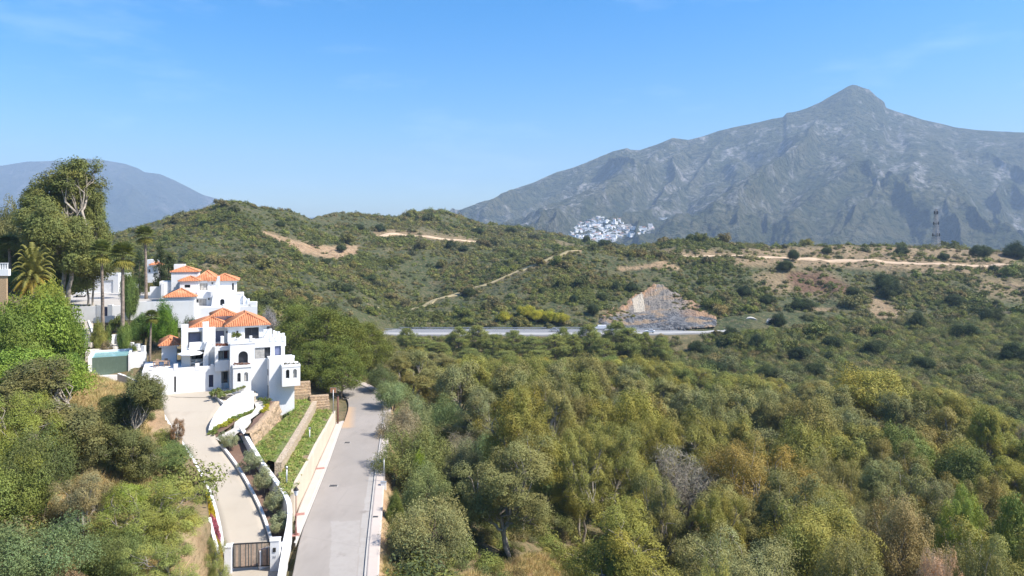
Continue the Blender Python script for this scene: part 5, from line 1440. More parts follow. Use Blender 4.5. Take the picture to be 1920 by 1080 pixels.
# ================================================================ HOUSE BUILDER
class House:
    """a building frame: x along the front, y into the building, origin on the front line"""
    def __init__(s, name, px, Y, theta, z0, label, cat):
        s.O = P(px, HY, Y); s.O.z = 0; s.z0 = z0
        t = R(theta); s.ex = Vector((math.cos(t), math.sin(t), 0)); s.ey = Vector((-math.sin(t), math.cos(t), 0))
        s.root = empty(name, (s.O.x, s.O.y, z0), t); tag(s.root, label, cat)
    def at(s, px, py, d):
        r = Vector(((px - HX) / F, 1, (HY - py) / F)); rp = Vector((r.x, r.y, 0))
        t = (d + s.O.dot(s.ey)) / rp.dot(s.ey); w = r * t
        return (Vector((w.x, w.y, 0)) - s.O).dot(s.ex), w.z - s.z0
    def world(s, x, y, z): return Vector((s.O.x, s.O.y, s.z0)) + s.ex * x + s.ey * y + Vector((0, 0, z))
    def span(s, pl, pr, pt, pb, d):
        m = (pl + pr) / 2
        return s.at(pl, pt, d)[0], s.at(pr, pt, d)[0], s.at(m, pb, d)[1], s.at(m, pt, d)[1]
    def block(s, pl, pr, pt, pb, d, depth, ops=(), name='wall', mat=None, base=None, roof=True):
        x0, x1, z0, z1 = s.span(pl, pr, pt, pb, d)
        if base is not None: z0 = base
        return s.shell(x0, x1, d, d + depth, z0, z1, [s.op(o, d) for o in ops], name, mat)
    def op(s, o, d):
        xa, xb, za, zb = s.span(*o[:4], d); k = dict(o[4]) if len(o) > 4 else {}
        return (xa, xb, za, zb, k)
    def shell(s, x0, x1, y0, y1, z0, z1, ops=(), name='wall', mat=None):
        mb = MB()
        xs = sorted({x0, x1, *[min(max(v, x0), x1) for o in ops for v in o[:2]]}); zs = sorted({z0, z1, *[min(max(v, z0), z1) for o in ops for v in o[2:4]]})
        for i in range(len(xs) - 1):
            for j in range(len(zs) - 1):
                cx, cz = (xs[i] + xs[i + 1]) / 2, (zs[j] + zs[j + 1]) / 2
                if any(o[0] < cx < o[1] and o[2] < cz < o[3] for o in ops): continue
                mb.poly([(xs[i], y0, zs[j]), (xs[i + 1], y0, zs[j]), (xs[i + 1], y0, zs[j + 1]), (xs[i], y0, zs[j + 1])])
        mb.poly([(x1, y0, z0), (x1, y1, z0), (x1, y1, z1), (x1, y0, z1)]); mb.poly([(x0, y1, z0), (x0, y0, z0), (x0, y0, z1), (x0, y1, z1)])
        mb.poly([(x1, y1, z0), (x0, y1, z0), (x0, y1, z1), (x1, y1, z1)]); mb.poly([(x0, y0, z1), (x1, y0, z1), (x1, y1, z1), (x0, y1, z1)])
        mb.poly([(x0, y1, z0), (x1, y1, z0), (x1, y0, z0), (x0, y0, z0)])
        wall = None
        for xa, xb, za, zb, k in ops:
            rc = k.get('recess', .22); r = (xb - xa) / 2; arch = k.get('arch', False)
            if arch:
                n = 8; arc = [(xa + r - r * math.cos(math.pi * t / n), zb - r + r * math.sin(math.pi * t / n)) for t in range(n + 1)]
                for t in range(n):
                    cxy = (xa, zb) if t < n / 2 else (xb, zb)
                    mb.poly([(cxy[0], y0, cxy[1]), (arc[t][0], y0, arc[t][1]), (arc[t + 1][0], y0, arc[t + 1][1])])
                mb.poly([(xa, y0, zb), (xa + r, y0, zb), (xb, y0, zb)]) if False else None
                outl = [(xa, za), (xa, zb - r)] + arc[1:-1] + [(xb, zb - r), (xb, za)]
            else: outl = [(xa, za), (xa, zb), (xb, zb), (xb, za)]
            for q in range(len(outl)):
                a, b = outl[q], outl[(q + 1) % len(outl)]
                mb.poly([(a[0], y0, a[1]), (b[0], y0, b[1]), (b[0], y0 + rc, b[1]), (a[0], y0 + rc, a[1])])
            if k.get('back', 0):
                mb.poly([(xa, y0 + rc, za), (xb, y0 + rc, za), (xb, y0 + rc, zb), (xa, y0 + rc, zb)])
        wall = mb.build(name, mat or M['white'], s.root)
        for xa, xb, za, zb, k in ops:
            y = y0 + k.get('recess', .22); kind = k.get('kind', 'window')
            if k.get('back', 0):
                for sub in k.get('subs', ()): s.window(*sub[:4], y - .05, sub[4])
            elif kind: s.window(xa, xb, za, zb, y, k)
        return wall
    def window(s, xa, xb, za, zb, y, k):
        kind = k.get('kind', 'window'); pm_ = M[k.get('pane', 'glass')]; fr = k.get('fr', .05); n = k.get('n', 2)
        mb = MB(); 
        mb.box(xa, xa + fr, y - .06, y, za, zb); mb.box(xb - fr, xb, y - .06, y, za, zb); mb.box(xa + fr, xb - fr, y - .06, y, zb - fr, zb); mb.box(xa + fr, xb - fr, y - .06, y, za, za + fr)
        for i in range(1, n):
            c = xa + (xb - xa) * i / n; mb.box(c - fr * .6, c + fr * .6, y - .055, y, za + fr, zb - fr)
        f = mb.build('door' if kind == 'door' else 'window', M[k.get('frm', 'frame')], s.root)
        m2 = MB(); m2.box(xa - .01, xb + .01, y - .02, y + .03, za - .01, zb + .01)
        m2.build('panel' if kind == 'door' else 'pane', pm_, f)
        if k.get('curtain'):
            m3 = MB(); c0, c1 = k['curtain']; w = xb - xa; nn = 14
            for i in range(nn):
                a = xa + w * (c0 + (c1 - c0) * i / nn); b = xa + w * (c0 + (c1 - c0) * (i + 1) / nn); o = .015 if i % 2 else 0
                m3.box(a, b, y - .045 - o, y - .025, za + fr, zb - fr)
            m3.build('curtain', M['curtain'], f)
        return f
    def bx(s, name, pl, pr, pt, pb, d, depth, mat=None, bev=0):
        x0, x1, z0, z1 = s.span(pl, pr, pt, pb, d); mb = MB(); mb.box(x0, x1, d, d + depth, z0, z1); return mb.build(name, mat or M['white'], s.root)
    def hip(s, x0, x1, y0, y1, z, h, ov=.45, chim=None, ridge_off=None):
        """hipped roof of barrel tiles: under-sheet, tile ribs, ridge caps and a white eave band"""
        x0 -= ov; x1 += ov; y0 -= ov; y1 += ov
        mb = MB(); W, D = x1 - x0, y1 - y0; r = min(W, D) / 2
        if W >= D: A, B = (x0 + r, (y0 + y1) / 2, z + h), (x1 - r, (y0 + y1) / 2, z + h)
        else: A, B = ((x0 + x1) / 2, y0 + r, z + h), ((x0 + x1) / 2, y1 - r, z + h)
        c = [(x0, y0, z), (x1, y0, z), (x1, y1, z), (x0, y1, z)]
        if W >= D: faces = [(c[0], c[1], B, A), (c[1], c[2], B, B), (c[2], c[3], A, B), (c[3], c[0], A, A)]
        else: faces = [(c[0], c[1], A, A), (c[1], c[2], B, A), (c[2], c[3], B, B), (c[3], c[0], A, B)]
        for f in faces:
            a, b, t1, t0 = map(Vector, f)
            mb.poly([a, b, t1] + ([t0] if (t0 - t1).length > 1e-4 else []), 0)
            e = (b - a); L = e.length; e.normalize(); nrm = e.cross((t0 - a)).normalized()
            if nrm.z < 0: nrm = -nrm
            up = nrm.cross(e)
            if up.z < 0: up = -up
            ua = (t0 - a).dot(e); ub = (t1 - a).dot(e); hh = (t0 - a).dot(up); n = max(3, int(L / .30)); w = L / n
            for i in range(n):
                u = (i + .5) * w
                top = hh if ua <= u <= ub else (hh * u / ua if u < ua else hh * (L - u) / (L - ub))
                if top < .15: continue
                prof = [(-.36, .0), (-.22, .09), (0, .13), (.22, .09), (.36, .0)]
                lo = [a + e * (u + q * w) + nrm * hgt + up * -.05 for q, hgt in prof]
                hi = [a + e * (u + q * w) + nrm * hgt + up * (top - .02) for q, hgt in prof]
                b0 = len(mb.v); mb.mesh_(lo + hi, [(k, k + 1, 6 + k, 5 + k) for k in range(4)] + [(0, 4, 3, 2, 1)], 0, True)
        for p, q in [(c[0], A), (c[3], A), (c[1], B), (c[2], B), (A, B)] if W >= D else [(c[0], A), (c[1], A), (c[2], B), (c[3], B), (A, B)]:
            if (Vector(p) - Vector(q)).length > .2: mb.tube([Vector(p) + Vector((0, 0, .06)), Vector(q) + Vector((0, 0, .08))], .13, 6, 0)
        o = mb.build('roof', M['tile'], s.root)
        m2 = MB(); m2.box(x0 + .12, x1 - .12, y0 + .12, y1 - .12, z - .22, z - .012); m2.build('eave', M['white'], o)
        return o
    def hip_px(s, pl, pr, pe, d, depth, h, ov=.0):
        x0, z = s.at(pl, pe, d); x1, z2 = s.at(pr, pe, d); z = s.at((pl + pr) / 2, pe, d)[1]
        return s.hip(x0, x1, d, d + depth, z, h, ov)

W_ = lambda **k: k
# ================================================================ LOWER VILLA
V = House('white_villa', 395, 99, 25, -21.55, "white villa with terracotta roofs, corner tower and hanging oriel, nearest the road", 'villa')
V.block(266, 415, 693, 735, 0, 9, [(391.5, 400, 703, 726, W_(kind='door', pane='navy', n=1)), (326.5, 330, 706, 736, W_(recess=.5, pane='frame', n=1))], base=-1.2)
V.bx('parapet', 334, 413, 687.5, 693.3, 0.02, .3); V.bx('parapet', 268, 325, 692.5, 697.5, 0.02, .3)
for a, b, t in ((325.5, 333.5, 683), (366, 374, 682), (395, 400, 683), (280, 286, 690)): V.bx('parapet_post', a, b, t, 694, -.03, .45)
V.block(414, 437, 693, 735, 1.0, 4, [(415, 427, 697, 718, W_(n=3, curtain=(.0, .35)))], base=-1.0)
V.block(403, 432.5, 650, 695.5, -.5, 6, [(409, 431, 657, 675.5, W_(recess=1.6, back=1))])
x0, x1, z0, z1 = V.span(419.5, 426.5, 658, 675.5, 1.0); V.window(x0, x1, z0, z1, 1.04, W_(kind='door', pane='reddoor', n=1))
x0, x1, z0, z1 = V.span(410.5, 418, 659, 675, 1.0); V.window(x0, x1, z0, z1, 1.04, W_(pane='curtain', n=1))
V.bx('parapet', 398, 404, 634, 650, -.4, .35); V.bx('parapet', 428, 432.4, 636, 650, -.4, .35); V.bx('parapet', 414, 420, 632, 648, 1.2, 1.6)
# left block with balcony
V.block(340, 404, 617, 690, 2.5, 7.5, [(352.5, 379, 622, 654, W_(recess=1.3, back=1)), (356.5, 390, 657, 690, W_(recess=2.6, back=1))])
xa, xb, za, zb = V.span(352.5, 376, 624, 642, 3.8); V.window(xa + .1, xb, za - .6, zb, 3.78, W_(pane='blind', n=1))
xa, xb, za, zb = V.span(360, 383, 658, 677, 5.1); V.window(xa, xb, za, zb, 5.08, W_(n=3, curtain=(.0, .3)))
V.bx('balcony_parapet', 355, 384, 641.5, 656.5, 2.2, .28)
V.bx('chimney', 380, 392, 605, 652, 2.1, 1.3)
V.bx('buttress', 383, 391, 640, 690, 1.7, .8)
xl = V.at(340, 640, 2.5)[0]
for nm, y0_, y1_, pz0, pz1, pm_ in (('window', 4.3, 7.2, 637, 624, 'blind'), ('door', 3.6, 5.2, 684, 656, 'glass')):
    mb = MB(); a, b = V.at(340, pz0, 2.5)[1], V.at(340, pz1, 2.5)[1]
    for (p, q, r_, t_) in ((y0_, y0_ + .08, a, b), (y1_ - .08, y1_, a, b), (y0_ + .08, y1_ - .08, a, a + .08), (y0_ + .08, y1_ - .08, b - .08, b)): mb.box(xl - .07, xl - .003, p, q, r_, t_)
    f = mb.build(nm, M['frame'], V.root); mb = MB(); mb.box(xl - .03, xl - .004, y0_ + .08, y1_ - .08, a + .08, b - .08); mb.build('pane', M[pm_], f)
# upper rooms
V.block(392, 434, 613, 655, 5, 6, [(399, 420, 620.5, 641, W_(pane='blind', n=1, recess=.3))])
V.block(427, 500, 611, 650, 2.2, 8.5, [(459, 485.5, 614, 640, W_(n=2, recess=.5))])
x0 = V.at(356, 616, 4.4)[0]; x1 = V.at(436, 616, 4.4)[0]; V.hip(x0, x1, 4.4, 12.0, V.at(395, 613.5, 4.4)[1], 1.15, .1)
x0, x1, _, zE = V.span(427, 500, 610.5, 650, 2.2); V.hip(x0, x1, 2.2, 10.7, zE + .02, 1.55, .5)
x0, x1, za, zb = V.span(401, 438, 592, 600, 8.5); V.shell(x0, x1, 8.5, 12.2, za - 1, zb, (), 'lantern_wall'); V.hip(x0, x1, 8.5, 12.2, zb, .85, .5)
V.bx('chimney', 418, 450, 571.5, 592, 11.5, 1.8)
for px_, py_, d in ((393.5, 624, 5), (425.3, 622.5, 2.2), (445, 622.5, 2.2)):
    x, z = V.at(px_, py_, d); mb = MB(); mb.box(x - .12, x + .12, d - .2, d - .003, z - .18, z + .18); mb.build('wall_lamp', M['darkmetal'], V.root)
# main front, tower and oriel
V.block(431.5, 534, 645, 760, -2.6, 4.75, [(447, 465, 658.5, 681.5, W_(arch=1, recess=.45, n=1)), (478, 507, 651.5, 672, W_(n=3, curtain=(.0, .62))), (515, 527, 648.5, 668, W_(n=1, pane='blind'))], base=-2.0)
V.bx('parapet', 431.5, 478, 636, 645.2, -2.57, .3); V.bx('parapet', 478, 533.6, 634, 645.2, -2.57, .3)
for a, b, t in ((468, 473, 630), (505, 510, 617), (516, 520, 622), (529, 534, 625)): V.bx('parapet_post', a, b, t, 640, -2.62, .5)
V.block(498, 536, 632, 650, 2.2, 4.0); V.bx('parapet', 494, 503, 618, 640, 1.2, .35); V.bx('parapet', 510, 524, 626, 640, 1.9, .35)
for a, b, t in ((503, 506, 620), (512, 516, 620), (521, 525, 622)): V.bx('parapet_post', a, b, t, 640, 1.7, .4)
V.block(437, 471, 689, 745, -3.9, 1.35, [(445, 451.3, 699, 716, W_(arch=1, n=1)), (458, 465, 698, 715, W_(arch=1, n=1, pane='curtain'))], base=-2.2)
V.bx('planter_box', 436, 472, 685.5, 689.3, -4.0, 1.4)
x0, x1, z0, z1 = V.span(504.7, 552, 672, 790, -5.4); tw = V.shell(x0, x1, -5.4, -2.55, -5.2, z1, (), 'tower_wall')
V.bx('parapet', 512, 552.5, 668, 672.4, -5.2, .3)
for pz0, pz1, y0_, y1_ in ((704, 693, -4.2, -3.5), (746, 723, -4.3, -3.6)):
    mb = MB(); a, b = V.at(500, pz0, -4)[1], V.at(500, pz1, -4)[1]; mb.box(x0 - .05, x0 - .004, y0_, y1_, a, b); f = mb.build('window', M['frame'], V.root)
    mb = MB(); mb.box(x0 - .06, x0 - .051, y0_ + .07, y1_ - .07, a + .07, b - .07); mb.build('pane', M['glass'], f)
V.block(529, 563, 688, 724, -6.9, 2.8, [(536, 542.7, 693, 709.5, W_(arch=1, n=1, recess=.3)), (549.5, 556.5, 692, 708.5, W_(arch=1, n=1, recess=.3, pane='curtain'))], 'oriel_wall')
V.bx('planter_box', 528.5, 563.5, 684.5, 688.4, -6.95, 2.85)
# side wing
V.block(303, 331, 648, 690, 6.5, 5.5, [], 'wing_wall'); V.hip_px(300, 334, 647.5, 6.2, 6, .8, .25)
# planted boxes, red foliage
def box_plants(H_, pl, pr, py, d, n, col, label, name='planter_plant', sc=.5):
    xs = [H_.at(pl + (pr - pl) * (i + .5) / n, py, d) for i in range(n)]
    for i, (x, z) in enumerate(xs):
        w = H_.world(x, d + .5, z); o = plant_at('lowbush', w, sc, sc * 1.6, vary(col, .2), label(i), 'plant', name, "plants in the villa's planters")
box_plants(V, 400, 430, 650.5, -.3, 5, (.20, .085, .06), lambda i: "reddish succulent in the box over the loggia, %s from the left" % nth(i))
box_plants(V, 438, 470, 686, -3.9, 5, (.20, .11, .09), lambda i: "reddish plant in the box over the twin arched windows, %s from the left" % nth(i), sc=.4)
box_plants(V, 532, 562, 685, -6.7, 4, (.12, .11, .08), lambda i: "small plant on top of the hanging oriel, %s from the left" % nth(i), sc=.35)
box_plants(V, 440, 447, 636, -2.4, 1, GREEN, lambda i: "green palm-like plant on the villa's upper parapet", sc=1.0)

# terrace furniture
def on_terr(px, d, dz=0):
    x, _ = V.at(px, 690, d); return V.world(x, d, V.at(340, 693, 0)[1] + dz)
t = empty('parasol', on_terr(357, 1.2), R(25)); tag(t, "white parasol opened over the covered terrace", 'parasol')
mb = MB(); mb.tube([(0, 0, 0), (0, 0, 2.5)], .035, 8); mb.build('pole', M['metal'], t)
mb = MB(); n = 8
for i in range(n):
    a0, a1 = 2 * math.pi * i / n, 2 * math.pi * (i + 1) / n; r = 1.7
    p0, p1 = (r * math.cos(a0), r * math.sin(a0), 2.05), (r * math.cos(a1), r * math.sin(a1), 2.05)
    mb.poly([(0, 0, 2.6), p0, p1]); mb.poly([p0, (p0[0], p0[1], 1.93), (p1[0], p1[1], 1.93), p1])
mb.build('canopy', M['canvas'], t)
def sofa(loc, rz, label, w=1.9):
    t = empty('outdoor_sofa', loc, rz); tag(t, label, 'sofa')
    mb = MB(); mb.box(-w / 2, w / 2, 0, .85, .08, .32); mb.build('frame', M['curtain'], t)
    mb = MB(); mb.box(-w / 2 + .1, w / 2 - .1, .0, .65, .325, .48); mb.build('seat_cushion', M['canvas'], t)
    mb = MB(); mb.box(-w / 2, w / 2, .68, .88, .33, .80); mb.build('backrest', M['canvas'], t)
    for sx in (-1, 1):
        mb = MB(); mb.box(sx * w / 2 - .08, sx * w / 2 + .08, .0, .66, .33, .58); mb.build('armrest', M['curtain'], t)
sofa(on_terr(366, 2.8), R(25), "pale outdoor sofa under the villa's balcony"); sofa(on_terr(381, 2.4), R(60), "pale outdoor sofa angled beside the glass doors", 1.4)
t = empty('dining_table', on_terr(303, 4.2), R(25)); tag(t, "wooden dining table on the left terrace, beside the fan palm", 'table')
mb = MB(); mb.box(-1.1, 1.1, -.5, .5, .70, .76); mb.build('tabletop', M['wood'], t)
for sx in (-1, 1):
    for sy in (-1, 1): mb = MB(); mb.box(sx * 1.0 - .05, sx * 1.0 + .05, sy * .4 - .05, sy * .4 + .05, 0, .697); mb.build('leg', M['wood'], t)
for i, (dx, dy, rz, lb) in enumerate([(-.55, -.95, 0, "left chair on the near side of the terrace dining table"), (.55, -.95, 0, "right chair on the near side of the terrace dining table"), (-.55, .95, 180, "left chair behind the terrace dining table"), (.55, .95, 180, "right chair behind the terrace dining table")]):
    p = on_terr(303, 4.2); q = p + V.ex * dx + V.ey * dy
    c = empty('dining_chair', q, R(25 + rz)); tag(c, lb, 'chair', "chairs round the terrace table")
    mb = MB(); mb.box(-.22, .22, -.22, .22, .42, .47); mb.build('seat', M['wood'], c); mb = MB(); mb.box(-.22, .22, -.24, -.2, .475, .9); mb.build('backrest', M['wood'], c)
    for sx in (-1, 1):
        for sy in (-1, 1): mb = MB(); mb.box(sx * .19 - .02, sx * .19 + .02, sy * .18 - .02, sy * .18 + .02, 0, .418); mb.build('leg', M['wood'], c)
# planters at the entrance
for (px, py, lb) in ((386.5, 729, "square dark planter with a bushy green plant, left of the navy door"), (409, 724, "square dark planter with a bushy green plant, right of the navy door"), (414, 723, "square dark planter nearest the sliding doors")):
    Y = 21.5 * F / (py - HY); p = P(px, py, Y); t = empty('planter', p, R(25)); tag(t, lb, 'planter')
    mb = MB(); mb.prism([(-.36, -.36), (.36, -.36), (.36, .36), (-.36, .36)], 0, .8); mb.build('pot', M['pot'], t)
    c = random.choice(PROTO['bushy']); o = link('plant', c[0], t, (0, 0, .75)); o.scale = (1.15 / c[3], 1.15 / c[3], 1.0 / c[2]); o.color = (.14, .19, .035, 1)

# ================================================================ UPPER VILLA
U = House('hilltop_villa', 380, 138, 20, -15.0, "upper white villa with several terracotta roofs and stepped terraces, behind the first", 'villa')
U.block(363, 482, 576, 610, -5, 12, [], base=-3.5)
U.block(363, 372, 568, 577, -5, .4); U.bx('parapet', 430, 470, 571, 577, -4.9, .3); U.bx('parapet', 466, 481, 566, 577, -4.9, .4)
U.block(340, 434, 546, 580, 0, 8, [(365, 387, 561, 577.5, W_(n=4, curtain=(.3, 1)))])
U.block(309, 366, 557.5, 580, -2.5, 6, []); U.hip_px(306.5, 367.5, 557, -2.7, 7, 1.4, .15)
U.block(341, 442, 527, 560, 2.2, 8, [(346, 356.6, 534, 539.5, W_(n=1)), (374, 389, 531.5, 546, W_(n=2, curtain=(.1, .9))), (435, 438.5, 531, 544, W_(n=1))])
U.block(337, 373, 527, 548, .8, 2, [(346, 356.6, 534, 539.5, W_(n=1))]); U.hip_px(334.5, 375.5, 527, .6, 4.5, .8, .1)
U.block(321, 371, 510.5, 548, 5.5, 6, []); U.hip_px(319, 372, 510, 5.4, 6.2, 1.0, .1)
U.hip_px(362, 410, 526, 2.0, 9, 1.75, .1); U.hip_px(392, 446, 526.5, 2.0, 8, 1.15, .2)
U.bx('chimney', 326, 347, 495.5, 512, 11, 1.6)
U.bx('balcony_parapet', 369, 402, 547, 558.5, -.3, .3)
U.block(403, 433, 547, 580, -1.6, 4, [(412.5, 421, 560.6, 577, W_(arch=1, kind='door', n=1, recess=.5))]); U.bx('parapet', 423, 430, 539, 548, -1.5, .5)
def sloped(H_, pts, d, depth, name='buttress'):
    q = [H_.at(px, py, d) for px, py in pts]; mb = MB(); n = len(q)
    v = [(x, d, z) for x, z in q] + [(x, d + depth, z) for x, z in q]
    mb.mesh_(v, [tuple(range(n)), tuple(range(2 * n - 1, n - 1, -1))] + [(i, n + i, n + (i + 1) % n, (i + 1) % n) for i in range(n)]); mb.build(name, M['white'], H_.root)
sloped(U, [(412, 577), (412, 518), (408, 518), (400, 545), (396, 577)], -2.2, .7)
sloped(V, [(506, 640), (506, 620), (503, 617), (495, 632), (492, 640)], 1.0, .5)
sloped(V, [(391, 690), (391, 641), (388, 640), (381, 668), (380, 690)], 1.3, .45)
U.block(430, 456, 552, 580, 0, 7, [(429.5, 433, 559, 570, W_(arch=1, n=1))] and []); U.bx('parapet', 441, 457, 550, 553, .0, .3)
sloped(U, [(456, 580), (456, 552), (459, 556), (465, 563), (472, 569), (480, 575), (480, 580)], -.5, .4, 'stepped_parapet')
U.bx('parapet_post', 464, 468, 560, 580, -.8, .5); U.bx('parapet_post', 477, 481, 569, 580, -4.7, .5)
U.block(299, 322, 528, 560, 6, 4, []); U.block(302, 308, 531, 560, 5.2, 1); U.block(281, 300, 537.5, 560, 8, .5, [])
for px_, py_, d in ((398, 531, 2.2), (391.5, 560.5, 0), (400, 560, 0)):
    x, z = U.at(px_, py_, d); mb = MB(); mb.box(x - .12, x + .12, d - .2, d - .003, z - .18, z + .18); mb.build('wall_lamp', M['darkmetal'], U.root)
G_ = House('garage', 186, 165, 6, -12.6, "white garage with a wide pale door beside the parked car", 'garage')
G_.block(150, 222, 514, 552, 0, 7, [(164, 212, 525, 549, W_(pane='canvas', n=1, frm='white', kind='door')), ], base=-.5); G_.bx('parapet', 213, 222, 512, 516, -.05, 1)
G_.block(226, 262, 532, 553, 1.5, .4, [], base=-.5)
S_h = House('white_annex', 279, 178, 10, -8, "small white house with a terracotta roof edge behind the palm and cypress", 'house')
S_h.block(272, 288, 487, 530, 0, 5, [(278, 282, 505, 511, W_(n=1))]); S_h.hip_px(280, 300, 497, -.6, 3, .8, .1)
# edge of the brick house at the left
Bh = House('brick_terrace', -5, 98, 12, -11, "brick terrace wall with a white balustrade at the left edge", 'terrace')
brk = simple("ochre_brick", (0.42, .29, .17), .9, .25, 9, bmp=.3)
Bh.block(-70, 12, 517, 590, 0, .4, [], 'wall', brk); Bh.bx('ledge', -70, 15.5, 505, 517.5, -.15, .7)
mb = MB(); xa, za = Bh.at(-60, 505, 0); xb, zb = Bh.at(13, 492, 0); z_lo = Bh.at(0, 505, 0)[1]; z_hi = Bh.at(0, 493, 0)[1]
n = 18
for i in range(n): x = xa + (xb - xa) * i / (n - 1); mb.box(x - .07, x + .07, .05, .2, z_lo, z_hi - .1)
mb.box(xa, xb + .1, .0, .25, z_hi - .1, z_hi); mb.build('balustrade', M['white'], Bh.root)

# ================================================================ POOL AND GARDEN WALLS
PL = House('swimming_pool', 206, 105, 27, -20.2, "raised swimming pool with a green tiled front wall and turquoise water", 'pool')
tilem = stained("green_pool_tile", (0.105, .15, .115), (.16, .21, .165), .35, 1.6, .6)
watm, nt, b_ = nmat("pool_water"); b_.inputs["Roughness"].default_value = .06; b_.inputs["Specular IOR Level"].default_value = .5
nt.links.new(mixc(nt, noise_fac(nt, .5, .3, .7, 3), (.22, .44, .46), (.33, .56, .58)), b_.inputs["Base Color"]); bump(nt, b_, noise_fac(nt, 3.0, .2, .8, 3), .12, .05)
x0, x1, z0, z1 = PL.span(172.5, 240.5, 668.5, 698, 0)
mb = MB(); mb.box(x0, x1, 0, .25, z0 - .6, z1 - .05); mb.build('front_wall', tilem, PL.root)
mb = MB(); mb.box(x0, x1, .255, 6.2, z1 - 1.6, z1 - .06); mb.build('water', watm, PL.root)
mb = MB(); mb.box(x0 - .5, x0 - .004, -.2, 6.6, z0 - 1.5, z1 + .12); mb.box(x1 + .004, x1 + .35, -.2, 6.6, z0 - 1.2, z1 + .12); mb.box(x0 - .5, x1 + .35, 6.204, 6.7, z1 - 1.6, z1 + .12); mb.build('coping', M['white'], PL.root)
mb = MB(); mb.box(x0 - .5, x1 + .3, -1.2, -.01, z0 - 1.4, z0 - .35); mb.build('catch_channel', M['white'], PL.root)
GW = "white garden walls of the villas"
def wall_thing(name, pts, th, mat, label, cat='wall', cap=None):
    """a wall along plan points (x, y, foot, top)"""
    L = np.array([p[:2] for p in pts], float); t = np.gradient(L, axis=0); t /= np.hypot(*t.T)[:, None]; nn = np.stack([-t[:, 1], t[:, 0]], 1) * th / 2
    V_ = []
    for i, p in enumerate(pts):
        for sg, z in ((-1, p[2]), (-1, p[3]), (1, p[3]), (1, p[2])): V_.append((p[0] + nn[i, 0] * sg, p[1] + nn[i, 1] * sg, z))
    mb = MB(); fs = []
    for i in range(len(pts) - 1):
        for k in range(4): fs.append((4 * i + k, 4 * i + (k + 1) % 4, 4 * i + 4 + (k + 1) % 4, 4 * i + 4 + k))
    n = len(pts) - 1; fs += [(3, 2, 1, 0), (4 * n, 4 * n + 1, 4 * n + 2, 4 * n + 3)]
    mb.mesh_(V_, fs); o = mb.build(name, mat); tag(o, label, cat); return o
def dens_pts(pts, k=4):
    A = np.array(pts, float); s = np.arange(len(A)); q = np.linspace(0, len(A) - 1, (len(A) - 1) * k + 1)
    B = np.stack([np.interp(q, s, A[:, j]) for j in range(A.shape[1])], 1); B[:] = np.stack([blur(B[:, j], 2, 0) for j in range(B.shape[1])], 1); return [tuple(b) for b in B]
wall_thing('garden_wall', [wpx(241, 661, 700, 106.5), wpx(274, 660, 702, 108)], .35, M['white2'], "white wall block right of the pool")
wall_thing('garden_wall', [wpx(222, 700, 745, 101.5), wpx(240, 706, 755, 100.5), wpx(262, 718, 770, 98.6)], .35, M['white2'], "low white wall stepping down beside the small olive tree")
wall_thing('garden_wall', [wpx(176, 628, 648, 118), wpx(219, 627, 646, 121)], .35, M['white2'], "low white wall above the pool terrace")
wall_thing('garden_wall', [wpx(218, 627, 652, 121), wpx(224, 627, 652, 120.5)], .5, M['white2'], "white end post of the wall above the pool terrace")
wall_thing('garden_wall', [wpx(130, 575, 606, 130), wpx(182, 574, 602, 131)], .35, M['white2'], "long white wall below the car park")
wall_thing('garden_wall', [wpx(182, 572, 604, 131), wpx(191, 572, 604, 131)], .5, M['white2'], "white gate post left of the dark garden door")
wall_thing('garden_wall', [wpx(203, 571, 604, 131.5), wpx(212, 571, 600, 131.5)], .5, M['white2'], "white gate post right of the dark garden door")
wall_thing('garden_wall', [wpx(212, 573, 600, 131.5), wpx(253, 573, 600, 133)], .35, M['white2'], "white wall between the garden door and the big retaining wall")
wall_thing('retaining_wall', [wpx(250, 566, 612, 129), wpx(364, 564, 615, 132)], .5, M['white2'], "tall plain white retaining wall below the upper villa")
wall_thing('retaining_wall', [wpx(364, 564, 610, 132), wpx(366, 564, 610, 137)], .4, M['white2'], "short white return of the retaining wall by the upper villa's podium")
wall_thing('garden_wall', dens_pts([wpx(176, 596, 606, 129), wpx(200, 592, 604, 129), wpx(214, 592, 604, 129)]), .4, M['white2'], "low curved white wall in front of the garden door")
wall_thing('garden_wall', dens_pts([wpx(166, 600, 610, 129), wpx(172, 618, 632, 122), wpx(178, 632, 648, 117)]), .3, M['white2'], "narrow white wall running down beside the steps")
mb = MB(); xd = wpx(192, 574, 602, 131.3); xe = wpx(203, 574, 602, 131.6); mb.box(xd[0], xe[0], xd[1], xd[1] + .1, xd[2], xd[3] - .2); tag(mb.build('garden_door', M['navy']), "dark blue door between two white garden gate posts", 'door')
st = empty('garden_steps', P(162, 645, 113)); tag(st, "pale garden steps climbing from the pool to the garden door", 'steps')
a = P(160, 643, 114.5); b = P(160, 602, 129)
mb = MB(); n = 22
for i in range(n):
    q = a.lerp(b, i / n); mb.box(q.x - a.x - .9, q.x - a.x + .9, q.y - a.y, q.y - a.y + .9, q.z - a.z - .8, q.z - a.z)
o = mb.build('treads', M['paving'], st); o.location = a - st.location
deck = [P(160, 660, 111), P(236, 652, 113.5), P(276, 656, 110), P(268, 640, 121), P(222, 640, 121), P(165, 645, 116)]
mb = MB(); zdk = -18.05; mb.prism([(p.x, p.y) for p in deck], zdk - 2.2, zdk); tag(mb.build('pool_terrace', M['paving']), "pale paved terrace behind the pool", kind='structure')
mb = MB(); mb.prism([(-98, 137), (-72, 131.5), (-68.5, 150), (-82, 171), (-106, 167)], -13.3, -12.75); tag(mb.build('car_park', stained("car_park_concrete", (.44, .41, .37), (.33, .30, .27), .9, .15, .5)), "grey concrete forecourt with the parked white car", kind='structure')
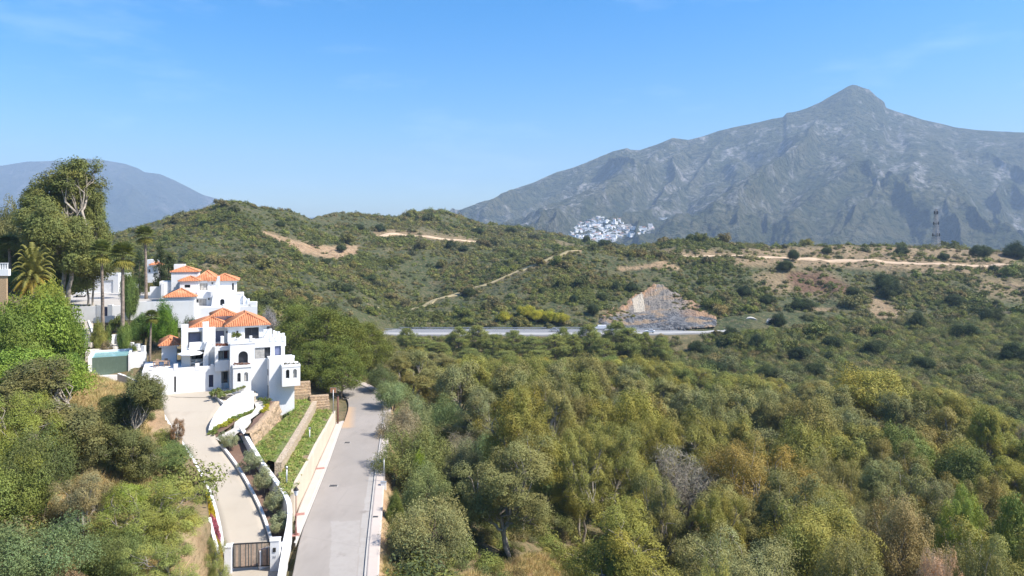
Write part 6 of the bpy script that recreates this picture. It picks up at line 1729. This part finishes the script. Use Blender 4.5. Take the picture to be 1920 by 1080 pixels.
bl = empty('balustrade', P(225, 658, 113.5)); tag(bl, "row of white posts with rails beside the pool terrace", 'balustrade')
for i, (px, pt, Y) in enumerate([(231, 636, 118), (239, 639, 117), (247, 642, 115), (258, 645, 114), (269, 648, 112)]):
    p = P(px, pt + 14, Y); mb = MB(); q = p - bl.location; mb.box(q.x - .28, q.x + .28, q.y - .28, q.y + .28, q.z - .5, P(px, pt, Y).z - bl.location.z); mb.build('post', M['white'], bl)
mb = MB(); mb.tube([P(231, 642, 118) - bl.location, P(247, 648, 115) - bl.location, P(269, 654, 112) - bl.location], .05, 6); mb.tube([P(231, 646, 118) - bl.location, P(247, 652, 115) - bl.location, P(269, 658, 112) - bl.location], .05, 6); mb.build('rail', M['white'], bl)
for i, (px, py, Y) in enumerate([(157, 572, 133), (167, 571, 133), (180, 572, 133)]):
    plant_at('spiky', P(px, py + 8, Y), 1.0, 1.3, vary((.06, .08, .05), .1), "dark agave above the long white wall, %s from the left" % nth(i), 'plant', 'agave')
for i, (px, py, Y, w) in enumerate([(200, 612, 118, 22), (180, 612, 118, 18), (208, 600, 126, 18), (225, 590, 126, 20), (250, 645, 113, 14)]):
    plant('shrub', px, py, Y, w, vary((.11, .14, .04), .2), ["green shrub between the palm trunks", "low shrub at the head of the steps", "low shrub under the white slide-like path", "shrub behind the thickest palm trunk", "low shrub behind the white balustrade"][i], 'shrub', 'shrub', hmin=1.0)
# ================================================================ DRIVE WALLS, BEDS AND TERRACES
def shift(line, d, z0, z1):
    L = np.array([p[:2] for p in line], float); t = np.gradient(L, axis=0); t /= np.hypot(*t.T)[:, None]
    return [(a + -tt_[1] * d, b + tt_[0] * d, p[2] + z0, p[2] + z1) for (a, b), tt_, p in zip(L, t, line)]
wall_thing('drive_kerb', dens_pts(shift(DRIVE_L[1:], .15, -.8, .32)), .28, M['white2'], "white kerb wall on the outer side of the drive", 'kerb wall')
wall_thing('drive_kerb', dens_pts(shift(DRIVE_R[1:6], -.12, -.6, .30)), .26, M['white2'], "white kerb wall between the drive and the olive bed", 'kerb wall')
lo = [(-27.9, 57.6), (-30.0, 66), (-33.0, 75)]
wall_thing('planter_wall', dens_pts([wpx(393, 970, 985, 60.5), wpx(399, 1000, 1018, 58.5), wpx(409, 1032, 1052, 57)]), .25, M['white2'], "short white planter wall outside the drive near the gate", 'wall')
wall_thing('planter_wall', dens_pts([wpx(352, 868, 886, 74), wpx(362, 884, 900, 72), wpx(370, 905, 918, 70.5)]), .25, M['white2'], "short white planter wall outside the drive, halfway up", 'wall')
wall_thing('boundary_wall', dens_pts(BW), .42, M['white'], "long white wall between the olive bed and the pavement", 'wall')
wall_thing('boundary_wall', [(-19.25, 58.9, -27.8, -25.75), (-17.9, 53.5, -27.8, -26.0), (-17.5, 50, -27.8, -26.0)], .4, M['white'], "low white wall along the road in front of the gate", 'wall')
wall_thing('boundary_wall', [(-21.0, 57.55, -27.8, -25.75), (-19.3, 58.8, -27.8, -25.6)], .35, M['white'], "short white wall joining the gate pillar to the road wall", 'wall')
# olive bed soil
def sheet(name, left, right, mat, label, kind='structure', n=10, amp_=.06):
    A, B = np.array(left, float), np.array(right, float); m = 40
    def rs(L): s = np.concatenate([[0], np.cumsum(np.hypot(*np.diff(L[:, :2], axis=0).T))]); q = np.linspace(0, s[-1], m); return np.stack([np.interp(q, s, L[:, k]) for k in range(3)], 1)
    a, b = rs(A), rs(B); Vv = np.stack([a * (1 - f) + b * f for f in np.linspace(0, 1, n)], 1)
    Vv[:, :, 2] += fbm(Vv[:, :, 0] * 1.2, Vv[:, :, 1] * 1.2, 3, 5) * amp_
    lo = Vv.copy()
    o = link(name, np_mesh(name, Vv.reshape(-1, 3), grid_faces(m, n), [mat], None, True)); tag(o, label, kind=kind); return Vv
sheet('olive_bed', BED_L, BED_R, M['soil'], "brown soil bed with olive trees beside the drive")
# gate
gl, gr = Vector((-23.25, 57.6, -27.35)), Vector((-21.6, 57.3, -27.35))
gl = P(437, 1066, 57.2); gr = P(507, 1061, 57.6); gd = (gr - gl); gL = gd.length; ga = math.atan2(gd.y, gd.x)
gate = empty('gate', gl, ga); tag(gate, "sliding gate of upright wooden and dark slats across the drive", 'gate')
GHt = 2.05
mb = MB(); mb.box(0, gL, -.05, .05, .05, .13); mb.box(0, gL, -.05, .05, GHt - .08, GHt); mb.box(0, .08, -.05, .05, .13, GHt - .08); mb.box(gL - .08, gL, -.05, .05, .13, GHt - .08); mb.build('gate_frame', M['darkmetal'], gate)
mb = MB(); m2 = MB(); n = 26
for i in range(n):
    x = .1 + (gL - .2) * (i + .5) / n; (m2 if i % 4 == 0 or i % 7 == 3 else mb).box(x - .035, x + .035, -.03, .03, .13, GHt - .08)
mb.build('wood_slats', M['wood'], gate); m2.build('dark_slats', M['darkmetal'], gate)
def pillar(px, pt, pb, Y, w, label, panel):
    p = P(px, pb, Y); t = empty('gate_pillar', p, ga); tag(t, label, 'pillar'); h = P(px, pt, Y).z - p.z
    mb = MB(); mb.box(-w / 2, w / 2, -.35, .35, -.4, h - .06); mb.box(-w / 2 - .04, w / 2 + .04, -.39, .39, h - .06, h); mb.build('shaft', M['white'], t)
    if panel:
        mb = MB(); mb.box(-.12, .10, -.40, -.352, h * .62, h * .62 + .34); mb.build('intercom', M['darkmetal'], t)
        for x in (-.08, .06): mb = MB(); mb.box(x - .03, x + .03, -.38, -.352, h * .42, h * .42 + .2); mb.build('house_number', M['metal'], t)
pillar(516.5, 1010, 1066, 57.4, .72, "white gate pillar with a dark intercom", True)
pillar(429, 1022, 1070, 57.2, .55, "white gate pillar half hidden by the thin pale gum", False)
# cream road wall with a coping, stepped at the top
wall_thing('road_wall', [(x - .2, y, -27.4, z) for (x, y), z in zip(CW, CZ)], .34, M['cream'], "long cream wall along the pavement below the planted terraces", 'wall')
gm, nt, b_ = nmat("terrace_ground"); b_.inputs["Roughness"].default_value = .95
c = mixc(nt, noise_fac(nt, .9, .4, .6, 6), (.13, .17, .045), (.20, .21, .07)); c = mixc(nt, noise_fac(nt, .45, .52, .66, 6), c, (.26, .19, .11)); nt.links.new(c, b_.inputs["Base Color"]); bump(nt, b_, noise_fac(nt, 4, .3, .7, 5), .8, .1)
t1 = sheet('lower_terrace', T1a, T1b, gm, "planted strip above the cream wall")
wall_thing('stone_wall', dens_pts([(x, y, z - .8, z + h) for (x, y, z), h in zip(ST, (1.0, 1.1, 1.1, 1.1))]), .7, M['stone2'], "dry stone wall between the two planted terraces", 'wall')
RWd = np.array(dens_pts(RW, 14)); nz = 20
tg = np.gradient(RWd[:, :2], axis=0); tg /= np.hypot(*tg.T)[:, None]; nr2 = np.stack([tg[:, 1], -tg[:, 0]], 1)
sl = np.concatenate([[0], np.cumsum(np.hypot(*np.diff(RWd[:, :2], axis=0).T))]); Vr = []
for j in range(nz + 3):
    h_ = min(j / nz, 1.0); zz_ = RWd[:, 2] - .5 + (RWd[:, 3] - RWd[:, 2] + .5) * h_
    blk_ = vnoise(sl * 1.5 + vnoise(zz_ * 2, sl, 3), zz_ * 2.2, 4) * .42 + vnoise(sl * 3.7, zz_ * 4.5, 6) * .2
    o_ = .25 + blk_ - .35 * h_ if j <= nz else np.full(len(sl), .1 - .55 * (j - nz))
    Vr.append(np.column_stack([RWd[:, :2] + nr2 * np.asarray(o_)[:, None], zz_ + (blk_ - .3) * .25 * (h_ > .9) - (.5 if j == nz + 2 else 0)]))
Vr = np.array(Vr).transpose(1, 0, 2)
tag(link('rock_wall', np_mesh('rock_wall', Vr.reshape(-1, 3), grid_faces(len(sl), nz + 3), [M['stone']], None, False)), "rough rock retaining wall below the villa's corner tower", 'wall')
t2 = sheet('upper_terrace', ST2, T2b, gm, "grass strip between the stone wall and the villa tower")
# planting on the terraces
tp = np.vstack([t1[:, 2:-2].reshape(-1, 3), t2[:, 2:-2].reshape(-1, 3)])
tp = np.repeat(tp, 4, 0) + RB.normal(0, [.22, .5, 0], (len(tp) * 4, 3)); tp = tp[RB.random(len(tp)) < .62]
lowp = [crown_mesh("cover_kind", *(lambda rng: clump_leaves([np.zeros(3) + .1, np.array([.3, .1, .08])], [.3, .24], 40, .14, rng, .7, .0, .5, .2, .25))(np.random.default_rng(800 + i))) for i in range(2)]
tc_ = np.array([(.20, .24, .06), (.15, .20, .045), (.26, .24, .09)])[RB.integers(0, 3, len(tp))]
scatter("terrace_groundcover", tp, RB.uniform(.45, 1.1, len(tp)), tc_ * RB.uniform(.8, 1.2, (len(tp), 1)), lowp, "green ground cover on the planted terraces")
for i, (px, pt, Y) in enumerate([(537, 777, 96.2), (548, 866, 80), (565, 830, 84), (556, 850, 80)]):
    plant('shrub', px, pt, Y, [16, 12, 15, 10][i], vary((.06, .09, .03), .1), ["dark shrub at the foot of the villa tower", "dark shrub in the middle of the lower terrace, nearer the road", "dark shrub halfway up the lower terrace", "small dark shrub on the lower terrace by the stone wall"][i], 'shrub', 'shrub', hmin=.9)
def steps_stone(name, px, pt, pb, Y, w, label):
    a = P(px, pb, Y); t = empty(name, a, R(20)); tag(t, label, 'steps'); h = P(px, pt, Y).z - a.z; mb = MB(); n = 5
    for i in range(n): mb.box(-w / 2 + .1 * (i % 2), w / 2 + .15 * ((i + 1) % 2), i * .45, i * .45 + 1.2, -.4, h * (i + 1) / n)
    mb.build('treads', M['stone'], t)
steps_stone('stone_steps', 566, 722, 744, 104, 2.4, "stone steps at the head of the upper terrace, behind the oriel"); steps_stone('stone_steps', 600, 748, 766, 102, 2.6, "stone steps at the head of the lower terrace")
# curved white wall, path and flower bed below the plaza
CWp = [wpx(px, pt, pb + 6, Y) for px, pt, pb, Y in CWL]
wall_thing('curved_wall', dens_pts(CWp), .35, M['white'], "tall white curved wall sweeping down from the villa entrance to the drive", 'wall')
pth_l = [P(px, pb + 3, Y) for px, pt, pb, Y in CWL]
pth_r = [P(px, py, Y) for px, py, Y in [(432, 822, 82), (445, 808, 83.4), (462, 803, 84), (470, 790, 86.5), (468, 780, 88.5), (484, 774, 90), (497, 762, 93), (492, 748, 96)]]
sheet('flower_bed', [p + Vector((0, 0, -.02)) for p in pth_l], [p.lerp(q, .55) + Vector((0, 0, .02)) for p, q in zip(pth_l, [P(418, 824, 82.2), P(425, 812, 83.5), P(440, 806, 84.6), (P(450, 795, 86.6)), P(452, 786, 88.2), P(470, 780, 89.6), P(486, 768, 92)])], M['soil'], "narrow flower bed at the foot of the curved wall", amp_=.02)
sheet('garden_path', PATH_L, PATH_R, M['paving'], "white winding path from the drive to the villa tower", amp_=.0)
sheet('rockery', ROCK_L, ROCK_R, M['soil'], "brown rockery bed between the path and the rock wall", amp_=.12)
for i, f in enumerate(np.linspace(.04, .98, 13)):
    k = f * (len(pth_l) - 1); j = min(int(k), len(pth_l) - 2); p = pth_l[j].lerp(pth_l[j + 1], k - j) + Vector((.45, -.45, .02))
    plant_at('lowbush', p, random.uniform(.55, .8), random.uniform(1.0, 1.5), vary((.22, .23, .03) if 2 < i < 8 else (.13, .17, .045), .12), "clipped %s bush at the foot of the curved wall, %s from the drive" % ("yellow-green" if 2 < i < 8 else "green", nth(i)), 'bush', 'flower_bush', "bushes below the curved white wall")
for i, (px, py, Y) in enumerate([(495, 752, 95), (499, 757, 93.8), (500, 762, 92.8), (497, 768, 91.4), (494, 772, 90.4), (505, 751, 95.3), (489, 749, 96)]):
    plant_at('lowbush', P(px, py + 3, Y), .6, 1.1, vary((.26, .24, .02) if 1 < i < 5 else (.10, .13, .04), .1), "%s bush along the path by the villa tower, %s from the bend" % ("yellow" if 1 < i < 5 else "green", nth(i)), 'bush', 'flower_bush', "bushes along the garden path")
for i, (px, py, Y) in enumerate([(402, 741, 95.5), (408, 745, 94.5), (414, 747, 93.8), (422, 741, 94.6), (431, 738, 95), (439, 735, 95.6), (447, 731, 96.4), (456, 728, 97)]):
    plant_at('lowbush', P(px, py, Y), [.9, 1.3, 1.0, .7, .5, .5, .4, .4][i], [1.4, 1.8, 1.5, 1.2, 1, 1, .9, .9][i], vary((.14, .17, .06), .2), "plant in the bed on top of the curved wall, %s from the left" % nth(i), 'plant', 'flower_bush', "plants on top of the curved white wall")
wall_thing('curved_wall', dens_pts([wpx(397, 741, 748, 96.5), wpx(412, 748, 756, 93.8), wpx(424, 758, 768, 91.3), wpx(431, 762, 776, 90.2)]), .25, M['white'], "low curved white kerb between the plaza and the entrance bed", 'kerb wall')
plz = [ond(289, 739.5), (-46, 95.1, 0), (-39, 94.8, 0), (-36.0, 95.0, 0), (-35.6, 96.4, 0), (-37, 100, 0), (-44, 102, 0), (-54.5, 99, 0)]
mb = MB(); mb.prism([(p[0], p[1]) for p in plz], -22.6, -21.53); tag(mb.build('plaza', M['concrete']), "sand coloured forecourt in front of the villa entrance", kind='structure')
mb = MB(); mb.prism([(-42.3, 97.2), (-36.2, 94.6), (-35.4, 96.6), (-41.6, 100.2)], -21.7, -21.40); tag(mb.build('entrance_step', M['paving']), "pale entrance platform outside the villa's glass door", kind='structure')
# flowers outside the drive kerb
for i, (px, py, Y) in enumerate([(391, 930, 65), (396, 945, 64), (400, 962, 62.8), (404, 985, 61.4), (407, 1003, 60.4), (411, 1022, 59.3), (388, 915, 66.2)]):
    col = [(.42, .32, .02), (.40, .33, .03), (.34, .10, .16), (.32, .11, .17), (.36, .30, .03), (.34, .24, .03), (.36, .34, .05)][i]
    plant('shrub', px, py, Y, 17, col + (1,), "%s flowering bush outside the drive kerb, %s from the gate" % ("pink" if i in (2, 3) else "yellow", nth([5, 4, 3, 2, 1, 0, 6][i])), 'bush', 'flower_bush', hmin=.8)
plant('airy', 332, 798, 74, 26, (.19, .11, .06, 1), "sparse rust-tinged sapling leaning over the drive kerb", 'tree', 'sapling', hmin=3)

# ================================================================ STREET FURNITURE
def lantern(p, h, label):
    t = empty('street_lamp', p); tag(t, label, 'street lamp')
    mb = MB(); mb.lathe((0, 0, 0), [(.16, 0), (.16, .12), (.09, .2), (.07, .7), (.05, .75), (.04, h * .95)], 10); mb.build('pole', M['brownmetal'], t)
    mb = MB(); mb.lathe((0, 0, h * .95), [(.05, 0), (.13, .05), (.24, .5), (.24, .52)], 6, smooth=False); mb.build('lantern_glass', M['lamp'], t)
    mb = MB(); mb.lathe((0, 0, h * .95 + .525), [(.28, 0), (.12, .22), (.05, .3), (.02, .42)], 6, smooth=False); mb.build('cap', M['darkmetal'], t)
lantern(P(555, 1003, 63.2), 3.75, "brown lantern post on the pavement by the white wall")
def post(p, h, r, mat, label, name='post', top=None):
    t = empty(name, p); tag(t, label, 'post'); mb = MB(); mb.tube([(0, 0, -.3), (0, 0, h)], r, 8); mb.build('pole', mat, t)
    if top: top(t, h)
post(P(580.5, 852, 86), 3.2, .07, M['metal'], "grey post on the lower terrace, farther up", top=lambda t, h: (lambda mb: (mb.box(-.12, .12, -.12, .12, h, h + .12), mb.build('cap', M['metal'], t)))(MB()))
post(P(537.5, 921, 69), 2.25, .07, M['metal'], "grey post behind the white boundary wall", top=lambda t, h: (lambda mb: (mb.lathe((0, 0, h), [(.12, 0), (.14, .1), (.08, .25)], 8), mb.build('cap', M['metal'], t)))(MB()))
def mirror(t, h):
    mb = MB(); mb.box(-.42, .42, -.03, .03, h - .45, h + .25); mb.build('sign_plate', M['orange'], t); mb = MB(); mb.box(-.46, .46, -.012, .012, h - .49, h + .29); mb.build('rim', M['metal'], t)
post(P(624.8, 772, 100), 3.2, .06, M['metal'], "grey pole with a rusty sign plate above the cream wall's far end", 'sign_post', mirror)
post(P(633.5, 795, 101.5), 4.1, .12, M['brownmetal'], "dark brown post at the far end of the cream wall", top=lambda t, h: (lambda mb: (mb.box(-.14, .14, -.14, .14, h, h + .1), mb.build('cap', M['darkmetal'], t)))(MB()))
post(P(720, 905, 77.2), 2.6, .045, M['metal'], "thin white pole behind the white cabinet", top=lambda t, h: (lambda mb: (mb.box(-.06, .06, -.06, .06, h, h + .05), mb.build('cap', M['metal'], t)))(MB()))
cb_ = empty('utility_cabinet', P(719, 921, 76)); tag(cb_, "low white utility cabinet at the edge of the right pavement", 'cabinet')
mb = MB(); mb.box(-.28, .28, -.2, .2, 0, 1.0); mb.build('body', M['white2'], cb_); mb = MB(); mb.box(-.31, .31, -.23, .23, 1.002, 1.06); mb.build('lid', M['metal'], cb_); mb = MB(); mb.box(-.24, .24, -.215, -.202, .1, .9); mb.build('door', M['canvas'], cb_)
def drain(px, py, w, l, label, z=ZR + .01, mat='darkmetal', rz=0.05):
    x, y, _ = on(px, py, z); t = empty('drain_cover', (x, y, z), rz); tag(t, label, 'drain cover'); mb = MB(); n = 7
    mb.box(-w / 2, w / 2, -l / 2, -l / 2 + .05, 0, .03); mb.box(-w / 2, w / 2, l / 2 - .05, l / 2, 0, .03)
    for i in range(n): x_ = -w / 2 + w * (i + .5) / n; mb.box(x_ - w / n * .35, x_ + w / n * .35, -l / 2 + .052, l / 2 - .052, 0, .028)
    mb.build('grate', M[mat], t); mb = MB(); mb.box(-w / 2 - .06, w / 2 + .06, -l / 2 - .06, l / 2 + .06, -.02, .006); mb.build('frame', M['kerb'], t)
drain(625, 911, .85, .5, "iron drain grate in the near part of the road"); drain(651, 830, .7, .5, "iron drain grate in the middle of the road"); drain(650, 747, .9, .6, "iron drain grate at the far bend of the road")
drain(704, 969, .5, .3, "small dark grate in the right pavement", ZR + .145)
for i, (px, py) in enumerate([(563, 964), (602, 878), (553, 1003)]):
    x, y, _ = on(px, py, ZR + .145); mb = MB(); mb.box(-.55, .45, -.3, .3, -.02, .012); o = mb.build('tactile_strip', M['tactile'], None, (x - .05, y, ZR + .143), .27); tag(o, ["red paver strip across the left pavement, behind the lantern post", "red paver strip farther up the left pavement", "red paver strip at the lantern post's foot"][i], 'paver strip')

# ================================================================ CARS
def profile_car(name, loc, rz, paint, label, L=4.3, W=1.78, Hc=1.45, van=False, group=None):
    t = empty(name, loc, rz); tag(t, label, 'van' if van else 'car', group)
    if van: P_ = [(-.5, .25), (-.5, .9), (-.495, .97), (-.46, 1.0), (.22, 1.0), (.36, .62), (.49, .5), (.5, .22)]
    else: P_ = [(-.5, .28), (-.5, .58), (-.47, .66), (-.36, .70), (-.30, .74), (.18, .70), (.46, .58), (.5, .46), (.5, .22)]
    mb = MB(); ws = [1.0] * len(P_)
    def ring(y, k): return [(x * L * (1 if abs(y) < .5 else .985), y * W, .18 + z * (Hc - .18) * k) for x, z in P_]
    secs = [(-.5, .96), (-.46, 1), (.46, 1), (.5, .96)]; n = len(P_); Vv = []
    for y, k in secs: Vv += ring(y, k)
    fs = [tuple(range(n))[::-1], tuple(range(3 * n, 4 * n))]
    for a in range(3):
        for i in range(n): fs.append((a * n + i, a * n + (i + 1) % n, (a + 1) * n + (i + 1) % n, (a + 1) * n + i))
    mb.mesh_(Vv, fs, 0, False); body = mb.build('body', paint, t)
    mb = MB()
    if van: cab = None
    else:
        lo = [(-.36, .42, .70), (.19, .42, .70), (.19, -.42, .70), (-.36, -.42, .70)]; hi = [(-.27, .36, 1.0), (.04, .36, 1.0), (.04, -.36, 1.0), (-.27, -.36, 1.0)]
        q = [(x * L, y * W, .18 + z * (Hc - .18)) for x, y, z in lo + hi]
        mb.mesh_(q, [(0, 1, 5, 4), (1, 2, 6, 5), (2, 3, 7, 6), (3, 0, 4, 7)]); mb.build('window', M['glass'], t)
        mb = MB(); r = [(x * L, y * W * 1.02, .18 + z * (Hc - .18)) for x, y, z in hi]; mb.mesh_(r + [(x, y, z + .05) for x, y, z in r], [(3, 2, 1, 0), (4, 5, 6, 7), (0, 1, 5, 4), (1, 2, 6, 5), (2, 3, 7, 6), (3, 0, 4, 7)])
        for a, b in ((0, 4), (1, 5), (2, 6), (3, 7)): mb.tube([q[a], q[b]], .045, 5)
        mb.build('roof', paint, t)
    if van:
        mb = MB(); mb.mesh_([(.225 * L, -.42 * W, .18 + .97 * (Hc - .18)), (.225 * L, .42 * W, .18 + .97 * (Hc - .18)), (.362 * L, .45 * W, .18 + .64 * (Hc - .18)), (.362 * L, -.45 * W, .18 + .64 * (Hc - .18))], [(0, 3, 2, 1)]); o = mb.build('windscreen', M['glass'], t); o.location = (.03, 0, .03)
    for sx in (-.31, .31):
        for sy in (-1, 1):
            mb = MB(); mb.tube([(sx * L, sy * (W / 2 - .2), .31), (sx * L, sy * (W / 2 + .02), .31)], .31, 14); w = mb.build('wheel', M['tyre'], t)
            mb = MB(); mb.tube([(sx * L, sy * (W / 2 + .015), .31), (sx * L, sy * (W / 2 + .03), .31)], .19, 12); mb.build('rim', M['metal'], w)
    for sy in (-1, 1):
        mb = MB(); mb.box(.5 * L - .12, .5 * L + .015, sy * W * .36 - .18, sy * W * .36 + .18, .62, .78); mb.build('headlight', M['lamp'], t)
    mb = MB(); mb.box(.5 * L - .02, .5 * L + .012, -.5, .5, .42, .58); mb.build('grille', M['cardark'], t)
p = P(152, 555, 156); profile_car('parked_car', (p.x, p.y, -12.74), R(-62), M['carwhite'], "white car parked on the concrete forecourt by the garage")
def on_mw(px, d, rz, paint, label, **k):
    L = np.array(off(MW, d)); a = (px - HX) / F; best = min(((abs(x / y - a), x, y) for x, y in zip(np.interp(np.linspace(0, 6, 600), range(7), L[:, 0]), np.interp(np.linspace(0, 6, 600), range(7), L[:, 1]))))
    profile_car('motorway_car' if not k.get('van') else 'motorway_van', (best[1], best[2], ZM + .03), rz, paint, label, **k)
on_mw(1040, 1.0, R(0), M['carsilver'], "silver car driving along the motorway"); on_mw(1126, 5.5, R(180), M['carwhite'], "white van on the far carriageway of the motorway", van=True, L=5.2, Hc=2.2, W=1.95)
on_mw(1219, -6, R(165), M['carwhite'], "white car at the motorway's end below the rock cutting")
# tunnel portals on the right of the cutting
for i, (px, py, Y, w) in enumerate([(1408, 604, 322, 26), (1451, 608, 318, 28)]):
    p = P(px, py, Y); t = empty('tunnel_portal', p, R(-14)); tag(t, ["pale concrete tunnel arch showing above the scrub, the left of two", "pale concrete tunnel arch showing above the scrub, the right of two"][i], 'tunnel'); r = w / F * Y / 2
    mb = MB(); n = 14; q0 = []; 
    for k in range(n + 1):
        a = math.pi * k / n
        for rr, yy_ in ((r, 0), (r - .7, 0), (r - .7, 7), (r, 7)): q0.append((rr * math.cos(a), yy_, rr * .62 * math.sin(a)))
    mb.mesh_(q0, [(4 * k + j, 4 * k + (j + 1) % 4, 4 * k + 4 + (j + 1) % 4, 4 * k + 4 + j) for k in range(n) for j in range(4)]); mb.build('arch', M['kerb'], t)
    mb = MB(); mb.poly([((r - .68) * math.cos(math.pi * k / n), 5.5, (r - .68) * .62 * math.sin(math.pi * k / n)) for k in range(n + 1)]); mb.build('bore', M['cardark'], t)

# ================================================================ LATTICE MAST
mp = P(1755, 461, 560); mp.z = ground_z(mp.x, mp.y); mast = empty('radio_mast', mp, .5); tag(mast, "lattice radio mast on the ridge before the mountain", 'mast')
mh = P(1755, 392, 560).z - mp.z; mb = MB(); nb = 16
def mw_(z): return 2.0 * (1 - z / mh) + .55
for k in range(nb):
    z0, z1 = mh * k / nb, mh * (k + 1) / nb
    c0 = [(sx * mw_(z0), sy * mw_(z0), z0) for sx, sy in ((-1, -1), (1, -1), (1, 1), (-1, 1))]; c1 = [(sx * mw_(z1), sy * mw_(z1), z1) for sx, sy in ((-1, -1), (1, -1), (1, 1), (-1, 1))]
    for j in range(4):
        mb.tube([c0[j], c1[j]], .16, 4, 0, False); mb.tube([c0[j], c1[(j + 1) % 4]], .09, 3, 0, False); mb.tube([c0[(j + 1) % 4], c1[j]], .09, 3, 0, False); mb.tube([c1[j], c1[(j + 1) % 4]], .08, 3, 0, False)
mb.build('lattice', M['steel'], mast)
for z in (.32, .62, .9):
    mb = MB(); w = mw_(mh * z) + .5; mb.box(-w, w, -w, w, mh * z - .06, mh * z + .06); mb.build('platform', M['darkmetal'], mast)
    for j in range(5):
        a = j * 1.26; mb = MB(); mb.box(-.3, .3, -.2, .2, 0, 2.4); o = mb.build('antenna', M['steel'] if j % 2 else M['frame'], mast, (w * math.cos(a), w * math.sin(a), mh * z + .1 - 1.0), a)
post(P(1823, 478, 500), 3.0, .12, M['metal'], "small pale hut post on the ridge right of the mast", 'marker_post', top=lambda t, h: (lambda mb: (mb.box(-.35, .35, -.35, .35, h - 1, h + .3), mb.build('box', M['white2'], t)))(MB()))

# ================================================================ HILLSIDE VILLAGE under the mountain
vr = np.random.default_rng(77)
def vhouse(seed):
    rng = np.random.default_rng(seed); mb = MB(); x = 0
    for k in range(rng.integers(1, 4)):
        w, d, h = rng.uniform(8, 16), rng.uniform(8, 11), rng.choice([3.4, 3.4, 6.2, 6.4]); y = rng.uniform(-2, 2); mb.box(x, x + w, y, y + d, -5, h, 0)
        if rng.random() < .14: 
            z = h; cx, cy_ = x + w / 2, y + d / 2; b = [(x - .4, y - .4, z), (x + w + .4, y - .4, z), (x + w + .4, y + d + .4, z), (x - .4, y + d + .4, z)]
            mb.mesh_(b + [(cx, cy_, z + 1.9)], [(0, 1, 4), (1, 2, 4), (2, 3, 4), (3, 0, 4)], 1)
        else: mb.box(x, x + w, y, y + .3, h, h + .8, 0)
        for fl in range(int(h // 3)):
            for q in range(int(w // 3)):
                wx = x + 1 + q * 3; mb.box(wx, wx + 1.6, y - .12, y - .02, fl * 3.0 + .6, fl * 3.0 + 2.4, 2)
        x += w - .5
    me = bpy.data.meshes.new("village_house"); me.from_pydata([(a - x / 2, b, c) for a, b, c in mb.v], [], mb.f)
    for m_ in (M['village'], M['tile'], M['glass']): me.materials.append(m_)
    me.polygons.foreach_set("material_index", mb.m); me.update(); return me
VH = [vhouse(900 + i) for i in range(9)]
spots = []
for rowi, (py, a, b, n) in enumerate([(409, 1112, 1135, 3), (414, 1100, 1160, 7), (419, 1088, 1165, 9), (424, 1075, 1180, 11), (428, 1068, 1226, 14), (432, 1078, 1230, 15), (437, 1070, 1222, 14), (441, 1066, 1196, 14), (445, 1072, 1165, 11), (449, 1082, 1160, 9), (453, 1092, 1155, 6)]):
    for i in range(n): spots.append((a + (b - a) * (i + vr.uniform(.1, .9)) / n, py + vr.uniform(-1.6, 1.6), rowi))
rn = {}
rowname = ["top row", "second row", "third row", "fourth row", "fifth row", "sixth row", "seventh row", "eighth row", "ninth row", "tenth row", "lowest row"]
for px, py, rw in sorted(spots):
    h = MBv.ray_cast(Vector((0, 0, 0)), P(px, py, 1).normalized())
    if h[0] is None: continue
    k = rn[rw] = rn.get(rw, -1) + 1
    o = link('village_house', VH[vr.integers(len(VH))], None, h[0]); o.rotation_euler = (0, 0, vr.uniform(-.5, .5)); s = vr.uniform(.9, 1.4); o.scale = (s, s, s)
    tag(o, "white house of the distant village, %s from the left in its %s" % (nth(k), rowname[rw]), 'house', "white houses of the mountain village")
for i, (px, py, w, hgt, lb) in enumerate([(1216, 428, 20, 24, "tall white terraced block at the right end of the distant village"), (1172, 427, 30, 16, "long beige block in the middle of the distant village"), (1110, 446, 46, 9, "long low white block at the foot of the distant village"), (1237, 410, 32, 6, "isolated pale row of houses right of the distant village")]):
    h = MBv.ray_cast(Vector((0, 0, 0)), P(px, py, 1).normalized())
    if h[0] is None: continue
    t = empty('apartment_block', h[0]); tag(t, lb, 'apartment block'); W2 = w / F * h[0].y; n = 4 if i != 3 else 1; mb = MB(); mw2 = MB()
    for k in range(n):
        z0 = hgt * k / n; mb.box(-W2 / 2 + k * W2 * .06, W2 / 2 - k * W2 * .03, k * 4.0, k * 4.0 + 16, -14 if k == 0 else z0 - 3, z0 + hgt / n)
        for q in range(int(W2 * .88 / 6)): x = -W2 / 2 + k * W2 * .06 + 1.5 + q * 6; mw2.box(x, x + 3, k * 4.0 - .25, k * 4.0 - .05, z0 + .6, z0 + hgt / n - 1.0)
    mb.build('wall', M['village'] if i != 1 else M['paving'], t); mw2.build('window', M['glass'], t)
